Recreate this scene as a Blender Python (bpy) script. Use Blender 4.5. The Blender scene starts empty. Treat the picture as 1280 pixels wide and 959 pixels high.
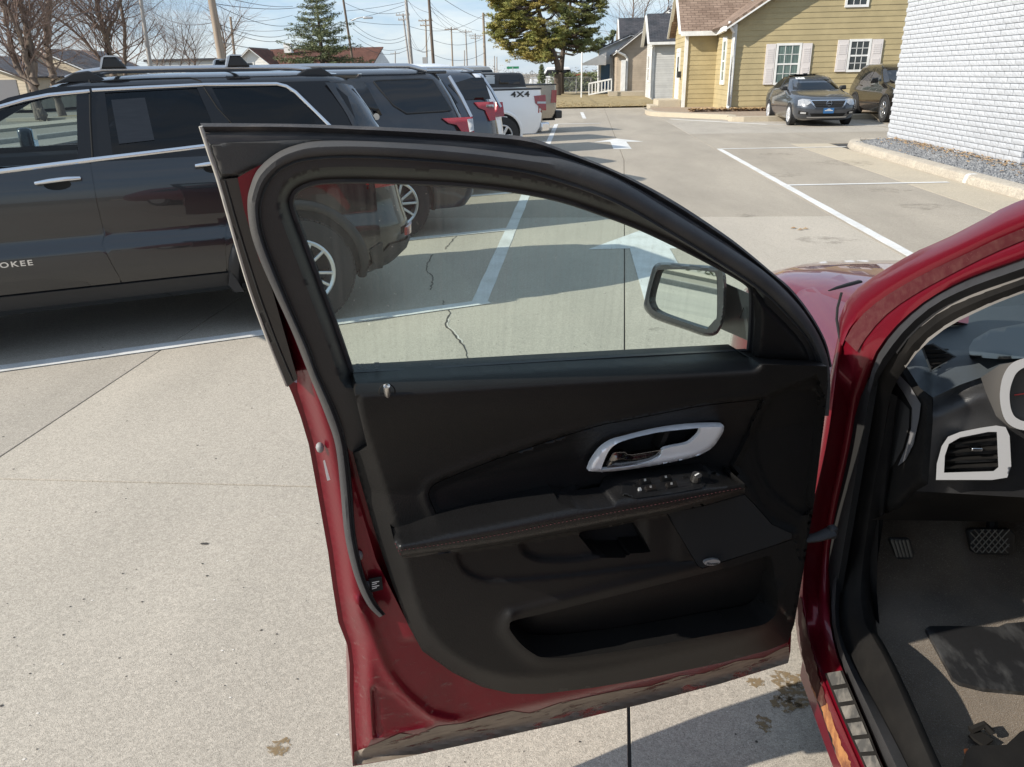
import bpy, bmesh, random
import numpy as np
from math import *
from mathutils import Vector, Matrix, noise
from mathutils.geometry import delaunay_2d_cdt

S = bpy.context.scene
COL = S.collection
rnd = random.Random(7)

# ------------------------------------------------------------------ camera (calibrated from the lot's painted lines)
CAMH, FPX = 1.68, 961.0
def _rot():
    lane = np.array([725 - 640, 90 - 479.5, FPX]); lane /= np.linalg.norm(lane)
    p2 = np.array([725 - 640 + 1000, 90 - 479.5 - 20, FPX])
    up = np.cross(p2, lane); up /= np.linalg.norm(up)
    if up[1] > 0: up = -up
    right = np.cross(lane, up)
    if right[0] < 0: right = -right
    return np.array([right, lane, up])
RW = _rot()
cam_d = bpy.data.cameras.new('camera'); cam = bpy.data.objects.new('camera', cam_d); COL.objects.link(cam)
cam_d.sensor_width = 36; cam_d.lens = FPX / 1280 * 36
cam_d.clip_start = 0.05; cam_d.clip_end = 3000
_r, _u, _b = RW @ np.array([1, 0, 0]), RW @ np.array([0, -1, 0]), RW @ np.array([0, 0, -1])
cam.matrix_world = Matrix(((_r[0], _u[0], _b[0], 0), (_r[1], _u[1], _b[1], 0), (_r[2], _u[2], _b[2], CAMH), (0, 0, 0, 1)))
S.camera = cam

# ------------------------------------------------------------------ world and sun
SUN_AZ, SUN_EL = radians(245.2), radians(31.0)     # azimuth clockwise from +Y
W = bpy.data.worlds.new('World'); S.world = W; W.use_nodes = True
nt = W.node_tree; nt.nodes.clear()
wo = nt.nodes.new('ShaderNodeOutputWorld'); bg = nt.nodes.new('ShaderNodeBackground')
sky = nt.nodes.new('ShaderNodeTexSky'); sky.sky_type = 'NISHITA'; sky.sun_disc = False
sky.sun_elevation = SUN_EL; sky.sun_rotation = SUN_AZ; sky.air_density = 1.0; sky.dust_density = 0.2; sky.ozone_density = 1.0
tc = nt.nodes.new('ShaderNodeTexCoord'); mp = nt.nodes.new('ShaderNodeMapping'); mp.inputs['Scale'].default_value = (1.6, 1.6, 7)
cn = nt.nodes.new('ShaderNodeTexNoise'); cn.inputs['Scale'].default_value = 2.6; cn.inputs['Detail'].default_value = 7; cn.inputs['Roughness'].default_value = .62
cr = nt.nodes.new('ShaderNodeValToRGB'); cr.color_ramp.elements[0].position = .40; cr.color_ramp.elements[1].position = .72   # thin high cloud over blue
cr.color_ramp.elements[0].color = (.42, .60, .84, 1); cr.color_ramp.elements[1].color = (.93, .96, 1, 1)
gain = nt.nodes.new('ShaderNodeVectorMath'); gain.operation = 'SCALE'; gain.inputs['Scale'].default_value = 6.6
mx = nt.nodes.new('ShaderNodeMix'); mx.data_type = 'RGBA'; mx.inputs[0].default_value = .72
nt.links.new(tc.outputs['Generated'], mp.inputs['Vector']); nt.links.new(mp.outputs['Vector'], cn.inputs['Vector'])
nt.links.new(cn.outputs['Fac'], cr.inputs['Fac']); nt.links.new(cr.outputs['Color'], gain.inputs[0]); nt.links.new(gain.outputs[0], mx.inputs[7])
nt.links.new(sky.outputs['Color'], mx.inputs[6]); nt.links.new(mx.outputs[2], bg.inputs['Color'])
bg.inputs['Strength'].default_value = 0.105
nt.links.new(bg.outputs['Background'], wo.inputs['Surface'])
sd = bpy.data.lights.new('sun', 'SUN'); sd.energy = 4.3; sd.angle = radians(.53); sd.color = (1, .93, .82)
sun = bpy.data.objects.new('sun', sd); COL.objects.link(sun)
sv = Vector((sin(SUN_AZ) * cos(SUN_EL), cos(SUN_AZ) * cos(SUN_EL), sin(SUN_EL)))
sun.rotation_euler = sv.to_track_quat('Z', 'Y').to_euler()
S.view_settings.view_transform = 'Standard'; S.view_settings.look = 'None'
S.view_settings.exposure = 0.63; S.view_settings.gamma = 1
S.cycles.max_bounces = 10; S.cycles.transparent_max_bounces = 16; S.cycles.use_denoising = True
S.cycles.sample_clamp_indirect = 6

# ------------------------------------------------------------------ rays from picture points to places in the world
def ray(x, y): return RW @ np.array([x - 640.0, y - 479.5, FPX])
def at(x, y, z=0.0):
    d = ray(x, y); t = (z - CAMH) / d[2]; return Vector((d[0] * t, d[1] * t, z))
def at_y(x, y, Y):
    d = ray(x, y); t = Y / d[1]; return Vector((d[0] * t, Y, CAMH + d[2] * t))
def at_x(x, y, X):
    d = ray(x, y); t = X / d[0]; return Vector((X, d[1] * t, CAMH + d[2] * t))

# ------------------------------------------------------------------ objects
def tag(o, label=None, cat=None, group=None, kind=None):
    if label: o['label'] = label
    if cat: o['category'] = cat
    if group: o['group'] = group
    if kind: o['kind'] = kind
    return o
def empty(name, loc=(0, 0, 0), rz=0, label=None, cat=None, group=None):
    o = bpy.data.objects.new(name, None); COL.objects.link(o); o.location = loc; o.rotation_euler = (0, 0, rz)
    o.empty_display_size = .1
    return tag(o, label, cat, group)
def link(name, me, parent=None):
    o = bpy.data.objects.new(name, me); COL.objects.link(o)
    if parent: o.parent = parent
    return o
def copy_tree(o, parent=None):
    c = o.copy(); COL.objects.link(c)
    if parent: c.parent = parent
    for ch in list(o.children): copy_tree(ch, c)
    return c
def mesh(name, v, f, mat, smooth=None):
    me = bpy.data.meshes.new(name); me.from_pydata([tuple(p) for p in v], [], f); me.validate()
    for m in (mat if isinstance(mat, (list, tuple)) else [mat]): me.materials.append(m)
    if smooth:
        me.polygons.foreach_set('use_smooth', [True] * len(me.polygons))
        me.set_sharp_from_angle(angle=radians(smooth))
    return me
class MB:
    def __init__(s): s.v, s.f = [], []
    def add(s, v, f):
        n = len(s.v); s.v += [tuple(p) for p in v]; s.f += [tuple(i + n for i in q) for q in f]; return s
    def box(s, c, d, rz=0, m=None):
        x, y, z = d[0] / 2, d[1] / 2, d[2] / 2; ca, sa = cos(rz), sin(rz)
        v = [(c[0] + a * ca - b * sa, c[1] + a * sa + b * ca, c[2] + e) for e in (-z, z) for a, b in ((-x, -y), (x, -y), (x, y), (-x, y))]
        return s.add(v, [(3, 2, 1, 0), (4, 5, 6, 7), (0, 1, 5, 4), (1, 2, 6, 5), (2, 3, 7, 6), (3, 0, 4, 7)])
    def bb(s, a, b):
        return s.box([(a[i] + b[i]) / 2 for i in range(3)], [abs(b[i] - a[i]) for i in range(3)])
    def bar(s, p, q, w, h, up=(0, 0, 1)):
        p, q = Vector(p), Vector(q); t = (q - p).normalized(); u = Vector(up)
        a = t.cross(u)
        if a.length < 1e-4: a = t.cross(Vector((1, 0, 0)))
        a.normalize(); b = a.cross(t).normalized(); a *= w / 2; b *= h / 2
        v = [p - a - b, p + a - b, p + a + b, p - a + b, q - a - b, q + a - b, q + a + b, q - a + b]
        return s.add(v, [(0, 1, 2, 3), (7, 6, 5, 4), (4, 5, 1, 0), (5, 6, 2, 1), (6, 7, 3, 2), (7, 4, 0, 3)])
    def tube(s, pts, r, n=8, cap=True, closed=False, flat=1.0, up=(0, 0, 1)):
        pts = [Vector(p) for p in pts]; m = len(pts); rs = r if isinstance(r, (list, tuple)) else [r] * m
        v = []; u = Vector(up)
        for i, p in enumerate(pts):
            a_, b_ = (pts[(i - 1) % m], pts[(i + 1) % m]) if closed else (pts[max(i - 1, 0)], pts[min(i + 1, m - 1)])
            t = (b_ - a_).normalized(); a = t.cross(u)
            if a.length < .05: a = t.cross(Vector((1, .2, 0)))
            a.normalize(); b = a.cross(t)
            for k in range(n):
                g = 2 * pi * k / n; v.append(p + a * (cos(g) * rs[i]) + b * (sin(g) * rs[i] * flat))
        f = [(i * n + k, i * n + (k + 1) % n, ((i + 1) % m) * n + (k + 1) % n, ((i + 1) % m) * n + k) for i in range(m if closed else m - 1) for k in range(n)]
        if cap and not closed: f += [tuple(range(n - 1, -1, -1)), tuple((m - 1) * n + k for k in range(n))]
        return s.add(v, f)
    def loft(s, rings, closed=True, caps=True):
        n = len(rings[0]); v = [p for r in rings for p in r]; m = len(rings)
        f = [(i * n + k, i * n + (k + 1) % n, (i + 1) * n + (k + 1) % n, (i + 1) * n + k) for i in range(m - 1) for k in range(n if closed else n - 1)]
        if caps and closed: f += [tuple(range(n - 1, -1, -1)), tuple((m - 1) * n + k for k in range(n))]
        return s.add(v, f)
    def prism(s, poly, fa, fb):
        """poly: 2-D points; fa and fb place a point on the two faces"""
        n = len(poly); v = [fa(p) for p in poly] + [fb(p) for p in poly]
        return s.add(v, [tuple(range(n)), tuple(range(2 * n - 1, n - 1, -1))] + [(k, k + n, (k + 1) % n + n, (k + 1) % n) for k in range(n)])
    def xform(s, M):
        s.v = [tuple(M @ Vector(p)) for p in s.v]; return s
    def build(s, name, mat, parent=None, smooth=None, bevel=0, seg=2):
        o = link(name, mesh(name, s.v, s.f, mat, smooth), parent)
        if bevel:
            b = o.modifiers.new('b', 'BEVEL'); b.width = bevel; b.segments = seg; b.limit_method = 'ANGLE'; b.angle_limit = radians(35)
            o.data.polygons.foreach_set('use_smooth', [True] * len(o.data.polygons))
            o.data.set_sharp_from_angle(angle=radians(60))
        return o

# ------------------------------------------------------------------ curves and polygons
def crv(pts, n=6, closed=False):
    """Catmull-Rom through 2-D or 3-D points"""
    P = [np.array(p, float) for p in pts]; m = len(P); out = []
    for i in range(m if closed else m - 1):
        if closed: a, b, c, d = P[i - 1], P[i], P[(i + 1) % m], P[(i + 2) % m]
        else: a, b, c, d = P[max(i - 1, 0)], P[i], P[i + 1], P[min(i + 2, m - 1)]
        for k in range(n):
            t = k / n; out.append(.5 * (2 * b + (c - a) * t + (2 * a - 5 * b + 4 * c - d) * t * t + (3 * b - a - 3 * c + d) * t ** 3))
    if not closed: out.append(P[-1])
    return out
def resample(pts, n, closed=False):
    P = np.array([np.array(p, float) for p in pts])
    if closed: P = np.vstack([P, P[:1]])
    L = np.concatenate([[0], np.cumsum(np.linalg.norm(np.diff(P, axis=0), axis=1))])
    t = np.linspace(0, L[-1], n + 1)[:-1] if closed else np.linspace(0, L[-1], n)
    return np.stack([np.interp(t, L, P[:, k]) for k in range(P.shape[1])], 1)
def length(pts, closed=False):
    P = np.array([np.array(p, float) for p in pts])
    if closed: P = np.vstack([P, P[:1]])
    return float(np.linalg.norm(np.diff(P, axis=0), axis=1).sum())
def pdist(Q, line, closed=False):
    """distance of points Q (n,2) to a polyline"""
    Q = np.atleast_2d(np.array(Q, float)); L = np.array([np.array(p, float) for p in line])
    if closed: L = np.vstack([L, L[:1]])
    best = np.full(len(Q), 1e9)
    for a, b in zip(L[:-1], L[1:]):
        ab = b - a; t = np.clip(((Q - a) @ ab) / max(ab @ ab, 1e-12), 0, 1)
        best = np.minimum(best, np.linalg.norm(Q - a - t[:, None] * ab, axis=1))
    return best
def inside(Q, poly):
    Q = np.atleast_2d(np.array(Q, float)); P = np.array([np.array(p, float) for p in poly]); r = np.zeros(len(Q), bool)
    for a, b in zip(P, np.roll(P, -1, axis=0)):
        c = (a[1] > Q[:, 1]) != (b[1] > Q[:, 1])
        if a[1] != b[1]: r ^= c & (Q[:, 0] < (b[0] - a[0]) * (Q[:, 1] - a[1]) / (b[1] - a[1]) + a[0])
    return r
def poly_off(poly, d):
    """move every edge of a closed outline outwards by d (negative: inwards)"""
    P = np.array([np.array(p, float) for p in poly]); A = np.roll(P, 1, 0); B = np.roll(P, -1, 0); t = B - A; n = np.stack([t[:, 1], -t[:, 0]], 1); n /= np.linalg.norm(n, axis=1)[:, None] + 1e-9
    ar = .5 * np.sum(P[:, 0] * B[:, 1] - B[:, 0] * P[:, 1])
    return [tuple(q) for q in P + n * (d if ar > 0 else -d)]
def rail(line, ds, step=2.5):
    """rows of points on both sides of a traced line, so that a crease meshes cleanly"""
    P = resample(line, max(3, int(length(line) / step))); t = np.gradient(P, axis=0); n = np.stack([t[:, 1], -t[:, 0]], 1); n /= np.linalg.norm(n, axis=1)[:, None] + 1e-9
    return [[tuple(q) for q in P + n * d] for d in ds]
def ss(x, a=0.0, b=1.0):
    t = np.clip((np.asarray(x, float) - a) / (b - a), 0, 1); return t * t * (3 - 2 * t)
def tri_poly(poly, step, holes=(), extra=(), keep_sharp=True):
    """triangulated 2-D region: points, triangles, boundary loops"""
    loops = []; V = []; E = []
    for lp in [poly] + list(holes):
        lp = np.array([np.array(p, float) for p in lp]); pts = []
        for a, b in zip(lp, np.roll(lp, -1, axis=0)):
            k = max(1, int(round(np.linalg.norm(b - a) / step)))
            pts += [a + (b - a) * i / k for i in range(k)]
        n0 = len(V); V += pts; ids = list(range(n0, len(V))); loops.append(ids)
        E += [(ids[i], ids[(i + 1) % len(ids)]) for i in range(len(ids))]
    P = np.array(V); lo, hi = P.min(0), P.max(0)
    gx = np.arange(lo[0] + step / 2, hi[0], step); gy = np.arange(lo[1] + step / 2, hi[1], step * .87)
    G = np.array([(x + (step / 2 if j % 2 else 0), y) for j, y in enumerate(gy) for x in gx])
    if len(G):
        ok = inside(G, poly)
        for h in holes: ok &= ~inside(G, h)
        G = G[ok]
    if len(G):
        nb = len(P); d = np.full(len(G), 1e9)
        for i in range(0, nb, 400):
            d = np.minimum(d, np.sqrt(((G[:, None, :] - P[None, i:i + 400, :]) ** 2).sum(2)).min(1))
        G = G[d > step * .55]; V += list(G)
    if extra and len(G):
        X = np.array([p for ln in extra for p in ln], float).reshape(-1, 2)
        if len(X):
            nb0 = len(V) - len(G); G = np.array(V[nb0:]); d = np.sqrt(((G[:, None, :] - X[None, :, :]) ** 2).sum(2)).min(1); V = V[:nb0] + list(G[d > step * .6])
    for ln in extra: V += [np.array(p, float) for p in ln]
    r = delaunay_2d_cdt([Vector((float(p[0]), float(p[1]))) for p in V], E, [], 0, 1e-7)
    v2 = np.array([(p.x, p.y) for p in r[0]]); T = np.array([t for t in r[2]])
    c = v2[T].mean(1); ok = inside(c, poly)
    for h in holes: ok &= ~inside(c, h)
    T = T[ok]; inv = {}
    for new, olds in enumerate(r[3]):
        for o in olds: inv[o] = new
    return v2, [tuple(int(i) for i in t) for t in T], [[inv[i] for i in lp if i in inv] for lp in loops]
def relief(name, poly, step, place, mat, parent=None, holes=(), back=None, smooth=40, extra=()):
    """a surface over a 2-D region; place(points)->3-D list; back(points)->rim of the far side, which gives it thickness"""
    v2, T, loops = tri_poly(poly, step, holes, extra)
    v = list(place(v2)); f = list(T)
    a, b, c = [Vector(v[i]) for i in f[len(f) // 2]]
    if back is not None:
        for lp in loops:
            n0 = len(v); v += list(back(v2[lp])); m = len(lp)
            f += [(lp[k], lp[(k + 1) % m], n0 + (k + 1) % m, n0 + k) for k in range(m)]
    me = mesh(name, v, f, mat); bm = bmesh.new(); bm.from_mesh(me)
    used = [x for x in bm.verts if not x.link_faces]; bmesh.ops.delete(bm, geom=used, context='VERTS')
    bmesh.ops.recalc_face_normals(bm, faces=bm.faces); bm.to_mesh(me); bm.free()
    if smooth:
        me.polygons.foreach_set('use_smooth', [True] * len(me.polygons)); me.set_sharp_from_angle(angle=radians(smooth))
    return link(name, me, parent)

# ------------------------------------------------------------------ materials
def _n(t, typ, **k):
    n = t.nodes.new(typ)
    for a, b in k.items():
        if a in n.inputs.keys(): n.inputs[a].default_value = b
        else: setattr(n, a, b)
    return n
def col3(c): return (c[0], c[1], c[2], 1)
def M(name, col, rough=.5, metal=0.0, spec=.5, coat=0.0, col2=None, vs=4.0, vd=5, lo=.4, hi=.62, bump=0.0, bs=60, bd=3, stretch=(1, 1, 1),
      col3_=None, s3=120, t3=(.62, .7), rough2=None, rnd_v=0.0, coatr=.03, flakes=0, sheen=0):
    m = bpy.data.materials.new(name); m.use_nodes = True; t = m.node_tree; b = t.nodes['Principled BSDF']
    b.inputs['Base Color'].default_value = col3(col); b.inputs['Roughness'].default_value = rough; b.inputs['Metallic'].default_value = metal
    b.inputs['Specular IOR Level'].default_value = spec; b.inputs['Coat Weight'].default_value = coat; b.inputs['Coat Roughness'].default_value = coatr
    if sheen: b.inputs['Sheen Weight'].default_value = sheen
    tc = _n(t, 'ShaderNodeTexCoord'); mp = _n(t, 'ShaderNodeMapping'); mp.inputs['Scale'].default_value = stretch
    t.links.new(tc.outputs['Object'], mp.inputs['Vector']); cur = None
    if col2:
        n = _n(t, 'ShaderNodeTexNoise', Scale=vs, Detail=vd, Roughness=.6); t.links.new(mp.outputs[0], n.inputs['Vector'])
        r = _n(t, 'ShaderNodeMapRange'); r.inputs[1].default_value = lo; r.inputs[2].default_value = hi; t.links.new(n.outputs['Fac'], r.inputs[0])
        x = _n(t, 'ShaderNodeMix', data_type='RGBA'); x.inputs[6].default_value = col3(col); x.inputs[7].default_value = col3(col2)
        t.links.new(r.outputs[0], x.inputs[0]); cur = x.outputs[2]
        if rough2 is not None:
            rr = _n(t, 'ShaderNodeMapRange'); rr.inputs[3].default_value = rough; rr.inputs[4].default_value = rough2
            t.links.new(r.outputs[0], rr.inputs[0]); t.links.new(rr.outputs[0], b.inputs['Roughness'])
    if col3_:
        n = _n(t, 'ShaderNodeTexNoise', Scale=s3, Detail=3, Roughness=.65); t.links.new(tc.outputs['Object'], n.inputs['Vector'])
        r = _n(t, 'ShaderNodeMapRange'); r.inputs[1].default_value = t3[0]; r.inputs[2].default_value = t3[1]; t.links.new(n.outputs['Fac'], r.inputs[0])
        x = _n(t, 'ShaderNodeMix', data_type='RGBA'); x.inputs[7].default_value = col3(col3_)
        if cur: t.links.new(cur, x.inputs[6])
        else: x.inputs[6].default_value = col3(col)
        t.links.new(r.outputs[0], x.inputs[0]); cur = x.outputs[2]
    if rnd_v:
        oi = _n(t, 'ShaderNodeObjectInfo'); h = _n(t, 'ShaderNodeHueSaturation'); r = _n(t, 'ShaderNodeMapRange')
        r.inputs[3].default_value = 1 - rnd_v; r.inputs[4].default_value = 1 + rnd_v
        t.links.new(oi.outputs['Random'], r.inputs[0]); t.links.new(r.outputs[0], h.inputs['Value'])
        if cur: t.links.new(cur, h.inputs['Color'])
        else: h.inputs['Color'].default_value = col3(col)
        cur = h.outputs[0]
    if cur: t.links.new(cur, b.inputs['Base Color'])
    if bump:
        n = _n(t, 'ShaderNodeTexNoise', Scale=bs, Detail=bd, Roughness=.6); t.links.new(tc.outputs['Object'], n.inputs['Vector'])
        u = _n(t, 'ShaderNodeBump', Strength=1.0, Distance=bump); t.links.new(n.outputs['Fac'], u.inputs['Height']); t.links.new(u.outputs[0], b.inputs['Normal'])
    if flakes:
        n = _n(t, 'ShaderNodeTexVoronoi', Scale=1500); t.links.new(tc.outputs['Object'], n.inputs['Vector'])
        x = _n(t, 'ShaderNodeMix', data_type='RGBA'); x.inputs[6].default_value = col3(col); x.inputs[7].default_value = col3([min(1, c * flakes) for c in col])
        r = _n(t, 'ShaderNodeMapRange'); r.inputs[1].default_value = .6; r.inputs[2].default_value = 1.0
        sp = _n(t, 'ShaderNodeSeparateColor'); t.links.new(n.outputs['Color'], sp.inputs[0]); t.links.new(sp.outputs[0], r.inputs[0]); t.links.new(r.outputs[0], x.inputs[0])
        if cur: t.links.new(cur, x.inputs[6])
        t.links.new(x.outputs[2], b.inputs['Base Color'])
    return m
def glass(name, tint, refl=1.0, dirt=0.0, dirt_col=(.6, .6, .58), streak=(60, 60, 2), rough=0.0):
    m = bpy.data.materials.new(name); m.use_nodes = True; t = m.node_tree; t.nodes.clear()
    o = _n(t, 'ShaderNodeOutputMaterial'); tr = _n(t, 'ShaderNodeBsdfTransparent', Color=col3(tint)); gl = _n(t, 'ShaderNodeBsdfGlossy', Roughness=rough)
    lw = _n(t, 'ShaderNodeLayerWeight', Blend=.5); pw = _n(t, 'ShaderNodeMath', operation='POWER'); pw.inputs[1].default_value = 4.5; fr = _n(t, 'ShaderNodeMapRange'); fr.inputs[3].default_value = .035; fr.inputs[4].default_value = 1
    t.links.new(lw.outputs['Facing'], pw.inputs[0]); t.links.new(pw.outputs[0], fr.inputs[0]); mu = _n(t, 'ShaderNodeMath', operation='MULTIPLY'); mu.inputs[1].default_value = refl
    mi = _n(t, 'ShaderNodeMixShader'); t.links.new(fr.outputs[0], mu.inputs[0]); t.links.new(mu.outputs[0], mi.inputs[0])
    t.links.new(tr.outputs[0], mi.inputs[1]); t.links.new(gl.outputs[0], mi.inputs[2]); last = mi.outputs[0]
    if dirt:
        tc = _n(t, 'ShaderNodeTexCoord'); mp = _n(t, 'ShaderNodeMapping'); mp.inputs['Scale'].default_value = streak
        n = _n(t, 'ShaderNodeTexNoise', Scale=1.0, Detail=4); n2 = _n(t, 'ShaderNodeTexNoise', Scale=260, Detail=1)
        t.links.new(tc.outputs['Object'], mp.inputs[0]); t.links.new(mp.outputs[0], n.inputs['Vector']); t.links.new(tc.outputs['Object'], n2.inputs['Vector'])
        r = _n(t, 'ShaderNodeMapRange'); r.inputs[1].default_value = .42; r.inputs[2].default_value = .8; r.inputs[3].default_value = dirt * .25; r.inputs[4].default_value = dirt
        r2 = _n(t, 'ShaderNodeMapRange'); r2.inputs[1].default_value = .74; r2.inputs[2].default_value = .78; r2.inputs[4].default_value = .35
        ad = _n(t, 'ShaderNodeMath', operation='ADD'); t.links.new(n.outputs['Fac'], r.inputs[0]); t.links.new(n2.outputs['Fac'], r2.inputs[0])
        t.links.new(r.outputs[0], ad.inputs[0]); t.links.new(r2.outputs[0], ad.inputs[1])
        df = _n(t, 'ShaderNodeBsdfDiffuse', Color=col3(dirt_col)); m2 = _n(t, 'ShaderNodeMixShader')
        t.links.new(ad.outputs[0], m2.inputs[0]); t.links.new(last, m2.inputs[1]); t.links.new(df.outputs[0], m2.inputs[2]); last = m2.outputs[0]
    t.links.new(last, o.inputs['Surface']); return m

black_rubber = M('black_rubber', (.022, .022, .024), .62, bump=.0006, bs=220)
black_plastic = M('black_plastic', (.02, .02, .021), .48)
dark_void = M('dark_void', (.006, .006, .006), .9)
chrome = M('chrome', (.70, .71, .73), .13, 1.0)
alloy = M('alloy', (.62, .63, .65), .28, .9)
tyre_mat = M('tyre_rubber', (.022, .022, .023), .8, bump=.002, bs=90)
white_paint = M('white_trim_paint', (.78, .78, .76), .5, col2=(.68, .68, .66), vs=3)
dark_glass = M('dark_tinted_glass', (.008, .009, .011), .03, spec=.6)
red_lens = M('red_lens', (.26, .004, .008), .12, coat=1.0)
clear_lens = M('clear_lens', (.32, .33, .34), .12, .3, coat=1, col2=(.5, .5, .5), vs=18)
# ================================================================== SETTING: ground, lot, markings, curbs
concrete = M('lot_concrete', (.485, .436, .365), .86, spec=.25, col2=(.395, .357, .30), vs=.9, vd=9, lo=.36, hi=.66, stretch=(1, .3, 1), bump=.0017, bs=300, bd=4, col3_=(.17, .15, .125), s3=290, t3=(.54, .68))
concrete_b = M('lot_concrete_grey', (.455, .411, .348), .86, spec=.25, col2=(.37, .336, .285), vs=1.1, vd=9, lo=.36, hi=.66, stretch=(1, .35, 1), bump=.0017, bs=300, bd=4, col3_=(.16, .14, .12), s3=290, t3=(.54, .68))
concrete_f = M('worn_lane_concrete', (.40, .355, .29), .86, spec=.25, col2=(.315, .28, .23), vs=.9, vd=9, lo=.36, hi=.66, stretch=(1, .3, 1), bump=.0017, bs=300, bd=4, col3_=(.17, .15, .125), s3=290, t3=(.54, .68))
concrete_t = M('gutter_concrete', (.47, .41, .315), .88, spec=.2, col2=(.44, .385, .30), vs=1.2, vd=8, bump=.003, bs=150, col3_=(.3, .26, .2), s3=120)
curb_mat = M('curb_concrete', (.43, .39, .325), .88, spec=.2, col2=(.38, .34, .285), vs=2.5, vd=8, bump=.004, bs=60)
line_paint = M('line_paint', (.67, .67, .655), .65, col2=(.53, .52, .49), vs=3, vd=8, lo=.42, hi=.7, bump=.001, bs=170, col3_=(.45, .43, .4), s3=90, t3=(.66, .72))
earth_mat = M('far_ground_mat', (.23, .20, .15), .95, col2=(.30, .27, .22), vs=.08, vd=8)
street_mat = M('street_asphalt', (.19, .185, .18), .9, col2=(.25, .245, .24), vs=.3, vd=8)
lawn_mat = M('dry_lawn', (.36, .28, .15), .95, col2=(.26, .20, .10), vs=2.2, vd=9, bump=.03, bs=30)
gravel_mat = M('grey_landscape_rock', (.12, .125, .135), .9, rnd_v=0, col2=(.24, .245, .25), vs=9, vd=4)
leaf_mat = M('dead_leaf', (.30, .175, .08), .8, col2=(.42, .30, .16), vs=12)
joint_mat = M('joint_filler', (.045, .042, .04), .95)

def aggregate(m, sc, amt):
    """exposed grains of sand and stone, each its own shade"""
    t = m.node_tree; b = t.nodes['Principled BSDF']; tc = _n(t, 'ShaderNodeTexCoord'); old = b.inputs['Base Color'].links[0].from_socket
    for k, (s_, a) in enumerate(((sc, amt), (sc * .42, amt * .6))):
        v = _n(t, 'ShaderNodeTexVoronoi', Scale=s_); sp = _n(t, 'ShaderNodeSeparateColor'); r = _n(t, 'ShaderNodeMapRange'); x = _n(t, 'ShaderNodeMix', data_type='RGBA'); x.blend_type = 'MULTIPLY'; x.inputs[0].default_value = 1
        r.inputs[3].default_value = 1 - a; r.inputs[4].default_value = 1 + a * .8; t.links.new(tc.outputs['Object'], v.inputs['Vector']); t.links.new(v.outputs['Color'], sp.inputs[0]); t.links.new(sp.outputs[0], r.inputs[0])
        cc = _n(t, 'ShaderNodeCombineColor'); [t.links.new(r.outputs[0], cc.inputs[i]) for i in range(3)]; t.links.new(old, x.inputs[6]); t.links.new(cc.outputs[0], x.inputs[7]); old = x.outputs[2]
    t.links.new(old, b.inputs['Base Color'])
aggregate(concrete, 250, .18); aggregate(concrete_b, 250, .18); aggregate(concrete_f, 200, .16); aggregate(concrete_t, 220, .2); aggregate(curb_mat, 90, .22); aggregate(line_paint, 240, .10)
g = MB(); g.add([(-1500, -1500, -.2), (1500, -1500, -.2), (1500, 1500, -.2), (-1500, 1500, -.2)], [(0, 1, 2, 3)])
tag(g.build('ground', earth_mat), kind='structure')

lot = tag(empty('parking_lot'), kind='structure')
def jx(x, y):                                                   # the joint under the door runs slightly askew
    return float(np.interp(y, [-16, 1.5, 4.57, 8.29, 16.4, 26, 40.2], [-.6, .145, .30, .50, .92, 1.04, 1.2])) if abs(x - .15) < .01 else x
def slab(x0, x1, y0, y1, m, z=0.0, name='concrete_slab', parent=lot, g=.0045):
    def rect(k, zz): return [(jx(x0, y0) + k, y0 + k, zz), (jx(x1, y0) - k, y0 + k, zz), (jx(x1, y1) - k, y1 - k, zz), (jx(x0, y1) + k, y1 - k, zz)]
    v = rect(g, z - .004) + rect(g + .0016, z) + rect(g, z - .16)
    return MB().add(v, [(4, 5, 6, 7), (0, 1, 5, 4), (1, 2, 6, 5), (2, 3, 7, 6), (3, 0, 4, 7), (8, 9, 1, 0), (9, 10, 2, 1), (10, 11, 3, 2), (11, 8, 0, 3)]).build(name, m, parent)
XE = [-17.43, -14.5, -11.57, -8.64, -5.71, -2.78, .15, 3.08]; YE = [-16, -9.6, -3.2, 2.9, 9.7, 16.4, 23.1, 29.6, 36.2, 40.2]
for j in range(len(YE) - 1):
    for i in range(len(XE) - 1): slab(XE[i], XE[i + 1], YE[j], YE[j + 1], (concrete_f if YE[j] > 9 else concrete_b) if YE[j] > 9 or (i * 3 + j) % 5 == 0 else concrete)
    if YE[j] < 19:
        slab(3.08, 5.02, YE[j], min(YE[j + 1], 19.6), concrete_f); slab(5.02, 5.9, YE[j], min(YE[j + 1], 19.6), concrete_t, name='gutter_slab')
    if YE[j + 1] > 19 and YE[j] < 31:
        for a, b in ((3.08, 6.01), (6.01, 8.94), (8.94, 11.87), (11.87, 14.8), (14.8, 17.7)): slab(a, b, max(YE[j], 19.6), min(YE[j + 1], 31.9), concrete_f if (j + int(a)) % 3 else concrete_b)
jb = MB()
jb.add([(-17.4, -16, -.013), (18, -16, -.013), (18, 40.1, -.013), (-17.4, 40.1, -.013)], [(0, 1, 2, 3)])
jb.build('joint_filler', joint_mat, lot)

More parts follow.
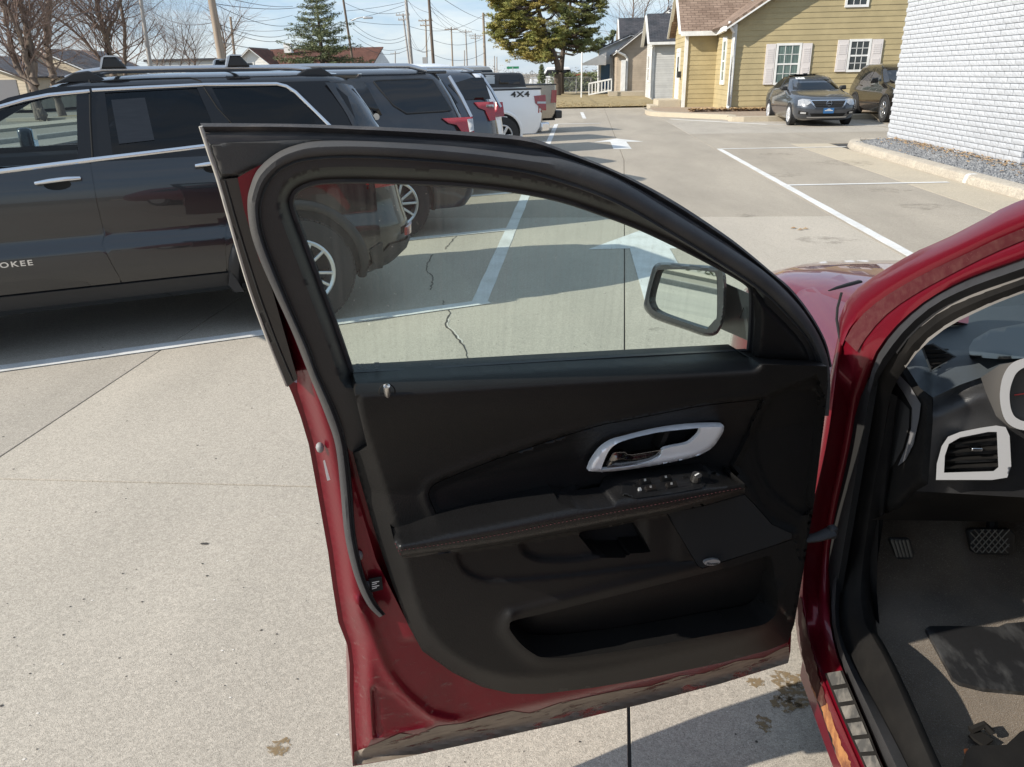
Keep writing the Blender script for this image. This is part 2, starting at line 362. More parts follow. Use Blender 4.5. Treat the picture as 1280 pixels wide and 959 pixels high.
mk = tag(empty('painted_markings'), kind='structure')
def stripe(name, pts, z=.004, m=line_paint):
    return MB().prism(pts, lambda p: (p[0], p[1], z), lambda p: (p[0], p[1], z - .003)).build(name, m, mk)
def line(p, q, w, name='stall_line', z=.004):
    p, q = Vector(p), Vector(q); d = (q - p).normalized(); n = Vector((-d.y, d.x)) * w / 2; k = max(2, int((q - p).length / .35)); L, R_ = [], []
    for i in range(k + 1):
        c = p + (q - p) * i / k; j = 1 + rnd.uniform(-.07, .07)
        L.append(tuple(c + n * j)); R_.append(tuple(c - n * j))
    return stripe(name, L + R_[::-1], z)
line((-.77, 5.83), (-.80, 28.3), .13, 'lane_line')
STALL = Vector((sin(radians(61.5)), cos(radians(61.5))))
for k in range(-1, 8):                                          # angled stalls, one line between each pair of parked cars
    y = 5.86 + 3.05 * k
    if k == -1: continue
    q = Vector((-.78 if k else -.70, y)); line(q - STALL * 5.6, q, .13, z=.008)
line((3.17, 6.0), (3.17, 18.42), .11, 'lane_line')
line((3.22, 12.42), (5.66, 12.62), .10, z=.008); line((3.12, 18.44), (6.0, 18.62), .10, z=.008); line((3.22, 6.5), (5.8, 6.55), .10, z=.008)
line((-.8, 28.35), (.75, 28.4), .13, z=.008); line((.2, 31.6), (.1, 36.6), .14)
a, b, c = at(838, 149), at(960, 155.6), at(1108, 157)
line(a.xy, b.xy, .13); line(b.xy, c.xy, .13, z=.008)
def arrow(y0, x0=.74, s=1.0):
    P = [(0, 1.9), (.62, .86), (.2, .90), (.22, -1.1), (-.2, -1.1), (-.2, .90), (-.62, .86)]
    stripe('direction_arrow', [(x0 + p[0] * s, y0 + p[1] * s) for p in P], .005)
arrow(6.95, .73); arrow(19.85, 1.0)

# cracks and stains
crack_mat = M('crack_shadow', (.05, .045, .04), .95)
chip_mat = M('crack_chipped_edge', (.62, .58, .52), .9)
def wob(pts, n, amp):
    P = resample(crv(pts, 8), n); return [Vector((p[0] + rnd.gauss(0, amp), p[1] + rnd.gauss(0, amp), 0)) for p in P]
def ribbon(pts, w, z):
    mb = MB(); v = []
    for i, p in enumerate(pts):
        t = (pts[min(i + 1, len(pts) - 1)] - pts[max(i - 1, 0)]); n = Vector((-t.y, t.x, 0)).normalized() * w * rnd.uniform(.4, 1.3)
        v += [(p.x - n.x, p.y - n.y, z), (p.x + n.x, p.y + n.y, z)]
    return mb.add(v, [(2 * i, 2 * i + 1, 2 * i + 3, 2 * i + 2) for i in range(len(pts) - 1)])
for px in ([(553, 376), (562, 392), (556, 405), (566, 417), (572, 425), (581, 436), (584, 450), (586, 470)], [(541, 318), (533, 336), (541, 347), (538, 363)], [(556, 312), (575, 290)]):
    pts = wob([at(*p).xy for p in px], 34, .006)
    ribbon(pts, .0055, .0025).build('crack', crack_mat, lot)
    if px[0][0] == 553: ribbon([p + Vector((.016, .004, 0)) for p in pts[10:22]], .0045, .0021).build('chipped_edge', chip_mat, lot)
def stain_mat(name, col, sc, lo, soft=.08, amt=.8):
    m = bpy.data.materials.new(name); m.use_nodes = True; t = m.node_tree; t.nodes.clear()
    o = _n(t, 'ShaderNodeOutputMaterial'); d = _n(t, 'ShaderNodeBsdfDiffuse', Color=col3(col)); tr = _n(t, 'ShaderNodeBsdfTransparent'); mi = _n(t, 'ShaderNodeMixShader')
    tc = _n(t, 'ShaderNodeTexCoord'); n = _n(t, 'ShaderNodeTexNoise', Scale=sc, Detail=5, Roughness=.7); r = _n(t, 'ShaderNodeMapRange')
    r.inputs[1].default_value = lo; r.inputs[2].default_value = lo + soft; r.inputs[4].default_value = amt
    t.links.new(tc.outputs['Object'], n.inputs['Vector']); t.links.new(n.outputs['Fac'], r.inputs[0]); t.links.new(r.outputs[0], mi.inputs[0])
    t.links.new(tr.outputs[0], mi.inputs[1]); t.links.new(d.outputs[0], mi.inputs[2]); t.links.new(mi.outputs[0], o.inputs[0]); return m
st_brown, st_dark = stain_mat('rust_stain', (.25, .18, .10), 60, .42, .10, .75), stain_mat('oil_stain', (.17, .15, .125), 7, .45, .25, .34)
def stain(px, rx, ry, m, z=.0016):
    c = at(*px); n = 18; a0 = rnd.uniform(0, 6)
    v = [(c.x + rx * cos(2 * pi * k / n) * (1 + .35 * sin(3 * k + a0) * rnd.uniform(.3, 1)), c.y + ry * sin(2 * pi * k / n) * (1 + .3 * rnd.uniform(-1, 1)), z) for k in range(n)]
    MB().add(v, [tuple(range(n))]).build('stain', m, lot)
for p, rx, ry in (((985, 850), .05, .035), ((1000, 868), .06, .05), ((945, 853), .025, .02), ((955, 905), .02, .03), ((980, 880), .04, .03)): stain(p, rx, ry, st_brown)
stain((945, 920), .03, .02, st_dark); stain((350, 935), .03, .03, st_brown); stain((256, 680), .018, .008, crack_mat)
for p, rx, ry in (((1060, 204), .5, .5), ((970, 193), .35, .3), ((1110, 238), .3, .25), ((1155, 258), .35, .25), ((1030, 300), .3, .2), ((930, 270), .2, .12), ((980, 218), .3, .3), ((822, 412), .06, .04)): stain(p, rx, ry, st_dark)
pit = MB()
for k in range(560):                                            # pock marks and small chips of aggregate in the near slabs
    x, y = rnd.uniform(-3.4, .5), rnd.uniform(1.35, 5.2); r = rnd.choice((.002, .002, .003, .003, .005)) * rnd.uniform(.6, 1.2); n = 5
    pit.add([(x + r * cos(6.28 * i / n) * rnd.uniform(.7, 1.5), y + r * sin(6.28 * i / n), .0014) for i in range(n)], [tuple(range(n))])
chip = MB()
for k in range(260):
    x, y = rnd.uniform(-3.6, .5), rnd.uniform(1.35, 6.5); r = rnd.uniform(.0015, .0045)
    chip.add([(x + r * cos(6.28 * i / 5) * rnd.uniform(.7, 1.5), y + r * sin(6.28 * i / 5), .0015) for i in range(5)], [(0, 1, 2, 3, 4)])
tag(chip.build('pale_chip', chip_mat, lot), kind='stuff')
q = at(1000, 288); lf = MB()
for dx, dy in ((0, 0), (.07, .05), (-.05, .09)): lf.add([(q.x + dx - .035, q.y + dy, .006), (q.x + dx, q.y + dy - .02, .014), (q.x + dx + .04, q.y + dy + .01, .008), (q.x + dx + .005, q.y + dy + .025, .02)], [(0, 1, 2, 3)])
tag(lf.build('fallen_leaf', leaf_mat), 'small curled brown dead leaf lying alone in the middle of the lane', 'leaf')
tag(pit.build('pit', crack_mat, lot), kind='stuff')
tag(MB().bb((-30, 40.3, -.19), (30, 41.3, -.03)).build('back_alley', concrete_t), kind='structure')

# curb with its rock bed, beside the white brick wall
def sweep(path, prof):
    """path: plan points; prof: (offset to the right of travel, height)"""
    P = [Vector(p) for p in path]; rings = []
    for i, p in enumerate(P):
        t = (P[min(i + 1, len(P) - 1)] - P[max(i - 1, 0)]).normalized(); n = Vector((t.y, -t.x)); rings.append([(p.x + n.x * a, p.y + n.y * a, z) for a, z in prof])
    return MB().loft(rings)
cpath = [tuple(p) for p in crv([(5.86, -14), (5.86, 0), (5.86, 8), (5.87, 14), (5.93, 17.6), (6.02, 18.5), (6.25, 19.15), (6.8, 19.4), (8.0, 19.5), (12, 19.55)], 8)]
prof = [(0, -.1), (0, .03), (.03, .115), (.06, .13), (.24, .135), (.26, .12), (.26, -.1)]
curb = sweep(cpath, prof).build('curb', curb_mat, None, smooth=35); tag(curb, kind='structure')
sweep([(5.862, 12.50), (5.862, 12.60)], [(-.004, .0), (-.004, .03), (.028, .119), (.06, .134), (.15, .137), (.15, .12), (.0, 0)]).build('painted_stripe', line_paint, curb)
bed = MB(); bed.add([(6.1, -14, .09), (12, -14, .09), (12, 19.4, .09), (6.6, 19.3, .09), (6.15, 18.6, .09)], [(0, 1, 2, 3, 4)])
tag(bed.build('rock_bed', M('bed_soil', (.12, .11, .10), .95)), kind='structure')
def rocks(n, area, z, s0, s1):
    mb = MB()
    for k in range(n):
        x, y = area(); r = rnd.uniform(s0, s1); v = []
        for d in ((1, 0, 0), (0, 1, 0), (-1, 0, 0), (0, -1, 0), (0, 0, .8), (0, 0, -.8)): v.append((x + d[0] * r * rnd.uniform(.6, 1.2), y + d[1] * r * rnd.uniform(.6, 1.2), z + rnd.uniform(0, .02) + d[2] * r * rnd.uniform(.5, 1)))
        mb.add(v, [(0, 1, 4), (1, 2, 4), (2, 3, 4), (3, 0, 4), (1, 0, 5), (2, 1, 5), (3, 2, 5), (0, 3, 5)])
    return mb
def bed_area():
    while 1:
        x, y = rnd.uniform(6.12, 7.2), rnd.uniform(9, 19.35)
        if y < 18.4 or (x - 6.15) > (y - 18.4) * .9: return x, y
o = rocks(8500, bed_area, .11, .018, .042).build('landscape_gravel', gravel_mat); tag(o, 'loose grey landscape rock filling the strip between curb and white brick wall', 'gravel', kind='stuff')
def leaves(n, area, z, s):
    mb = MB()
    for k in range(n):
        x, y = area(); a = rnd.uniform(0, 6.28); r = rnd.uniform(.5, 1.2) * s; h = z + rnd.uniform(0, .05)
        mb.add([(x + r * cos(a), y + r * sin(a), h + rnd.uniform(-.4, .6) * r), (x - r * .6 * sin(a), y + r * .6 * cos(a), h + rnd.uniform(0, .3) * r), (x - r * cos(a), y - r * sin(a), h + rnd.uniform(-.3, .6) * r), (x + r * .6 * sin(a), y - r * .6 * cos(a), h)], [(0, 1, 2), (0, 2, 3)])
    return mb
o = leaves(1150, lambda: (7.22 - abs(rnd.gauss(0, .2 + .12 * sin(rnd.uniform(0, 6)))), 10 + 9 * rnd.random() ** 1.3), .125, .035).build('fallen_leaves', leaf_mat); tag(o, 'brown dead leaves drifted along the foot of the white brick wall', 'leaves', kind='stuff')

# yellow house's curb and bed, lawn, far street
hp = [tuple(p) for p in crv([at(806, 142).xy, at(814, 145).xy, at(850, 147).xy, at(905, 149.5).xy, at(960, 152).xy, (18, 30.3)], 6)]
hc = sweep(hp, [(0, .16), (.0, -.1), (-.25, -.1), (-.25, .17)]).build('house_curb', concrete_t); tag(hc, kind='structure')
hb = MB(); hb.add([(3.3, 37.5, .13)] + [(p[0], p[1] + .2, .13) for p in hp] + [(18, 37, .13)], [tuple(range(len(hp) + 2))]); tag(hb.build('house_bed', M('bed_stones', (.36, .29, .22), .95, col2=(.22, .15, .10), vs=14)), kind='structure')
o = rocks(1500, lambda: (rnd.uniform(4.4, 8.2), rnd.uniform(32.6, 33.3)), .15, .03, .07).build('river_stones', M('tan_stone', (.42, .34, .27), .9, col2=(.3, .2, .13), vs=8)); tag(o, 'tan river stones in the narrow bed along the yellow house', 'stones', kind='stuff')
o = leaves(700, lambda: (rnd.uniform(4.3, 9), rnd.uniform(32.5, 33.0)), .2, .09).build('bed_leaves', leaf_mat); tag(o, 'brown dead leaves caught in the stone bed of the yellow house', 'leaves', kind='stuff')
lw = MB(); lw.add([(-28, 41.2, -.02), (4.2, 41.2, .06), (4.6, 70, .1), (-28, 70, .0)], [(0, 1, 2, 3)]); tag(lw.build('lawn', lawn_mat), kind='structure')
gr = MB()
for k in range(5200):
    x, y = rnd.uniform(-2, 4.3), 41.2 + abs(rnd.gauss(0, 6)); h = rnd.uniform(.02, .06); a = rnd.uniform(0, 3)
    if y < 60: gr.add([(x - .05 * cos(a), y - .05 * sin(a), .02), (x + .05 * cos(a), y + .05 * sin(a), .02), (x + rnd.uniform(-.05, .05), y, h + .03)], [(0, 1, 2)])
tag(gr.build('dry_grass', lawn_mat), 'short dry tan winter grass on the lawn beyond the lot', 'grass', kind='stuff')
tag(MB().bb((-60, 72, -.19), (60, 73.5, .06)).build('far_sidewalk', concrete_t), kind='structure')
tag(MB().bb((-400, 76, -.19), (200, 92, -.02)).build('far_street', street_mat), kind='structure')
tag(MB().bb((-22, -16, -.19), (-17.5, 40, -.05)).build('alley_gravel', earth_mat), kind='structure')
tag(sweep([(-17.2, 40), (-17.2, -16)], prof).build('lot_edge_curb', curb_mat, None, smooth=35), kind='structure')
tag(MB().bb((-24, -16, -.19), (-22.1, 40, .06)).build('side_sidewalk', concrete_t), kind='structure')
# ================================================================== BUILDINGS
def siding_mat(n, c): return M(n, c, .7, col2=[k * .86 for k in c], vs=1.5, vd=7, bump=.002, bs=40, rnd_v=.05)
yellow_sid, tan_sid, grey_sid, white_sid, cream_sid = siding_mat('yellow_siding', (.42, .345, .19)), siding_mat('tan_siding', (.42, .35, .27)), siding_mat('grey_siding', (.56, .56, .54)), siding_mat('white_siding', (.74, .74, .72)), siding_mat('cream_siding', (.55, .47, .35))
def shingle(n, c, c2):
    m = M(n, c, .95, spec=.2, col2=c2, vs=1.2, vd=8); t = m.node_tree; b = t.nodes['Principled BSDF']
    tc = _n(t, 'ShaderNodeTexCoord'); br = _n(t, 'ShaderNodeTexBrick'); br.inputs['Scale'].default_value = 1; br.inputs['Mortar Size'].default_value = .012
    br.inputs['Brick Width'].default_value = .33; br.inputs['Row Height'].default_value = .16; br.inputs['Color1'].default_value = (1, 1, 1, 1); br.inputs['Color2'].default_value = (.72, .7, .7, 1); br.inputs['Mortar'].default_value = (.4, .4, .4, 1)
    t.links.new(tc.outputs['UV'], br.inputs['Vector'])
    x = _n(t, 'ShaderNodeMix', data_type='RGBA'); x.blend_type = 'MULTIPLY'; x.inputs[0].default_value = .85
    old = b.inputs['Base Color'].links[0].from_socket; t.links.new(old, x.inputs[6]); t.links.new(br.outputs['Color'], x.inputs[7]); t.links.new(x.outputs[2], b.inputs['Base Color'])
    u = _n(t, 'ShaderNodeBump', Distance=.02); t.links.new(br.outputs['Color'], u.inputs['Height']); t.links.new(u.outputs[0], b.inputs['Normal'])
    return m
brown_sh, dark_sh, grey_sh, red_sh = shingle('brown_shingles', (.30, .22, .17), (.23, .165, .125)), shingle('charcoal_shingles', (.055, .06, .07), (.09, .09, .10)), shingle('grey_shingles', (.15, .15, .16), (.10, .10, .11)), shingle('red_brown_shingles', (.16, .075, .055), (.12, .06, .045))
win_glass = M('window_glass', (.03, .035, .035), .05, spec=.7)
curtain_glass = M('curtained_window_glass', (.16, .22, .20), .12, spec=.7, col2=(.09, .13, .12), vs=6, stretch=(3, 3, .2))
shutter_mat = M('shutter_paint', (.66, .62, .60), .6)
class Wall:
    """a wall face: origin at its lower left seen from outside, running along d, facing n"""
    def __init__(s, o, p, parent):
        s.o = Vector((o[0], o[1])); q = Vector((p[0], p[1])); s.w = (q - s.o).length; s.d = (q - s.o).normalized(); s.n = Vector((s.d.y, -s.d.x)); s.parent = parent
    def P(s, u, z, off=0.0): return (s.o.x + s.d.x * u + s.n.x * off, s.o.y + s.d.y * u + s.n.y * off, z)
    def slab(s, name, poly, off0, off1, m, parent=None, bevel=0):
        return MB().prism(poly, lambda p: s.P(p[0], p[1], off0), lambda p: s.P(p[0], p[1], off1)).build(name, m, parent or s.parent, bevel=bevel)
    def rect(s, name, u0, u1, z0, z1, off0, off1, m, parent=None):
        return s.slab(name, [(u0, z0), (u1, z0), (u1, z1), (u0, z1)], off0, off1, m, parent)
    def siding(s, poly, m, ex=.19, split=.35, name='plank', proud=.022):
        zs = [p[1] for p in poly]; z = min(zs)
        while z < max(zs) - .03:
            z1 = min(z + ex, max(zs)); cuts = []
            zz = (z + z1) / 2
            for a, b in zip(poly, poly[1:] + poly[:1]):
                if (a[1] > zz) != (b[1] > zz): cuts.append(a[0] + (zz - a[1]) * (b[0] - a[0]) / (b[1] - a[1]))
            cuts.sort()
            for u0, u1 in zip(cuts[::2], cuts[1::2]):
                ends = [u0, u1]
                if u1 - u0 > 3 and rnd.random() < split: ends = [u0, u0 + (u1 - u0) * rnd.uniform(.25, .75), u1]
                for a, b in zip(ends[:-1], ends[1:]):
                    if b - a < .05: continue
                    j = rnd.uniform(-.002, .002)
                    v = [s.P(a, z - .012, proud + j), s.P(b, z - .012, proud + j), s.P(b, z1, .006), s.P(a, z1, .006), s.P(a, z - .012, 0), s.P(b, z - .012, 0), s.P(b, z1, 0), s.P(a, z1, 0)]
                    MB().add(v, [(0, 1, 2, 3), (4, 5, 1, 0), (5, 6, 2, 1), (7, 4, 0, 3), (3, 2, 6, 7)]).build(name, m, s.parent)
            z = z1
    def window(s, u0, u1, z0, z1, g=None, cols=3, rows=2, shutters=0, fw=.085, fm=None, octo=0):
        fm = fm or white_paint; w = empty('window'); w.parent = s.parent
        f = MB(); z0, z1 = z0, z1
        for a, b, c, d in ((u0 - fw, u0, z0 - fw, z1 + fw), (u1, u1 + fw, z0 - fw, z1 + fw), (u0, u1, z0 - fw, z0), (u0, u1, z1, z1 + fw)):
            f.prism([(a, c), (b, c), (b, d), (a, d)], lambda p: s.P(p[0], p[1], .06), lambda p: s.P(p[0], p[1], -.02))
        f.build('frame', fm, w)
        zm = (z0 + z1) / 2
        s.rect('sash_rail', u0, u1, zm - .03, zm + .03, .052, .03, fm, w)
        for za, zb in ((z0, zm - .03), (zm + .03, z1)): s.rect('pane', u0, u1, za, zb, .034, .026, g or win_glass, w)
        gr = MB()
        for za, zb in ((z0, zm - .03), (zm + .03, z1)):
            for k in range(1, cols): u = u0 + (u1 - u0) * k / cols; gr.bar(s.P(u, za, .04), s.P(u, zb, .04), .02, .014, up=(s.n.x, s.n.y, 0))
            for k in range(1, rows): z = za + (zb - za) * k / rows; gr.bar(s.P(u0, z, .04), s.P(u1, z, .04), .014, .02, up=(0, 0, 1))
        if gr.v: gr.build('muntins', fm, w)
        if shutters:
            for a, b in ((u0 - fw - shutters - .02, u0 - fw - .02), (u1 + fw + .02, u1 + fw + .02 + shutters)):
                sh = s.rect('shutter', a, b, z0 - fw * .8, z1 + fw * .8, .062, .02, shutter_mat)
                for za, zb in ((z0 + .03, zm - .06), (zm + .06, z1 - .03)):
                    k = int((zb - za) / .075)
                    lv = MB()
                    for i in range(k): lv.prism([(a + .06, za + i * .075), (b - .06, za + i * .075), (b - .06, za + i * .075 + .05), (a + .06, za + i * .075 + .05)], lambda p: s.P(p[0], p[1], .072), lambda p: s.P(p[0], p[1], .055))
                    lv.build('louver', shutter_mat, sh)
        return w
def roof_slab(name, quad, th, m, parent):
    """quad: eave a, eave b, ridge b, ridge a"""
    a, b, c, d = [Vector(p) for p in quad]; n = (b - a).cross(d - a).normalized()
    if n.z < 0: n = -n
    v = [a, b, c, d] + [p - n * th for p in (a, b, c, d)]
    o = MB().add(v, [(0, 1, 2, 3), (7, 6, 5, 4), (0, 4, 5, 1), (1, 5, 6, 2), (2, 6, 7, 3), (3, 7, 4, 0)]).build(name, m, parent)
    uv = o.data.uv_layers.new(name='uv'); e = (b - a).normalized(); f = n.cross(e)
    for lp in o.data.loops:
        p = o.data.vertices[lp.vertex_index].co; uv.data[lp.index].uv = ((p - a).dot(e), (p - a).dot(f))
    return o

# ---- white brick building
brick_mat = M('painted_brick', (.42, .437, .465), .6, bump=.003, bs=45, bd=4, rnd_v=.05)
mortar_mat = M('painted_mortar', (.385, .40, .425), .75, bump=.004, bs=60)
wb = empty('brick_building', (7.2, 13.65, 0), 0, 'white painted rock-faced brick building behind the curbed rock bed', 'building')
BH = 5.6
MB().bb((.02, 0.02, -.1), (7, 5.93, BH)).build('wall', mortar_mat, wb)
BP, BL = .0935, .272
brick_me = []
for k in range(8):
    r = random.Random(k); nx, nz = 5, 3; v = []; f = []
    for j in range(nz + 1):
        for i in range(nx + 1):
            ed = i in (0, nx) or j in (0, nz)
            v.append((-(.006 if ed else .013 + r.uniform(-.004, .004)), (i / nx - .5) * (BL - .010) + (0 if ed else r.uniform(-.012, .012)), (j / nz) * (BP - .010) + (0 if ed else r.uniform(-.006, .006))))
    f = [(j * (nx + 1) + i, (j + 1) * (nx + 1) + i, (j + 1) * (nx + 1) + i + 1, j * (nx + 1) + i + 1) for j in range(nz) for i in range(nx)]
    b0 = len(v); lp = [0, nx, nz * (nx + 1) + nx, nz * (nx + 1)]
    v += [(.03, v[i][1], v[i][2]) for i in lp]
    f += [(0, nx, b0 + 1, b0), (lp[2], lp[3], b0 + 3, b0 + 2), (lp[3], 0, b0, b0 + 3), (nx, lp[2], b0 + 2, b0 + 1)]
    brick_me.append(mesh('brick', v, f, brick_mat))
cand = []
for r in range(int(BH / BP)):
    y = .0 if r % 2 else BL / 2
    while y < 5.93:
        cand.append((y, r)); y += BL
vis = sorted([c for c in cand if -.05 + c[1] * BP < 3.75 - c[0] * .06], key=lambda c: c[0])
near = set(vis[:300]); rest = MB()
for y, r in cand:
    me = brick_me[rnd.randrange(8)]; L0, L1 = max(y - BL / 2, -.02), min(y + BL / 2, 5.95); loc = (rnd.uniform(-.004, .004), min(max(y, .14), 5.785), -.03 + r * BP)
    if (y, r) in near:
        o = link('brick', me, wb); o.location = loc
    else: rest.add([(p.co.x + loc[0], p.co.y + loc[1], p.co.z + loc[2]) for p in me.vertices], [tuple(p.vertices) for p in me.polygons])
for r in range(int(BH / BP)):
    for i in range(6):
        me = brick_me[(r + i) % 8]; rest.add([(p.co.y + .12 + i * BL + (BL / 2 if r % 2 else 0), p.co.x, p.co.z - .03 + r * BP) for p in me.vertices], [tuple(reversed(p.vertices)) for p in me.polygons])
tag(rest.build('bricks', brick_mat, wb), kind='stuff')
MB().bb((-.12, -.12, BH), (7.1, 6.05, BH + .18)).build('coping', mortar_mat, wb)
gp = MB().tube([(7.12, 13.3, 0), (7.12, 13.3, .42)], .014, 6); gp.box((7.12, 13.3, .43), (.05, .05, .05)); tag(gp.build('garden_stake', M('green_steel', (.03, .12, .06), .5)), 'short green steel stake in the rocks at the corner of the white brick wall', 'stake')

# ---- yellow house
yh = empty('yellow_house', (0, 0, 0), 0, 'mustard yellow clapboard house with brown shingle roof and white trim', 'house')
FY, FX = 33.1, 5.93; RS = .64; EZ = 3.38
RX = 12.2; PK = EZ + (RX - FX) * RS
MB().prism([(FX, 0), (RX * 2 - FX, 0), (RX * 2 - FX, EZ - .1), (RX, PK - .1), (FX, EZ - .1)], lambda p: (p[0], FY, p[1]), lambda p: (p[0], FY + 11, p[1])).build('wall', yellow_sid, yh)
fw_ = Wall((FX, FY), (RX * 2 - FX, FY), yh)
fw_.siding([(0.05, .12), (2 * (RX - FX), .12), (2 * (RX - FX), EZ - .1), (RX - FX, PK - .1), (0.05, EZ - .1)], yellow_sid, .195)
def ux(px, py): return at_y(px, py, FY).x - FX
def uz(px, py): return at_y(px, py, FY).z
fw_.window(ux(971, 80), ux(997, 80), uz(985, 103), uz(985, 57), curtain_glass, 3, 2, .36)
fw_.window(ux(1062, 70), ux(1084, 70), uz(1072, 87), uz(1072, 52), win_glass, 3, 2, .40)
fw_.window(ux(1059, 3), ux(1083, 3), uz(1071, 6), uz(1071, 6) + 1.3, win_glass, 3, 2, 0)
lw_ = Wall((FX, 37.0), (FX, FY), yh)                              # the short side wall with the narrow window
lw_.siding([(0, .12), (3.9, .12), (3.9, EZ - .12), (0, EZ - .12)], yellow_sid, .195)
lw_.window(1.75, 2.35, 1.25, 2.72, curtain_glass, 1, 2, 0, .17)
MB().bb((FX - .09, FY - .09, .1), (FX + .06, FY + .06, EZ - .1)).build('corner_board', white_paint, yh)
dp = MB(); dp.tube([(FX - .28, FY - .3, EZ - .02), (FX - .28, FY - .3, EZ - .16), (FX - .06, FY - .16, EZ - .42), (FX - .06, FY - .16, .32), (FX - .10, FY - .34, .2)], .055, 8); dp.build('downspout', white_paint, yh, smooth=50)
# entry wing
EY, EX, ED = 37.0, 4.6, 4.2; ER = EY + ED / 2; EPK = 5.0
MB().prism([(EY, 0), (EY + ED, 0), (EY + ED, EZ - .1), (ER, EPK - .1), (EY, EZ - .1)], lambda p: (EX, p[0], p[1]), lambda p: (9, p[0], p[1])).build('wing', yellow_sid, yh)
ew = Wall((EX, EY), (FX, EY), yh); ew.siding([(.05, .12), (FX - EX, .12), (FX - EX, EZ - .1), (.05, EZ - .1)], yellow_sid, .195, 0)
el_ = Wall((EX, EY + ED), (EX, EY), yh); el_.siding([(0, .12), (ED - .05, .12), (ED - .05, EZ - .1), (ED / 2, EPK - .1), (0, EZ - .1)], yellow_sid, .195, 0)
MB().bb((EX - .07, EY - .07, .1), (EX + .07, EY + .07, EZ - .1)).build('corner_board', white_paint, yh)
dr = el_.rect('door', 1.35, 2.35, .35, 2.45, .04, 0, M('entry_door', (.68, .66, .60), .5))
for a, b, c, d in ((1.22, 1.35, .35, 2.6), (2.35, 2.48, .35, 2.6), (1.35, 2.35, 2.45, 2.6)): el_.rect('casing', a, b, c, d, .07, 0, white_paint, dr)
el_.rect('pane', 1.55, 2.15, 1.35, 2.25, .055, .03, win_glass, dr)
el_.rect('mailbox', 2.75, 3.05, 1.35, 1.62, .16, .0, black_plastic)
st = MB().bb((3.55, 37.4, 0), (4.55, 40, .42)); st.bb((3.2, 37.4, 0), (3.56, 39.5, .2)); st.build('doorstep', concrete_t, yh)
# roofs, fascias, gutters
roof_slab('roof', [(FX - .38, FY - .35, EZ - .24 + .1), (FX - .38, FY + 11, EZ - .14), (RX, FY + 11, PK + .1), (RX, FY - .35, PK + .1)], .1, brown_sh, yh)
roof_slab('roof', [(RX * 2 - FX + .38, FY - .35, EZ - .14), (RX * 2 - FX + .38, FY + 11, EZ - .14), (RX, FY + 11, PK + .1), (RX, FY - .35, PK + .1)], .1, brown_sh, yh)
roof_slab('roof', [(EX - .3, EY - .35, EZ - .2), (8.6, EY - .35, EZ - .2), (8.6, ER, EPK + .1), (EX - .3, ER, EPK + .1)], .09, brown_sh, yh)
roof_slab('roof', [(EX - .3, EY + ED + .35, EZ - .2), (8.6, EY + ED + .35, EZ - .2), (8.6, ER, EPK + .1), (EX - .3, ER, EPK + .1)], .09, brown_sh, yh)
fa = MB(); fa.bar((FX - .42, FY - .37, EZ - .30), (RX, FY - .37, PK - .04), .05, .17, up=(0, -1, 0)); fa.v = fa.v
fa.bar((RX * 2 - FX + .4, FY - .37, EZ - .3), (RX, FY - .37, PK - .04), .17, .05, up=(0, 1, 0)); fa.build('rake_board', white_paint, yh)
gu = MB(); gu.bb((EX - .3, EY - .46, EZ - .36), (FX - .1, EY - .34, EZ - .18)); gu.bar((FX - .1, EY - .40, EZ - .27), (FX - .44, FY - .36, EZ - .27), .12, .17); gu.build('gutter', white_paint, yh)
rk = MB(); rk.bar((EX - .32, EY - .36, EZ - .28), (EX - .32, ER, EPK), .05, .15, up=(1, 0, 0)); rk.bar((EX - .32, EY + ED + .36, EZ - .28), (EX - .32, ER, EPK), .05, .15, up=(1, 0, 0)); rk.build('rake_board', white_paint, yh)
# satellite dish standing on the entry roof
dsh = empty('satellite_dish', (7.55, 36.95, 3.75), 0, 'small grey satellite dish on the brown roof of the yellow house', 'satellite dish')
mb = MB(); rings = []
for k in range(5): rr = .36 * k / 4 + .001; rings.append([(.02 - .35 * rr * rr, rr * cos(a), rr * 1.2 * sin(a)) for a in np.linspace(0, 2 * pi, 17)[:-1]])
mb.loft(rings, caps=False); mb.xform(Matrix.Translation((-.1, 0, .75)) @ Matrix.Rotation(radians(200), 4, 'Z') @ Matrix.Rotation(radians(-18), 4, 'Y')); mb.build('reflector', M('dish_grey', (.30, .30, .31), .5), dsh, smooth=50)
MB().tube([(0, 0, 0), (0, 0, .5), (-.08, 0, .72)], .03, 6).build('mast', M('dish_steel', (.4, .4, .4), .4, .8), dsh)
mb = MB(); mb.tube([(-.1, 0, .5), (-.95, -.1, .85)], .018, 6); mb.box((-.98, -.1, .9), (.12, .1, .12)); mb.build('feed_arm', M('dish_arm', (.55, .55, .54), .5), dsh)

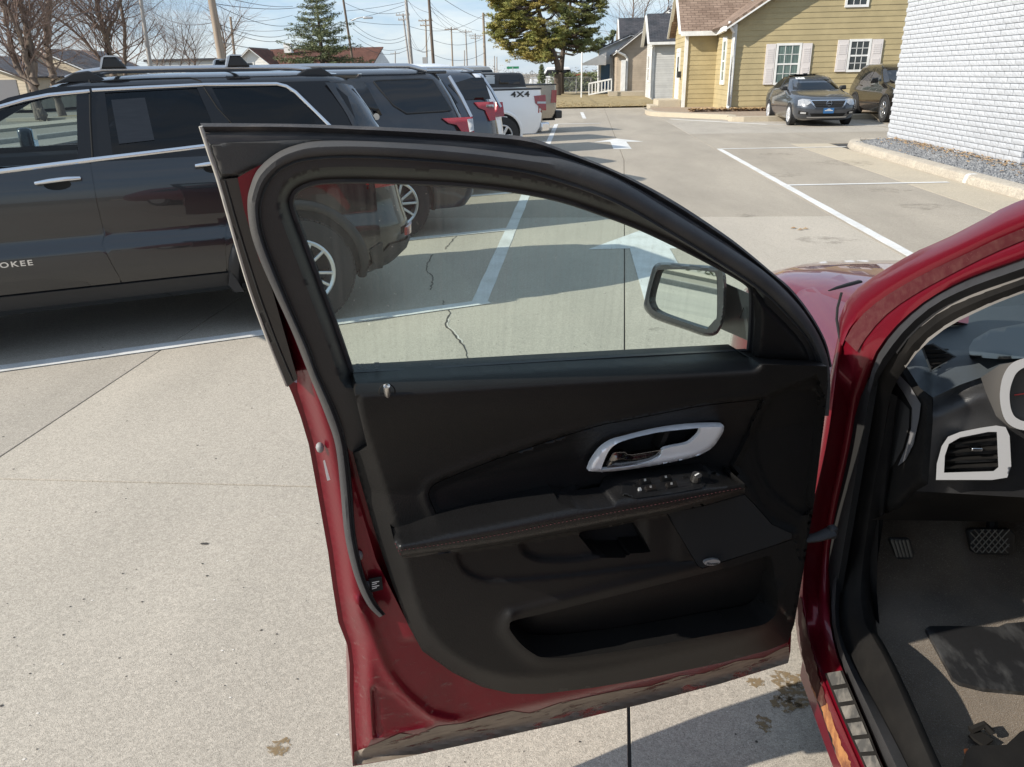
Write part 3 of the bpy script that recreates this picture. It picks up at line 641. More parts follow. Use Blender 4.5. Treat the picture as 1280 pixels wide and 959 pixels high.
# ---- other houses, farther along the lane (plan positions traced on the ground)
def gable_house(name, label, x0, x1, y0, y1, ez, pz, m, roof_m, axis, base=.08, over=.3, ex=.13, siding=('s', 'w'), cat='house'):
    h = empty(name, (0, 0, 0), 0, label, cat)
    if axis == 'x':
        ym = (y0 + y1) / 2; MB().prism([(y0, 0), (y1, 0), (y1, ez), (ym, pz - .1), (y0, ez)], lambda p: (x0, p[0], p[1]), lambda p: (x1, p[0], p[1])).build('wall', m, h)
        k = (pz - ez) / (ym - y0)
        for s in (1, -1):
            e = y0 if s > 0 else y1
            roof_slab('roof', [(x0 - over, e - s * over, ez - over * k + .08), (x1 + over, e - s * over, ez - over * k + .08), (x1 + over, ym, pz + .06), (x0 - over, ym, pz + .06)], .1, roof_m, h)
        rb = MB()
        for s in (1, -1):
            e = y0 if s > 0 else y1; rb.bar((x0 - over - .02, e - s * over, ez - over * k - .05), (x0 - over - .02, ym, pz - .07), .05, .2, up=(1, 0, 0))
        rb.build('rake_board', white_paint, h)
        MB().bb((x0 - over, y0 - over - .1, ez - over * k - .1), (x1 + over, y0 - over + .01, ez - over * k + .05)).build('gutter', white_paint, h)
        ps, pw = [(0, base), (x1 - x0, base), (x1 - x0, ez), (0, ez)], [(0, base), (y1 - y0, base), (y1 - y0, ez), ((y1 - y0) / 2, pz - .1), (0, ez)]
    else:
        xm = (x0 + x1) / 2; MB().prism([(x0, 0), (x1, 0), (x1, ez), (xm, pz - .1), (x0, ez)], lambda p: (p[0], y0, p[1]), lambda p: (p[0], y1, p[1])).build('wall', m, h)
        k = (pz - ez) / (xm - x0)
        for s in (1, -1):
            e = x0 if s > 0 else x1
            roof_slab('roof', [(e - s * over, y0 - over, ez - over * k + .08), (e - s * over, y1 + over, ez - over * k + .08), (xm, y1 + over, pz + .06), (xm, y0 - over, pz + .06)], .1, roof_m, h)
        rb = MB()
        for s in (1, -1):
            e = x0 if s > 0 else x1; rb.bar((e - s * over, y0 - over - .02, ez - over * k - .05), (xm, y0 - over - .02, pz - .07), .05, .22, up=(0, -1, 0))
        rb.build('rake_board', white_paint, h)
        ps, pw = [(0, base), (x1 - x0, base), (x1 - x0, ez), (xm - x0, pz - .1), (0, ez)], [(0, base), (y1 - y0, base), (y1 - y0, ez), (0, ez)]
    h_s, h_w = Wall((x0, y0), (x1, y0), h), Wall((x0, y1), (x0, y0), h)
    if 's' in siding: h_s.siding(ps, m, ex, .2, proud=.018)
    if 'w' in siding: h_w.siding(pw, m, ex, .2, proud=.018)
    return h, h_s, h_w
g0 = at(800, 126); gx = at_y(799, 124, 50).x
h, hs, hw = gable_house('grey_house', 'pale grey sided house with charcoal roof beside the yellow house', gx + .75, 9.5, 50, 55, 3.35, at_y(830, 18, 52.5).z, grey_sid, dark_sh, 'x')
MB().tube([(gx + .68, 49.72, 3.1), (gx + .62, 49.9, 2.85), (gx + .62, 49.9, .2)], .06, 7).build('downspout', white_paint, h)
hw.window(1.6, 2.5, 1.1, 2.5, win_glass, 1, 1, 0, .12); hs.window(3.0, 4.0, 1.1, 2.4, win_glass, 2, 2, 0, .1)
MB().bb((gx + .66, 49.94, .05), (gx + .80, 50.02, 3.3)).build('corner_board', white_paint, h)
tx = at_y(770, 117, 60).x
h, hs, hw = gable_house('tan_house', 'tan sided house with a white porch post and low roof beyond the grey house', tx, tx + 7, 60, 66, 3.0, 5.6, tan_sid, grey_sh, 'y')
MB().tube([(tx - .1, 59.6, 3.0), (tx + .55, 59.8, 2.7), (tx + .72, 59.9, 2.5), (tx + .72, 59.9, .3)], .085, 7).build('downspout', white_paint, h)
MB().bb((tx + .3, 59.75, .1), (tx + .62, 60.0, 2.4)).build('porch_post', white_paint, h)
MB().bb((tx - .6, 57.2, 0), (tx + 1.9, 59.7, .34)).build('porch_slab', concrete_t, h)
hs.window(2.6, 3.7, 1.0, 2.3, win_glass, 2, 2, 0, .12)
px_ = at_y(775, 57, 74).x
h, hs, hw = gable_house('dark_roofed_house', 'house with a steep blue-black shingle roof rising behind the tan house', px_ + .3, px_ + 8, 74, 82, at_y(800, 62, 74).z, at_y(800, 23, 78).z, tan_sid, dark_sh, 'x', ex=.3)
hs.window(2, 3, 1.2, 2.6); 
wx = at_y(754, 100, 66).x
h, hs, hw = gable_house('white_cottage', 'small white cottage with a blue door under a sloping awning', wx - .35, wx + 4.5, 66, 71, 3.3, 4.3, white_sid, grey_sh, 'y', ex=.2)
dr = hs.rect('door', .15, .85, .4, 2.2, .05, 0, M('blue_door', (.06, .14, .25), .5)); hs.rect('casing', .0, .15, .4, 2.3, .08, 0, white_paint, dr); hs.rect('casing', .85, .97, .4, 2.3, .08, 0, white_paint, dr)
aw = MB(); a0, a1 = at_y(757, 66, 65.5), at_y(727, 80, 65.5); aw.add([(a0.x, 66, a0.z), (a1.x, 66, a1.z), (a1.x, 63.6, a1.z), (a0.x, 63.6, a0.z), (a0.x, 66, a0.z - .9), (a1.x, 66, a1.z - .1), (a1.x, 63.6, a1.z - .1), (a0.x, 63.6, a0.z - .9)], [(0, 1, 2, 3), (7, 6, 5, 4), (3, 2, 6, 7), (2, 1, 5, 6), (1, 0, 4, 5), (0, 3, 7, 4)]); aw.build('awning', white_paint, h)
# big dark-gabled house behind the yellow house
h, hs, hw = gable_house('slate_grey_house', 'tall slate grey house whose gable shows above the yellow house', 8.2, 15, 55, 63, 4.8, 8.9, M('slate_siding', (.10, .11, .13), .7), dark_sh, 'y', ex=.25, over=.4)
hs.window(2.9, 4.2, 5.6, 6.9, win_glass, 2, 1, 0, .14)
h2, hs, hw = gable_house('flat_dark_house', 'low dark-trimmed house glimpsed above the grey house roof', 6.4, 11, 58.5, 63, 5.3, at_y(900, 10, 60).z, M('dark_trim', (.07, .08, .09), .7), dark_sh, 'x', ex=.3)
# ramp railing, flag pole, chain-link fence
rl = empty('ramp_railing', (0, 0, 0), 0, 'white wooden ramp railing in front of the white cottage', 'railing')
ra, rb_ = at(736, 119), at(764, 117); ra.y = rb_.y = 57.5; ra.x, rb_.x = at_y(736, 119, 57.5).x, at_y(764, 115, 57.5).x
MB().bar((ra.x, 57.5, .92), (rb_.x, 57.5, 1.18), .09, .1).build('top_rail', white_paint, rl); MB().bar((ra.x, 57.5, .2), (rb_.x, 57.5, .46), .07, .09).build('bottom_rail', white_paint, rl)
for k in range(8):
    x = ra.x + (rb_.x - ra.x) * k / 7; MB().bb((x - .035, 57.47, .15 + .26 * k / 7), (x + .035, 57.53, .95 + .26 * k / 7)).build('baluster', white_paint, rl)
pp = at_y(727, 100, 56); o = MB().tube([(pp.x, 56, 0), (pp.x, 56, 2.9)], .05, 8).build('awning_post', white_paint); tag(o, 'slim white post standing on the lawn left of the ramp railing', 'post')
fe = empty('chain_link_fence', (0, 0, 0), 0, 'grey chain-link fence on steel posts across the end of the lawn', 'fence')
galv = M('galvanised_steel', (.55, .56, .57), .4, .7)
fx0, fx1 = at_y(684, 100, 66).x, at_y(757, 100, 66).x
fpx = [fx0 + (fx1 - fx0) * k / 4 for k in range(-3, 5)]
for x in fpx: MB().tube([(x, 66, 0), (x, 66, 1.32)], .045, 7).build('post', galv, fe)
MB().tube([(fpx[0], 66, 1.28), (fpx[-1], 66, 1.28)], .035, 6).build('top_rail', galv, fe)
wm = MB(); d = .10; n = int((fpx[-1] - fpx[0]) / d)
for k in range(n):
    x = fpx[0] + k * d
    for s in (1, -1):
        xa, xb = (x, x + 1.2) if s > 0 else (x + 1.2, x)
        if xb < fpx[-1] and xa < fpx[-1]: wm.bar((xa, 66, .05), (xb, 66, 1.25), .008, .008, up=(0, 1, 0))
tag(wm.build('mesh', galv, fe), kind='stuff')
# houses beyond the parked cars, left
p = at_y(64, 67, 58); q = at_y(113, 92, 58)
h, hs, hw = gable_house('cream_house', 'cream sided house behind the bare trees left of the roof rack', p.x * 2 - q.x - 1.5, q.x, 58, 66, q.z + .2, p.z + .3, cream_sid, grey_sh, 'y', ex=.22)
hs.window(1.2, 2.2, 1.2, 2.6, win_glass, 1, 2, 0, .1)
p = at_y(0, 84, 52)
h, hs, hw = gable_house('beige_garage', 'beige garage with white eave at the far left behind the tree trunk', p.x - 6, p.x + 1.5, 52, 58, 2.1, 3.4, cream_sid, grey_sh, 'y', ex=.2)
hs.rect('garage_door', 4.6, 6.9, .05, 1.9, .04, 0, M('garage_door_paint', (.16, .16, .17), .6))
p = at_y(313, 60, 75); q = at_y(340, 80, 75); zl = q.z
h, hs, hw = gable_house('white_gabled_house', 'white gabled house with red-brown roof beside the tall spruce', p.x * 2 - q.x, q.x, 75, 79, zl - .1, p.z, white_sid, red_sh, 'y', ex=.25)
hs.window(.9, 1.9, zl - 1.2, zl + .1, win_glass, 1, 1, 0, .1)
MB().prism([(76, 0), (84, 0), (84, zl), (80, p.z - .1), (76, zl)], lambda a: (q.x - .3, a[0], a[1]), lambda a: (q.x + 9, a[0], a[1])).build('wall', white_sid, h)
roof_slab('roof', [(p.x, 75.6, zl - .1), (q.x + 9.4, 75.6, zl - .1), (q.x + 9.4, 80, p.z), (p.x, 80, p.z)], .1, red_sh, h)
MB().bb((q.x + .2, 78, p.z - .4), (q.x + .9, 78.7, p.z + .45)).build('chimney', white_sid, h)
p = at_y(250, 76, 130)
mb = MB().bb((p.x - 9, 130, 0), (p.x + 8, 140, p.z)); o = empty('long_shed', (0, 0, 0), 0, 'long low pale shed far away between the bare trees', 'shed'); mb.build('wall', M('shed_paint', (.5, .5, .48), .7), o); MB().bb((p.x - 9.3, 129.6, p.z), (p.x + 8.3, 140.4, p.z + .35)).build('roof', grey_sh, o)
# ================================================================== TREES, POLES, WIRES
bark = M('grey_brown_bark', (.20, .155, .12), .9, col2=(.11, .085, .07), vs=3, stretch=(3, 3, .6), bump=.02, bs=9)
twig_mat = M('bare_twigs', (.21, .15, .125), .9)
bark_d = M('dark_bark', (.09, .07, .055), .9, bump=.02, bs=9)
needle_d = M('spruce_needles', (.10, .125, .06), .8, col2=(.16, .18, .085), vs=.9, vd=4)
needle_y = M('yellow_green_needles', (.20, .215, .055), .8, col2=(.34, .27, .075), vs=.5, vd=5, lo=.4, hi=.6)
needle_m = M('pine_needles', (.15, .18, .06), .8, col2=(.25, .24, .08), vs=.6, vd=5)
def stick(mb, p, q, r0, r1, n=3):
    t = (q - p); a = t.cross(Vector((.3, .2, 1))); a = a.normalized() if a.length > 1e-5 else Vector((1, 0, 0)); b = t.cross(a).normalized()
    v = [p + (a * cos(6.2832 * k / n) + b * sin(6.2832 * k / n)) * r0 for k in range(n)] + [q + (a * cos(6.2832 * k / n) + b * sin(6.2832 * k / n)) * r1 for k in range(n)]
    mb.add(v, [(k, (k + 1) % n, n + (k + 1) % n, n + k) for k in range(n)])
def twigs(mb, p, d, L, r, depth, R, up=.25, fan=.75, kids=(3, 5), count=None):
    if count is not None:
        if count[0] <= 0: return
        count[0] -= 1
    seg = 3 if depth > 1 else 2; c = p.copy(); dd = d.copy(); r_ = r
    for i in range(seg):
        dd = (dd + Vector((R.gauss(0, .16), R.gauss(0, .16), R.gauss(.04, .14)))).normalized(); q = c + dd * (L / seg); r2 = r_ * (.80 if depth else .6)
        stick(mb, c, q, r_, r2, 5 if r_ > .05 else 3); c, r_ = q, r2
        if depth > 0:
            for k in range(R.randint(*kids) // (1 if i else 2)):
                ax = Vector((R.gauss(0, 1), R.gauss(0, 1), R.gauss(0, .7) + up)).normalized()
                twigs(mb, c, (dd * (1 - fan * .5) + ax * fan).normalized(), L * R.uniform(.42, .72), r_ * R.uniform(.42, .62), depth - 1, R, up, fan, kids, count)
def bare_tree(name, label, trunks, Y, seed, depth=4, cnt=17000, L=3.6, group='bare trees beyond the parked cars'):
    R = random.Random(seed); h = empty(name, (0, 0, 0), 0, label, 'tree', group); tb, cb = MB(), MB()
    for pts, r0, r1, dy in trunks:
        P = [at_y(a, b, Y + dy * i) for i, (a, b) in enumerate(pts)]
        if P[0].z > .1: e = P[0] - (P[1] - P[0]) * .3; P = [Vector((e.x * .35 + P[0].x * .65, P[0].y, -.1))] + P
        C = [Vector(p) for p in crv(P, 5)]; k = len(C); rr = [.82 * (r0 + (r1 - r0) * i / (k - 1)) for i in range(k)]
        C = [p + Vector((R.gauss(0, r1 * .2), R.gauss(0, r1 * .2), 0)) for p in C]; tb.tube(C, rr, 9)
        for i in range(k // 3, k):
            for j in range(2 if i < k - 1 else 4):
                cc = [int(cnt / (1.4 * k))]; d = (C[i] - C[i - 1]).normalized(); ax = Vector((R.gauss(0, 1), R.gauss(0, .8), R.uniform(-.1, .9))).normalized()
                twigs(cb, C[i], (d * .45 + ax * .8).normalized(), L * R.uniform(.6, 1.1), min(.045, rr[i] * R.uniform(.22, .45)), depth, R, .25, .8, (3, 5), cc)
    e = h; tb.build('trunk', bark, h, smooth=60); cb.build('crown', twig_mat, h)
    return h
bare_tree('bare_tree', 'thick leaning trunks of a bare tree at the far left above the hood', [([(42, 108), (33, 100), (20, 80), (12, 50), (5, 0), (0, -40)], .24, .13, .1), ([(38, 103), (32, 70), (21, 35), (8, 10), (-14, -20)], .22, .10, -.1), ([(44, 106), (38, 62), (33, 31), (25, 0), (16, -40)], .26, .14, .2)], 40, 1)
bare_tree('bare_tree', 'single upright rough-barked bare trunk right of the leaning trunks', [([(68, 104), (66, 92), (60, 62), (60, 25), (63, -5), (60, -50)], .27, .17, .15)], 43, 2)
bare_tree('bare_tree', 'spreading bare tree with a long low left branch above the roof rack', [([(142, 95), (140, 80), (134, 50), (125, 22), (119, -10), (110, -50)], .30, .12, .1), ([(139, 92), (128, 78), (106, 52), (84, 32), (62, 18)], .14, .06, -.3), ([(134, 52), (118, 28), (92, 4), (70, -20)], .14, .07, -.3), ([(134, 50), (146, 20), (152, -20)], .13, .07, .2)], 48, 3)
bare_tree('bare_tree', 'slender straight bare tree between the spreading tree and grey pole', [([(157, 95), (156, 75), (156, 37), (150, 0), (148, -40)], .17, .09, .1)], 50, 4)
bare_tree('bare_thicket', 'twiggy reddish bare thicket around the grey pole', [([(x, 92), (x + rnd.uniform(-4, 4), 78), (x + rnd.uniform(-10, 8), 58), (x + rnd.uniform(-16, 16), 30)], .05, .02, .2) for x in (172, 196, 206, 216, 226, 236, 246)], 52, 5, 4, 5500, 3.2)
bare_tree('bare_tree', 'small forked bare tree right behind the thick leaning pole', [([(284, 92), (281, 70), (279, 45), (270, 18)], .12, .05, .1), ([(281, 62), (290, 42), (302, 20)], .08, .04, .1), ([(245, 90), (243, 70), (232, 50)], .08, .04, .1)], 58, 6, 4, 3000, 2.6)
bare_tree('bare_tree', 'pale bare tree crown behind the dark roofed house', [([(790, 60), (790, 30), (792, 10), (790, -14)], .16, .07, .1), ([(806, 60), (806, 20), (812, 0)], .14, .06, .1), ([(778, 62), (776, 44), (772, 30)], .1, .04, .1), ([(830, 30), (836, 4), (832, -20)], .12, .06, .1)], 96, 8, 4, 2200, 4.2)

def needles(mb, c, rx, rz, n, R, s=.22):
    for k in range(n):
        a, b = R.uniform(0, 6.283), R.gauss(0, .45); q = c + Vector((rx * cos(a) * R.random() ** .5, rx * sin(a) * R.random() ** .5, rz * b))
        u = Vector((R.gauss(0, 1), R.gauss(0, 1), R.gauss(0, .6))).normalized() * s * R.uniform(.6, 1.4); w = u.cross(Vector((R.gauss(0, 1), R.gauss(0, 1), R.gauss(0, 1)))).normalized() * s * .24
        mb.add([q - u, q + w, q + u * 1.1, q - w], [(0, 1, 2, 3)])
def spruce(name, label, base, H, R0, seed, nm, top_px=None):
    R = random.Random(seed); h = empty(name, base, 0, label, 'tree'); t, br, cr_ = MB(), MB(), MB()
    t.tube([(0, 0, -.1), (0, 0, H * .5), (0, 0, H)], [.26, .15, .02], 8); z = H * .10
    while z < H * .985:
        f = 1 - z / H; L0 = R0 * (f ** .72) + .15; nb = R.randint(9, 12); a0 = R.uniform(0, 6)
        for k in range(nb):
            if R.random() < .06: continue
            a = a0 + 6.283 * k / nb + R.gauss(0, .2); L = L0 * R.uniform(.62, 1.12); d = Vector((cos(a), sin(a), R.uniform(-.12, .22) + .25 * (1 - f))); p = Vector((0, 0, z)); q = p + d * L; q.z += -.10 * L
            stick(br, p, q, .05 * f + .012, .008, 3)
            m = max(3, int(L / .26))
            for i in range(m):
                u = (i + .6) / m
                if u < .22: continue
                c = p.lerp(q, u); c.z -= .10 * sin(u * 3.1); needles(cr_, c, .30 * (1.15 - u * .5), .16, R.randint(12, 20), R, .115)
        z += R.uniform(.30, .46)
    t.build('trunk', bark_d, h, smooth=60); br.build('limbs', bark_d, h); cr_.build('crown', nm, h); return h
b = at_y(404, 84, 62); tp = at_y(394, -12, 62)
spruce('spruce_tree', 'tall dark conical spruce behind the roof rails of the parked cars', (b.x, 62, 0), tp.z, 4.6, 11, needle_d)
def pine(name, label, Y, trunk, clumps, seed, nm, r0=.3, dens=60, s=.22, spread=1.0):
    """trunk: points traced up the stem; clumps: (x, y, size) traced foliage masses, each fed by a limb from the stem"""
    R = random.Random(seed); h = empty(name, (0, 0, 0), 0, label, 'tree'); t, br, cr_ = MB(), MB(), MB()
    P = [at_y(a, b, Y) for a, b in trunk]; P = [Vector((P[0].x, Y, -.1))] + P; C = [Vector(p) for p in crv(P, 6)]; k = len(C); t.tube(C, [r0 * (1 - .8 * i / k) for i in range(k)], 9)
    for x, y, sz in clumps:
        for s_ in range(3):
            c = at_y(x + R.gauss(0, sz * .3), y + R.gauss(0, sz * .22), Y); c.y += R.gauss(0, 1) * sz * .06 * spread; rr = sz * .036 * R.uniform(.7, 1.2)
            j = min(C, key=lambda p: (p - (c - Vector((0, 0, rr * 1.2)))).length); m = j.lerp(c, .55) + Vector((0, 0, -.25))
            stick(br, j, m, .07, .045, 4); stick(br, m, c, .045, .015, 3)
            for i in range(4):
                d = Vector((R.gauss(0, 1), R.gauss(0, 1), R.gauss(0, .5))) * rr; stick(br, m.lerp(c, .6), c + d, .02, .006, 3)
                needles(cr_, c + d, rr * .7, rr * .34, dens // 3, R, s)
            needles(cr_, c, rr * 1.0, rr * .5, dens, R, s)
    t.build('trunk', bark_d, h, smooth=60); br.build('limbs', bark_d, h); cr_.build('crown', nm, h); return h
R = random.Random(21); cl = []
for k in range(112):
    y = R.uniform(-28, 73); half = 42 if y < 40 else 42 - (y - 40) * .55; cl.append((656 + R.uniform(-1, 1) * half + (6 if y > 40 else 0), y, R.uniform(6, 10)))
pine('cedar_tree', 'broad yellow-green evergreen behind the white pickup', 62, [(697, 96), (696, 78), (682, 40), (670, 0), (664, -40)], cl, 22, needle_y, .3, 96, .105)
cl = []
for k in range(64):
    y = R.uniform(-30, 62); cl.append((712 + R.uniform(-22, 22 + max(0, 30 - y * .55)), y, R.uniform(6, 11)))
cl += [(752, 8, 8), (757, -4, 9), (745, 22, 7), (740, 38, 7), (735, 50, 7), (745, 60, 6), (728, 62, 7), (690, 68, 8), (688, 60, 9), (755, -12, 10), (748, 0, 9), (738, 10, 9), (748, 14, 7), (736, 26, 8), (730, 44, 8), (722, 56, 8)]
pine('pine_tree', 'open-branched dark green pine standing right of the yellow-green evergreen', 66, [(701, 96), (702, 80), (706, 50), (712, 10), (720, -40)], cl, 23, needle_m, .3, 66, .105)
pine('leaning_evergreen', 'feathery dark evergreen bough rising over the white cottage roof', 84, [(768, 70), (764, 60)], [(742, 58, 6), (748, 54, 7), (755, 52, 8), (761, 46, 7), (766, 40, 5), (738, 62, 5), (752, 60, 6)], 24, needle_d, .12, 50, .16)
R = random.Random(31); cb = at_y(677, 95, 58); h = empty('columnar_shrub', (cb.x, 58, 0), 0, 'narrow dark green columnar shrub on the lawn edge behind the pickup', 'shrub'); m = MB()
for k in range(60): needles(m, Vector((0, 0, .15 + k * .034)), .30 * (1 - (k / 62) ** 3) + .03, .1, 14, R, .12)
m.build('crown', needle_d, h); MB().tube([(0, 0, -.05), (0, 0, 1.6)], .04, 6).build('stem', bark_d, h)
p0, p1 = at_y(690, 90, 78), at_y(752, 88, 78); h = empty('juniper_hedge', (0, 0, 0), 0, 'low dark juniper hedge behind the chain-link fence', 'hedge'); m = MB()
for k in range(260): needles(m, Vector((R.uniform(p0.x, p1.x), 78 + R.gauss(0, .5), R.uniform(.1, 1.5))), .4, .25, 16, R, .2)
m.build('crown', needle_d, h)
h = empty('clipped_hedge', (-26, 0, 0), 0, 'dark clipped hedge left of the lot, added for the side mirror to reflect', 'hedge'); m = MB()  # off-frame hedge put in as content for the side mirror's reflection
for k in range(900): needles(m, Vector((R.gauss(0, .35), R.uniform(-14, 22), R.uniform(.05, 1.1))), .35, .2, 9, R, .14)
m.build('crown', needle_d, h)
# far tree line and low roofs on the horizon
m = MB()
for k in range(5200):
    x = R.uniform(-150, 60); y = 190 + R.uniform(0, 30); z = abs(R.gauss(0, .9 + .5 * sin(x * .21))) + .1; needles(m, Vector((x, y, z)), 1.2, .7, 3, R, .34)
tag(m.build('far_tree_line', M('hazed_brush', (.26, .24, .22), .9)), 'grey-brown line of far trees along the horizon behind the poles', 'tree line', kind='stuff')  # brush colour paled to imitate haze at the horizon

# ---- poles and wires
wood, wood_g, wood_d = M('pole_wood', (.33, .27, .21), .9, col2=(.24, .19, .15), vs=2, stretch=(4, 4, .3)), M('weathered_pole_wood', (.40, .38, .36), .9, col2=(.3, .28, .26), vs=2, stretch=(4, 4, .3)), M('dark_pole_wood', (.13, .10, .08), .9)
wire_mat = M('wire', (.09, .09, .10), .6)
GP = 'utility poles along the street'
def pole(label, foot, top, Y, r, m, arms=(), cat='utility pole', name='utility_pole'):
    a, b = at_y(*foot, Y), at_y(*top, Y); d = (a - b); a = b + d * (b.z / (b.z - a.z)); h = empty(name, a, 0, label, cat, GP); b = b - a
    MB().tube([(0, 0, -.2), b * .5, b], [r * 1.15, r, r * .85], 10).build('shaft', m, h, smooth=60)
    for py, w in arms:
        z = at_y(top[0], py, Y).z; c = b * (z / b.z); mb = MB().bb((c.x - w, -.16, c.z - .06), (c.x + w, -.05, c.z + .06)); mb.build('crossarm', m, h)
        i = MB()
        for u in (-.9, -.45, .45, .9): i.tube([(c.x + w * u, -.1, c.z + .06), (c.x + w * u, -.1, c.z + .22)], [.04, .03], 6)
        i.build('insulator', M('insulator', (.3, .25, .2), .3), h)
    return h
poles = {}
poles['big'] = pole('thick pale leaning pole rising behind the front roof-rack foot', (280, 90), (261, -20), 34, .165, wood)
poles['grey'] = pole('slim grey pole among the bare trees', (189, 90), (174, -12), 46, .11, wood_g)
poles['short'] = pole('short far brown pole left of the white gabled house', (293.5, 72), (288, 21), 64, .10, wood)
poles['lamp'] = pole('brown pole with a long street lamp arm beside the spruce', (442, 84), (427, -14), 70, .10, wood_d)
poles['a1'] = pole('leaning far pole with a crossarm, touching the pale grey pole', (512, 84), (503.5, 17), 95, .11, wood_g, ((19, .8), (25, .6)))
poles['pale'] = pole('pale grey thick pole, left one of the tall close pair', (515, 84), (506, -16), 74, .15, wood_g)
poles['dark'] = pole('dark brown thick pole, right one of the tall close pair', (542, 82), (535, -16), 72, .135, wood_d)
poles['a2'] = pole('far crossarm pole just left of the dark brown pole, with a meter box', (534, 84), (532, 24), 105, .11, wood, ((26, .9), (32, .7)))
poles['a3'] = pole('first small crossarm pole right of the dark brown pole', (566, 86), (564, 34), 120, .12, wood, ((37, .95),))
poles['a4'] = pole('second small crossarm pole, midway along the far row', (584, 86), (582, 37), 135, .13, wood_g, ((40, 1.0),))
poles['a5'] = pole('third small crossarm pole, close to the tall plain pole', (596, 90), (594, 42), 140, .13, wood_g, ((45, 1.0), (48, .8)))
poles['plain'] = pole('tall plain brown pole without crossarm left of the yellow-green evergreen', (607, 98), (604, 16), 82, .13, wood)
for i, (x, y0, y1, lb) in enumerate(((471, 84, 62, 'tiny far pole in the gap right of the spruce'), (494, 84, 64, 'tiny far pole left of the leaning crossarm pole'), (459, 84, 67, 'faintest tiny far pole nearest to the spruce'), (580.5, 86, 63, 'tiny far pole between the small crossarm poles'), (618, 95, 70, 'far pole under the left edge of the yellow-green evergreen'), (621, 95, 71, 'far pole half hidden by the yellow-green evergreen'))):
    pole(lb, (x, y0), (x, y1), 210, .16, wood_g, ((y1 + 3, 1.2),) if i < 3 else ())
mb = MB(); h = poles['a2']; z = at_y(533, 77, 105).z; MB().bb((-.4, -.5, z - .5), (.2, -.1, z + .5)).build('meter_box', M('box_grey', (.3, .3, .3), .5), h)
h = poles['lamp']; o = Vector(h.location); p = [at_y(*q, 70) - o for q in ((439, 26), (446, 23), (453, 21.5), (457, 22))]; MB().tube(p, .05, 6).build('lamp_arm', galv, h); e = p[-1]; MB().box((e.x + .2, e.y, e.z - .02), (.8, .3, .16)).build('lamp_head', galv, h, bevel=.04)
def wire(host, a, Ya, b, Yb, sag, r=.015):
    h = poles[host]; o = Vector(h.location); p, q = at_y(*a, Ya) - o, at_y(*b, Yb) - o
    MB().tube([p.lerp(q, k / 12) + Vector((0, 0, -4 * sag * (k / 12) * (1 - k / 12))) for k in range(13)], r, 4, cap=False).build('wire', wire_mat, h)
for a in (('lamp', (437, 25), 70, (506, 6), 74, .1), ('lamp', (441, 26), 70, (506, 31), 74, .1), ('pale', (506, 31), 74, (604, 19), 82, .9), ('lamp', (441, 29), 70, (508, 44), 74, .8), ('lamp', (441, 36), 70, (508, 49), 74, .7), ('lamp', (447, 48), 70, (510, 58), 74, .6), ('lamp', (448, 55), 70, (510, 62), 74, .6),
          ('plain', (604, 24), 82, (536, -14), 40, .2), ('dark', (537, 8), 72, (602, 39), 140, .4), ('dark', (537, 12), 72, (594, 44), 140, .5), ('dark', (537, 2), 72, (582, 39), 135, .5), ('dark', (537, 6), 72, (564, 36), 120, .5), ('pale', (508, -4), 74, (532, 26), 105, .4), ('pale', (508, 0), 74, (538, 16), 72, .2),
          ('a2', (525, 26), 105, (558, 37), 120, .3), ('a2', (541, 26), 105, (571, 37), 120, .3), ('a3', (558, 37), 120, (576, 40), 135, .25), ('a3', (571, 37), 120, (589, 40), 135, .25), ('a4', (576, 40), 135, (589, 45), 140, .2), ('a4', (589, 40), 135, (602, 46), 140, .2), ('pale', (513, 58), 74, (541, 62), 72, .3), ('dark', (541, 50), 72, (604, 48), 82, .5), ('dark', (541, 68), 72, (606, 66), 82, .6), ('pale', (512, 46), 74, (540, 30), 72, 1.6), ('pale', (512, 40), 74, (536, 62), 72, .8),
          ('plain', (604, 20), 82, (660, 30), 120, .5), ('plain', (604, 26), 82, (690, 52), 150, .5), ('big', (264, 3), 34, (366, 31), 66, .4), ('big', (268, 28), 34, (362, 42), 66, .4), ('big', (270, 33), 34, (362, 48), 66, .4), ('big', (264, 4), 34, (427, -8), 70, .6), ('big', (275, 52), 34, (366, 57), 66, .3), ('grey', (176, 4), 46, (270, 27), 34, .5), ('grey', (176, 4), 46, (-40, 8), 40, .5), ('short', (289, 27), 64, (366, 19), 80, .2), ('short', (289, 36), 64, (366, 36), 80, .2), ('big', (262, -8), 34, (366, 8), 70, .2), ('lamp', (428, 2), 70, (506, 14), 74, .5), ('lamp', (430, 14), 70, (508, 2), 74, .1)):
    wire(*a)
for a, b, s in (((758, 17), (790, 22), .3), ((735, 35), (790, 38), .3), ((720, 53), (784, 54), .3), ((724, 58), (780, 60), .3)):
    wire('plain', a, 110, b, 120, s, .02)
# ================================================================== VEHICLES
def paint(n, c, flakes=0, rough=.28, dirt=None): return M(n, c, rough, .35 if flakes else .0, coat=1.0, coatr=.02, spec=.5, flakes=flakes)
jeep_black = M('black_car_paint', (.006, .0065, .008), .25, 0, coat=1.0, coatr=.015, bump=.00004, bs=30)
char_paint = M('charcoal_car_paint', (.020, .022, .027), .3, .3, coat=.9, coatr=.06, col2=(.036, .037, .04), vs=4, lo=.5, hi=.75)
grey_blue = M('grey_blue_car_paint', (.052, .062, .078), .3, .5, coat=1, coatr=.03)
white_car = M('white_car_paint', (.80, .81, .82), .3, coat=1, coatr=.03)
silver_car = M('silver_car_paint', (.42, .38, .32), .25, .7, coat=1)
dark_suv = M('brown_black_paint', (.010, .0085, .0075), .25, .2, coat=1, coatr=.02)
satin_alu = M('satin_aluminium', (.55, .56, .58), .3, .9)
trim_black = M('exterior_black_trim', (.018, .018, .019), .5)
void = dark_void
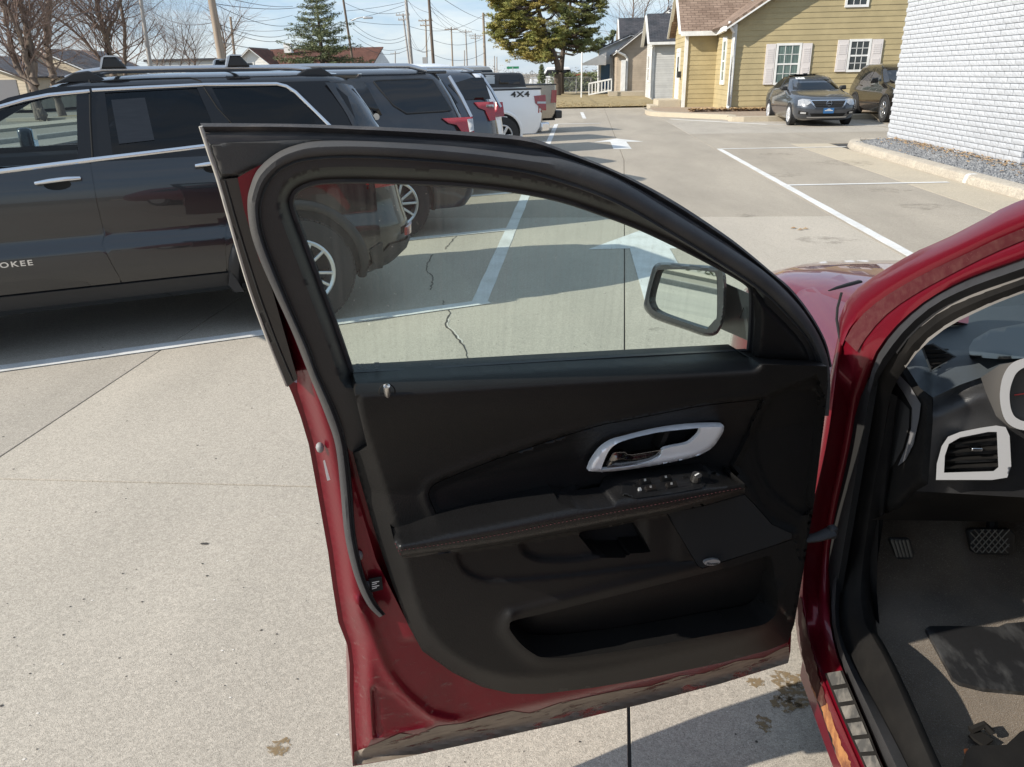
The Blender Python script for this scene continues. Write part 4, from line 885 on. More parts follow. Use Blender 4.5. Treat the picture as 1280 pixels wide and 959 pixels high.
def lettering(body, size, width, mat, parent, loc, rot, extrude=.001, spacing=1.0, offset=0.0, hs=1.0, name='lettering', shear=0.0):
    c = bpy.data.curves.new('tmp', 'FONT'); c.body = body; c.size = size; c.extrude = extrude; c.space_character = spacing; c.offset = offset; c.shear = shear; c.resolution_u = 3
    t = bpy.data.objects.new('tmp', c); COL.objects.link(t); bpy.context.view_layer.update()
    me = bpy.data.meshes.new_from_object(t.evaluated_get(bpy.context.evaluated_depsgraph_get())); bpy.data.objects.remove(t); bpy.data.curves.remove(c)
    k = width / max(max(v.co.x for v in me.vertices) - min(v.co.x for v in me.vertices), 1e-4)
    for v in me.vertices: v.co.x *= k; v.co.y *= k * hs
    me.materials.clear(); me.materials.append(mat); o = link(name, me, parent); o.location = loc; o.rotation_euler = rot; return o
class Car:
    def __init__(s, name, label, cat, P, az, W, levels, group=None):
        s.az = az; s.P = np.array([P[0], P[1], 0.]); s.d = np.array([sin(az), cos(az), 0]); s.inw = np.array([-s.d[1], s.d[0], 0]); s.W = W
        s.L = np.array(levels, float); s.root = empty(name, (P[0], P[1], 0), pi / 2 - az, label, cat, group)
    def lv(s, z): return [float(np.interp(z, s.L[:, 0], s.L[:, k])) for k in range(1, 5)]
    def px(s, x, y, off=0.0):
        """picture point -> (along, up) on the near flank"""
        r = ray(x, y); C = np.array([0, 0, CAMH]); z = 1.0
        for _ in range(8):
            q = s.P + s.inw * (s.lv(z)[2] - off); t = ((q - C) @ s.inw) / (r @ s.inw); p = C + r * t; z = p[2]
        return float((p - s.P) @ s.d), float(z)
    def pxs(s, pts, off=0.0): return [s.px(*p, off) for p in pts]
    def ring(s, z, off=0.0, n=6):
        f, r, i, c = s.lv(z); f -= off; r += off; a, b = i - off, s.W - i + off; c = max(.01, min(c, (b - a) / 2 - .01, (r - f) / 2 - .01)); out = []
        for (x, y, g) in ((f + c, a + c, pi), (r - c, a + c, 1.5 * pi), (r - c, b - c, 0), (f + c, b - c, .5 * pi)):
            out += [(x + c * cos(g + pi / 2 * k / (n - 1)), y + c * sin(g + pi / 2 * k / (n - 1)), z) for k in range(n)]
        mid = []
        for k in range(len(out)):
            a_, b_ = out[k], out[(k + 1) % len(out)]; mid.append(a_)
            if abs(a_[0] - b_[0]) + abs(a_[1] - b_[1]) > .5: mid += [tuple(a_[j] + (b_[j] - a_[j]) * t / 4 for j in range(3)) for t in (1, 2, 3)]
        return mid
    def shell(s, name, zs, m, off=0.0, caps=True, smooth=35): return MB().loft([s.ring(z, off) for z in zs], caps=caps).build(name, m, s.root, smooth=smooth)
    def near(s, p, off): i = s.lv(p[1])[2]; return (float(p[0]), i - off, float(p[1]))
    def far(s, p, off): i = s.lv(p[1])[2]; return (float(p[0]), s.W - i + off, float(p[1]))
    def end_s(s, y, z, rear):
        f, r, i, c = s.lv(z); d = min(y - i, s.W - i - y); d = max(0, d); e = c - sqrt(max(0, c * c - (c - d) ** 2)) if d < c else 0
        return r - e if rear else f + e
    def side(s, name, poly, m, off=.008, step=.1, parent=None, holes=(), both=False, th=.02, extra=(), smooth=40):
        o = relief(name, poly, step, lambda v: [s.near(p, off) for p in v], m, parent or s.root, holes, lambda v: [s.near(p, off - th) for p in v], smooth, extra)
        if both: relief(name, poly, step, lambda v: [s.far(p, off) for p in v], m, parent or s.root, holes, lambda v: [s.far(p, off - th) for p in v], smooth, extra)
        return o
    def end(s, name, poly, m, rear=False, off=.008, step=.1, parent=None, holes=(), th=.02, smooth=40):
        g = 1 if rear else -1
        return relief(name, poly, step, lambda v: [(s.end_s(p[0], p[1], rear) + g * off, float(p[0]), float(p[1])) for p in v], m, parent or s.root, holes, lambda v: [(s.end_s(p[0], p[1], rear) + g * (off - th), float(p[0]), float(p[1])) for p in v], smooth)
    def strip(s, name, pts, r, m, off=.008, parent=None, flat=.6):
        return MB().tube([s.near(p, off) for p in pts], r, 6, flat=flat, up=(0, 1, 0)).build(name, m, parent or s.root, smooth=50)
    def wheel(s, x, side, R, rim, w=.23, spokes=10, z=None, y=None, m=alloy, sw=.028, twin=False):
        h = empty('wheel'); h.parent = s.root; yy = (.03 if y is None else y); cy = yy if side == 'near' else s.W - yy; g = -1 if side == 'near' else 1; z = R if z is None else z
        h.location = (x, cy, z)
        def lathe(prof, n=40): return MB().loft([[(q[0] * cos(2 * pi * k / n), g * q[1], q[0] * sin(2 * pi * k / n)) for q in prof] for k in list(range(n)) + [0]], closed=False, caps=False)
        lathe([(rim - .02, -w), (R - .03, -w), (R, -w + .03), (R, -.03), (R - .012, -.008), (R - .05, .0), (rim + .03, .006), (rim, .0), (rim - .006, -.02), (rim - .02, -w)]).build('tyre', tyre_mat, h, smooth=35)
        tr = MB()
        for k in range(64):
            a = 2 * pi * k / 64; tr.box((0, 0, 0), (.010, .07, .028)); 
            Mx = Matrix.Rotation(-a, 4, 'Y') @ Matrix.Translation((R - .004, g * -.045, 0)); tr.v[-8:] = [tuple(Mx @ Vector(p)) for p in tr.v[-8:]]
        tag(tr.build('tread_block', tyre_mat, h), kind='stuff')
        b = lathe([(rim, -.003), (rim - .012, .004), (rim - .03, -.004), (rim - .04, -.06), (rim - .05, -.16)]); b.build('rim', m, h, smooth=35)
        lathe([(.0, -.13), (rim - .03, -.13)], 24).build('brake_disc', M('brake_shadow', (.03, .03, .03), .6, .5) if 'brake_shadow' not in bpy.data.materials else bpy.data.materials['brake_shadow'], h)
        for k in range(spokes):
            a = 2 * pi * k / spokes + (.10 if twin and k % 2 else (-.10 if twin else 0))
            c, q = Vector((cos(a) * .05, g * -.02, sin(a) * .05)), Vector((cos(a + (.0 if not twin else (.06 if k % 2 == 0 else -.06))) * (rim - .02), g * -.012, sin(a) * (rim - .02)))
            sp = MB().bar(c, q, sw, .03, up=(0, 1, 0)); sp.build('spoke', m, h, bevel=.006, seg=1)
        lathe([(0, .004), (.05, .004), (.07, -.012), (.07, -.04)], 20).build('hub', m, h, smooth=40)
        return h
    def arch(s, x, R, z, m=void, trim=None, tr=.02, both=True):
        n = 22; a0 = -.12
        P = [(x + R * cos(a), z + R * sin(a)) for a in np.linspace(a0, pi - a0, n)]
        for fn in ((s.near, s.far) if both else (s.near,)):
            MB().prism(P, lambda p: fn((p[0], max(p[1], .25)), .006), lambda p: fn((p[0], max(p[1], .25)), -.02)).build('wheel_well', m, s.root)
            if trim: MB().tube([fn((x + (R + .01) * cos(a), z + (R + .01) * sin(a)), .008) for a in np.linspace(a0 - .12, pi - a0 + .12, n)], tr, 6, flat=.5, up=(0, 1, 0)).build('arch_trim', trim, s.root, smooth=50)
AZ = radians(60); NP = np.array([-3.6, 4.35]); NI = np.array([-cos(AZ), sin(AZ)])
def stall(k): return NP + NI * (2.64 * k)
GK = 'vehicles parked nose-in along the lane'

# ---- black SUV nearest, seen from its flank
JL = [(.30, -1.95, 2.50, .10, .20), (.37, -2.0, 2.62, .045, .25), (.45, -2.02, 2.72, .01, .30), (.53, -2.03, 2.76, .0, .32), (.64, -2.03, 2.77, .0, .32), (.69, -2.02, 2.76, .004, .32), (.755, -2.0, 2.75, .030, .32), (.85, -1.98, 2.73, .030, .32), (.98, -1.9, 2.70, .030, .3),
      (1.04, -1.4, 2.69, .034, .3), (1.10, -.98, 2.68, .043, .28), (1.17, -.72, 2.66, .058, .26), (1.23, -.55, 2.64, .078, .24), (1.30, -.38, 2.61, .105, .22), (1.45, -.05, 2.54, .165, .2), (1.60, .32, 2.46, .235, .2), (1.67, .55, 2.42, .285, .2), (1.705, .8, 2.36, .36, .2), (1.725, 1.1, 2.2, .5, .2)]
J = Car('black_suv', 'glossy black SUV with chrome window trim and roof-rack feet, nearest of the parked row', 'SUV', stall(0), radians(61.4), 1.94, JL, GK)
J.shell('body', [.30, .37, .45, .53, .64, .69, .755, .85, .98, 1.04, 1.10, 1.17, 1.21], jeep_black, off=-.014, caps=False)
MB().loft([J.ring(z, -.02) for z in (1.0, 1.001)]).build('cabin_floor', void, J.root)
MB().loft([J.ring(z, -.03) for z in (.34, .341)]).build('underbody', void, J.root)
J.shell('roof', [1.655, 1.67, 1.69, 1.705, 1.725], jeep_black)
wR = (1.87, .40)
def arcpts(x, z, R, a0, a1, n=14): return [(x + R * cos(a), z + R * sin(a)) for a in np.linspace(a0, a1, n)]
zb = 1.215
cut = [J.px(*p) for p in ((112, 108), (113, 150), (116, 195), (115, 215), (122, 255), (131, 293), (128, 305), (140, 330), (150, 347))]
cut = [c for c in cut if c[1] < zb] or cut
lowz = .455
cutl = [(cut[0][0], zb)] + [c for c in cut if c[1] > lowz + .03] + [(cut[-1][0], lowz)]
sh = lambda P, d: [(p[0] + d, p[1]) for p in P]
rows = lambda a, b: [[(x, z) for x in np.arange(a, b, .035)] for z in (.64, .667, .69, .722, .755, .785, .815)]
inr = lambda poly, ex: [[q for q in ln if inside([q], poly)[0] and pdist([q], poly, True)[0] > .02] for ln in ex]
def jside(name, poly, m=jeep_black, **k): return J.side(name, poly, m, off=.0, step=.055, extra=inr(poly, rows(-2, 2.7)), th=.012, smooth=60, **k)
fdoor = jside('front_door', [(-.52, zb - .02), (-.50, .8), (-.40, lowz)] + sh(cutl[::-1], -.004))
rcut = [(1.48, zb), (1.50, 1.05), (1.44, .84), (1.385, .66), (1.37, lowz)]
rdoor = jside('rear_door', sh(cutl, .004)[::-1] + sh(rcut, -.004))
jside('fender', [(-.53, zb - .12), (-.51, .8), (-.41, lowz), (-.55, lowz)] + arcpts(-.96, .40, .46, .15, pi - .15) + [(-1.5, .47), (-1.66, .47), (-1.72, .75), (-1.62, .96), (-1.2, 1.04)])
jside('quarter_panel', sh(rcut, .004) + [(1.395, lowz)] + arcpts(wR[0], wR[1], .455, pi - .12, .12) + [(2.44, .52), (2.46, .54), (2.46, .9), (2.44, zb), (2.2, zb + .02)])
J.side('sill', [(-.52, .445), (1.39, .445), (1.39, .345), (-.5, .345)], trim_black, off=.016, step=.06, th=.03)
J.arch(wR[0], .45, wR[1], void, trim_black, .035); J.arch(-.96, .455, .40, void, trim_black, .035)
MB().prism([(1.385, .46), (1.42, .40), (1.46, .30), (1.40, .31), (1.365, .36)], lambda p: (p[0], -.01, p[1]), lambda p: (p[0], .22, p[1])).build('mud_flap', trim_black, J.root)
# flank above the belt, with window openings
W1 = J.pxs([(-70, 176), (0, 136), (50, 124), (95.5, 118.5), (97.4, 200), (0, 212), (-70, 220)]); W2 = J.pxs([(131, 116), (246, 110), (262, 146), (274, 184), (141, 195)]); W3 = J.pxs([(265, 110), (346, 107.5), (358, 110), (366, 115), (406, 154), (420, 178), (300, 186), (290, 160)])
fr = [(-.62, zb), (-.35, 1.31), (-.02, 1.47), (.30, 1.60), (.55, 1.655), (2.25, 1.655), (2.36, 1.55), (2.42, zb)]
J.side('window_surround', fr, M('gloss_black_pillar', (.008, .0085, .010), .18, spec=.4), off=.002, step=.09, holes=[W1, W2, W3], both=True, th=.03)
jglass = glass('lightly_tinted_glass', (.66, .74, .76), 1.0); jprivacy = glass('privacy_glass', (.045, .055, .07), 1.1)
J.side('front_window', W1, jglass, off=-.006, step=.2, both=True, th=.004); J.side('rear_window', W2, jprivacy, off=-.006, step=.2, both=True, th=.004); J.side('quarter_window', W3, jprivacy, off=-.004, step=.2, both=True, th=.004)
J.side('price_sheet', J.pxs([(139, 125), (181, 122), (193, 175), (149, 180)]), M('price_sheet_dimmed', (.009, .0105, .014), .3, col2=(.014, .016, .02), vs=30, stretch=(.3, 1, 4)), off=.0005, step=.3, th=.002)  # near-black sheet colour stands for the dimming behind tinted glass
J.strip('belt_trim', J.pxs([(-80, 225), (0, 214.5), (60, 207), (115, 200), (190, 191), (264, 182), (330, 176)], .005), .014, chrome, .004); 
J.strip('upper_trim', J.pxs([(-70, 165), (-30, 148), (0, 133.5), (30, 125), (60, 119), (112, 114)], .005), .011, chrome, .006); J.strip('upper_trim', J.pxs([(115, 113), (180, 109.6), (258, 106), (346, 105), (358, 108), (369, 115), (413, 158), (424, 178)], .005), .011, chrome, .006)
J.strip('gap', J.pxs([(112, 100), (112.5, 120), (113, 150), (116, 197)], .004), .006, void, .004); J.strip('gap', J.pxs([(113, 103), (180, 99), (238, 97.5), (250, 101), (258, 114), (272, 135), (288, 152), (304, 182)], .004), .005, void, .005)
for px in ([(46, 229), (62, 226), (82, 223.5), (99, 222.5)], [(246, 207), (258, 205), (280, 202), (294, 201)]):
    hp_ = J.pxs(px, .03); mb = MB().tube([J.near(hp_[0], .0), J.near(hp_[0], .035), J.near(hp_[1], .045), J.near(hp_[2], .045), J.near(hp_[3], .035), J.near(hp_[3], .0)], [.018, .021, .022, .022, .020, .016], 8, flat=.7)
    mb.build('door_handle', chrome, J.root, smooth=60)
    c = J.px((px[1][0] + px[2][0]) / 2, px[1][1] + 5); J.side('handle_recess', [(c[0] + .075 * cos(a), c[1] + .032 * sin(a)) for a in np.linspace(0, 6.2, 14)], void, off=.003, step=.1, th=.004)
# lettering on the door
e_ = J.px(41, 329); lettering('CHEROKEE', .05, .37, chrome, J.root, (e_[0] - .37, J.lv(e_[1])[2] - .006, e_[1] - .010), (pi / 2, 0, 0), .002, 1.25, .001, .75)
# roof rails and rack feet
for y_, nm in ((.37, 'near'), (1.57, 'far')):
    MB().tube([(.62, y_, 1.70), (.72, y_, 1.735), (.84, y_, 1.75), (1.5, y_, 1.752), (2.0, y_, 1.745), (2.14, y_, 1.73), (2.26, y_, 1.68)], .015, 8, flat=1.1).build('roof_rail', satin_alu, J.root, smooth=60)
    for a_, b_ in ((.55, .86), (2.0, 2.32)): MB().prism([(a_, 1.675), (a_ + .12, 1.735), (b_ - .10, 1.745), (b_, 1.68)], lambda p: (p[0], y_ - .026, p[1]), lambda p: (p[0], y_ + .026, p[1])).build('rail_end', trim_black, J.root, bevel=.008)
    for sx in (.90, 1.66):
        rk_ = empty('rack_foot'); rk_.parent = J.root
        MB().prism([(sx - .07, 1.755), (sx - .05, 1.815), (sx - .025, 1.826), (sx + .03, 1.822), (sx + .085, 1.755)], lambda p: (p[0], y_ - .045, p[1]), lambda p: (p[0], y_ + .045, p[1])).build('foot_cover', trim_black, rk_, bevel=.012)
        MB().prism([(sx - .075, 1.756), (sx - .056, 1.819), (sx - .03, 1.833), (sx + .03, 1.830), (sx + .04, 1.823), (sx - .04, 1.823), (sx - .065, 1.756)], lambda p: (p[0], y_ - .048, p[1]), lambda p: (p[0], y_ + .048, p[1])).build('foot_edge', satin_alu, rk_)
for sx in (.90, 1.66): MB().tube([(sx, .40, 1.815), (sx, 1.54, 1.815)], .018, 8, flat=.6).build('crossbar', trim_black, J.root, smooth=60)
# rear end
J.side('tail_lamp', J.pxs([(388, 222), (413, 219), (424, 236), (438, 258), (433, 263), (418, 247), (402, 236), (390, 232)]), M('shaded_red_lens', (.07, .002, .004), .15, coat=1), off=.016, step=.04)  # darker copy of the red lens, with shade put into its colour
J.side('bumper_cladding', [(2.37, .50), (2.45, .545), (2.47, .545), (2.47, .34), (2.40, .34)], trim_black, off=.014, step=.05)
def wrap(z, y_in): return None
bp = [(y, z) for y, z in ((.02, .34), (1.92, .34), (1.92, .52), (.02, .52))]
J.end('bumper_cladding', bp, trim_black, True, off=.012, step=.08); J.end('rear_glass', [(.25, 1.28), (1.69, 1.28), (1.62, 1.6), (.32, 1.6)], dark_glass, True, off=.006)
J.end('tail_lamp', [(.03, .93), (.42, .95), (.42, 1.06), (.03, 1.04)], red_lens, True, off=.012, step=.06); J.end('tail_lamp', [(1.52, .95), (1.91, .93), (1.91, 1.04), (1.52, 1.06)], red_lens, True, off=.012, step=.06)
J.end('reflector', [(.10, .56), (.24, .56), (.24, .635), (.10, .62)], red_lens, True, off=.014, step=.05)
MB().tube([(2.40, .36, 1.2), (2.44, .30, 1.40), (2.40, .33, 1.60)], .012, 6).build('hatch_highlight', satin_alu, J.root)  # bright metal tube stands in for the sky highlight on the hatch edge
q = [(2.26, .34), (2.50, .42), (2.58, .62), (2.58, 1.32), (2.50, 1.52), (2.26, 1.60)]
MB().prism(q, lambda p: (p[0], p[1], 1.70), lambda p: (p[0] - .02, p[1], 1.665)).build('spoiler', jeep_black, J.root, bevel=.01)
J.end('hatch_pillar', [(.075, 1.26), (.27, 1.27), (.37, 1.62), (.24, 1.645)], jeep_black, True, off=.004, step=.06)
hd = J.wheel(wR[0], 'near', .385, .24, .24, 10, y=-.012, twin=True, sw=.024); J.wheel(wR[0], 'far', .39, .245, .24, 10, y=-.012, twin=True, sw=.024); J.wheel(-.96, 'near', .39, .245, .24, 10, y=-.012, twin=True); J.wheel(-.96, 'far', .39, .245, .24, 10, y=-.012, twin=True)
J.end('windshield', [(.2, 1.1), (1.74, 1.1), (1.62, 1.6), (.32, 1.6)], jglass, False, off=.004)
# inside: seats, far mirror, far door trim seen through the front window
seatm = M('black_leather_seat', (.015, .015, .016), .5)
for sy in (.5, 1.42):
    MB().loft([[(x + a, sy + b, z) for a, b in ((-.08, -.23), (.07, -.23), (.07, .23), (-.08, .23))] for x, z in ((.74, .95), (.78, 1.2), (.86, 1.40))]).build('seat_back', seatm, J.root, bevel=.04)
    MB().box((.895, sy, 1.49), (.1, .26, .18)).build('headrest', seatm, J.root, bevel=.04)
MB().bb((-.62, .2, 1.0), (-.28, 1.74, 1.16)).build('dashboard', seatm, J.root, bevel=.05)
mc = J.px(45, 174, -2.02)
for y, c in ((-.14, (-.33, 1.30)), (2.06, mc)):
    m_ = MB(); m_.loft([[(c[0] - .005 + a, y + b, c[1] + e) for b, e in ((-.13, -.07), (.13, -.09), (.13, .085), (-.11, .10))] for a in (-.1, .0)]); o = m_.build('side_mirror', jeep_black, J.root, bevel=.03)
    MB().prism([(-.11, -.055), (.11, -.07), (.11, .07), (-.09, .085)], lambda p: (c[0] + .004, y + p[0], c[1] + p[1]), lambda p: (c[0] - .002, y + p[0], c[1] + p[1])).build('mirror_glass', M('mirror_glass_pale', (.78, .82, .84), .04, 1.0) if 'mirror_glass_pale' not in bpy.data.materials else bpy.data.materials['mirror_glass_pale'], o)
    MB().bar((c[0] - .06, y - .02, c[1] - .09), (c[0] - .10, y + (.25 if y < 0 else -.25), c[1] - .13), .06, .04).build('mirror_foot', jeep_black, J.root)
MB().bb((-.6, 1.80, 1.0), (.9, 1.86, 1.17)).build('far_door_trim', seatm, J.root, bevel=.03)

# ---- the other SUVs of the row
def parked_suv(name, label, k, rear, L, m, levels, win, tail, group=GK, rails=None, R=.385, rimm=alloy, wheels=None, W=1.95, spoiler=True, cat='SUV'):
    c = Car(name, label, cat, stall(k), AZ, W, [(z, rear - L + f, rear - r, i, cr_) for z, f, r, i, cr_ in levels], group)
    zs = [l[0] for l in levels]; c.shell('body', zs, m)
    for nm, P in win: c.side(nm, P, dark_glass, off=.006, both=True, step=.12)
    for nm, P in tail: c.side(nm, P, red_lens, off=.012, both=True, step=.06)
    xw = wheels or (rear - 1.04, rear - 1.04 - 2.86)
    for x in xw:
        c.arch(x, R + .06, R, void, trim_black, .025)
        for sd_ in ('near', 'far'): c.wheel(x, sd_, R, R * .64, .23, 10, y=-.02, m=rimm)
    if rails:
        for y_ in (.33, W - .33): MB().tube([(rails[0], y_, rails[2] - .03), (rails[0] + .12, y_, rails[2]), ((rails[0] + rails[1]) / 2, y_, rails[2] + .01), (rails[1] - .2, y_, rails[2]), (rails[1], y_, rails[2] - .05)], .026, 7).build('roof_rail', satin_alu, c.root, smooth=60)
    return c
SL = [(.28, .25, .12, .08, .25), (.40, .08, .03, .02, .3), (.60, .02, .0, .0, .32), (.80, .03, .02, .0, .32), (.98, .12, .05, .012, .3), (1.06, .7, .07, .025, .28), (1.14, 1.25, .10, .05, .25), (1.22, 1.45, .13, .075, .22), (1.45, 1.9, .22, .16, .2), (1.62, 2.25, .30, .235, .2), (1.69, 2.5, .34, .30, .2), (1.735, 2.8, .45, .42, .25), (1.75, 3.1, .8, .6, .2)]
E_ = parked_suv('charcoal_suv', 'dusty charcoal SUV with tinted rear glass, second in the parked row', 1, 4.45, 5.0, char_paint, SL, [], [], rails=(1.6, 3.95, 1.775))
qw = E_.pxs([(467, 102), (474, 101), (525, 99), (540, 100), (564, 138), (556, 139), (508, 142), (492, 132), (476, 113)]); E_.side('quarter_window', qw, dark_glass, off=.010, step=.08)
E_.strip('window_seal', qw + qw[:1], .010, trim_black, .008)
x0 = qw[0][0]; E_.side('rear_window', [(x0 - 1.0, 1.62), (x0 - .10, 1.63), (x0 + .02, 1.30), (x0 - 1.0, 1.27)], dark_glass, off=.010); E_.side('front_window', [(x0 - 1.95, 1.50), (x0 - 1.75, 1.6), (x0 - 1.1, 1.62), (x0 - 1.1, 1.27), (x0 - 2.2, 1.25)], dark_glass, off=.010)
tl = E_.pxs([(552, 148), (590, 146), (592, 166), (578, 166), (570, 156), (560, 154)]); E_.side('tail_lamp', tl, red_lens, off=.02, step=.05); E_.side('reverse_lamp', E_.pxs([(583, 149), (590, 148), (591.5, 163), (586, 165)]), clear_lens, off=.026, step=.05)
E_.end('tail_lamp', [(.1, 1.0), (.5, 1.05), (.5, 1.2), (.1, 1.22)], red_lens, True, off=.012, step=.06); E_.end('rear_glass', [(.25, 1.27), (1.70, 1.27), (1.62, 1.62), (.33, 1.62)], dark_glass, True)
MB().prism([(3.85, .33), (4.2, .36), (4.26, .6), (4.26, 1.35), (4.2, 1.59), (3.85, 1.62)], lambda p: (p[0], p[1], 1.725), lambda p: (p[0], p[1], 1.69)).build('spoiler', char_paint, E_.root, bevel=.012)
MB().tube([(4.20, .30, 1.66), (4.29, .19, 1.45), (4.37, .12, 1.24)], .022, 6).build('hatch_highlight', satin_alu, E_.root)  # last tube: same metal stand-in for a highlight down the hatch
fc = E_.px(470, 146); MB().tube([E_.near(fc, .0), E_.near(fc, .012)], .035, 12).build('fuel_emblem', chrome, E_.root)
X2 = parked_suv('grey_suv', 'blue-grey SUV with bracket-shaped red tail lamp, third in the parked row', 2, 5.98, 4.75, grey_blue, SL, [], [], rails=None)
w2 = X2.pxs([(560, 106), (590, 97), (604, 97), (613, 124), (578, 125)]); X2.side('quarter_window', w2, dark_glass, off=.01, step=.08); x0 = w2[0][0]
X2.side('rear_window', [(x0 - 1.05, 1.6), (x0 - .1, 1.62), (x0 + .1, 1.30), (x0 - 1.05, 1.27)], dark_glass, off=.01)
X2.side('tail_lamp', X2.pxs([(592, 128), (616, 127), (619, 150), (612, 151), (606, 138), (598, 135)]), red_lens, off=.022, step=.05); X2.side('reverse_lamp', X2.pxs([(607, 131), (616, 130.5), (616.5, 134), (607, 134)]), clear_lens, off=.028, step=.04)
X2.end('rear_glass', [(.25, 1.27), (1.70, 1.27), (1.62, 1.62), (.33, 1.62)], dark_glass, True); MB().tube([(5.72, .30, 1.66), (5.83, .19, 1.45), (5.93, .11, 1.22)], .022, 6).build('hatch_highlight', satin_alu, X2.root)  # tube imitates a highlight along the hatch
MB().prism([(5.4, .33), (5.75, .36), (5.82, .6), (5.82, 1.35), (5.75, 1.59), (5.4, 1.62)], lambda p: (p[0], p[1], 1.72), lambda p: (p[0], p[1], 1.69)).build('spoiler', grey_blue, X2.root, bevel=.012)
X3 = parked_suv('white_suv', 'white SUV mostly hidden behind the blue-grey one, its pale roof showing', 3, 7.25, 4.7, white_car, SL, [('side_window', [(4.6, 1.6), (6.5, 1.62), (6.85, 1.3), (4.3, 1.27)])], [('tail_lamp', [(6.95, .95), (7.15, .95), (7.15, 1.2), (7.0, 1.2)])], rails=(4.4, 6.7, 1.78), W=1.9)
X3.end('rear_glass', [(.25, 1.27), (1.65, 1.27), (1.57, 1.62), (.33, 1.62)], dark_glass, True)
WL = [(.42, .1, .15, .05, .1), (.60, .0, .05, .02, .12), (1.0, .05, .04, .02, .12), (1.18, .15, .04, .03, .12), (1.25, 1.5, .05, .05, .1), (1.36, 1.58, .06, .08, .1), (1.62, 1.85, .10, .14, .12), (1.68, 2.0, .14, .2, .12), (1.70, 2.3, .3, .35, .1)]
X5 = Car('boxy_hardtop', 'boxy off-roader with black hardtop and silver body beyond the white pickup', 'SUV', stall(5), AZ, 1.85, [(z, 10.35 - 4.6 + f, 10.35 - r, i, c) for z, f, r, i, c in WL], GK)
X5.shell('body', [.42, .6, 1.0, 1.18, 1.25, 1.34], M('silver_blue_paint', (.42, .45, .48), .3, .4, coat=1)); X5.shell('hardtop', [1.35, 1.36, 1.62, 1.68, 1.70], trim_black); X5.side('quarter_window', X5.pxs([(624, 94), (648, 94), (650, 105), (624, 105)]), dark_glass, off=.012); X5.side('door_window', X5.pxs([(607, 94), (618, 94), (618, 105), (605, 105)]), M('pale_door_window', (.32, .35, .37), .15), off=.012)
for x in (9.45, 7.0):
    X5.arch(x, .46, .40, void, trim_black, .05)
    for sd_ in ('near', 'far'): X5.wheel(x, sd_, .40, .23, .24, 7, y=-.02)
# ---- white pickup and the silver one beyond
def pickup(name, label, k, rear, m, group=GK, W=2.0):
    PL = [(.42, .2, .3, .06, .12), (.55, .05, .2, .02, .14), (.80, .02, .18, .0, .14), (.98, .05, .19, .004, .12), (1.10, .12, .2, .012, .1), (1.22, 1.1, .2, .02, .1), (1.34, 1.5, .21, .03, .08)]
    c = Car(name, label, 'pickup truck', stall(k), AZ, W, [(z, rear - 5.8 + f, rear - r, i, cr_) for z, f, r, i, cr_ in PL], group)
    c.shell('body', [p[0] for p in PL], m); b0 = rear - 2.0
    mb = MB()
    cab = [(1.30, rear - 4.35, b0 - .02, .05), (1.45, rear - 4.1, b0 - .06, .10), (1.70, rear - 3.7, b0 - .14, .20), (1.86, rear - 3.4, b0 - .25, .28), (1.90, rear - 3.1, b0 - .5, .42)]
    mb.loft([[(f, i, z), (r, i, z), (r, W - i, z), (f, W - i, z)] for z, f, r, i in cab]).build('cab', m, c.root, bevel=.03)
    for a, b in ((rear - 3.9, rear - 3.1), (rear - 3.02, b0 - .2)):
        for fn in (0, 1):
            yy = lambda z: (np.interp(z, [1.30, 1.45, 1.7, 1.86], [.05, .10, .20, .28]) - .006) if not fn else W - (np.interp(z, [1.30, 1.45, 1.7, 1.86], [.05, .10, .20, .28]) - .006)
            MB().add([(a, yy(1.38), 1.38), (b, yy(1.38), 1.38), (b, yy(1.78), 1.78), (a + .22, yy(1.78), 1.78)], [(0, 1, 2, 3)]).build('side_window', dark_glass, c.root)
    MB().bb((b0 - .02, .02, 1.335), (rear - .22, W - .02, 1.37)).build('bed_cover', trim_black, c.root, bevel=.01)
    for x in (rear - 1.20, rear - 1.20 - 3.68):
        c.arch(x, .47, .42, void, m, .035)
        for sd_ in ('near', 'far'): c.wheel(x, sd_, .40, .24, .25, 6, y=-.02, sw=.06)
    return c
PK_ = pickup('white_pickup', 'white pickup truck with 4X4 decal and chrome rear bumper, parked in the row', 4, 9.52, white_car)
PK_.side('tail_lamp', PK_.pxs([(667.5, 120), (681.5, 118.5), (682.5, 138), (678, 138), (669, 129)]), red_lens, off=.014, step=.06); PK_.side('lamp_bar', PK_.pxs([(671, 127), (682, 127), (682, 129.5), (671, 129.5)]), clear_lens, off=.02, step=.06)
PK_.end('tail_lamp', [(.0, .85), (.10, .85), (.10, 1.2), (.0, 1.2)], red_lens, True, off=.012, step=.06)
mb = MB().prism([(9.28, .0), (9.52, .06), (9.56, .3), (9.56, 1.7), (9.52, 1.94), (9.28, 2.0)], lambda p: (p[0], p[1], .44), lambda p: (p[0], p[1], .64)); mb.build('bumper', chrome, PK_.root, bevel=.03)
MB().bb((9.28, .9, .38), (9.62, 1.1, .46)).build('tow_hitch', void, PK_.root)
d0, d1 = PK_.px(638.5, 121.5), PK_.px(662, 121)
lettering('4X4', .14, d1[0] - d0[0], M('decal_black', (.03, .03, .03), .5), PK_.root, (d0[0], PK_.lv(d0[1])[2] - .008, d0[1]), (pi / 2, 0, 0), .001, 1.1, .004, .62)
P6 = pickup('silver_pickup', 'silver pickup with black rear bumper just past the white pickup', 6, 12.75, silver_car); MB().prism([(12.5, .0), (12.74, .06), (12.8, .3), (12.8, 1.7), (12.74, 1.94), (12.5, 2.0)], lambda p: (p[0], p[1], .40), lambda p: (p[0], p[1], .62)).build('bumper', trim_black, P6.root, bevel=.03)
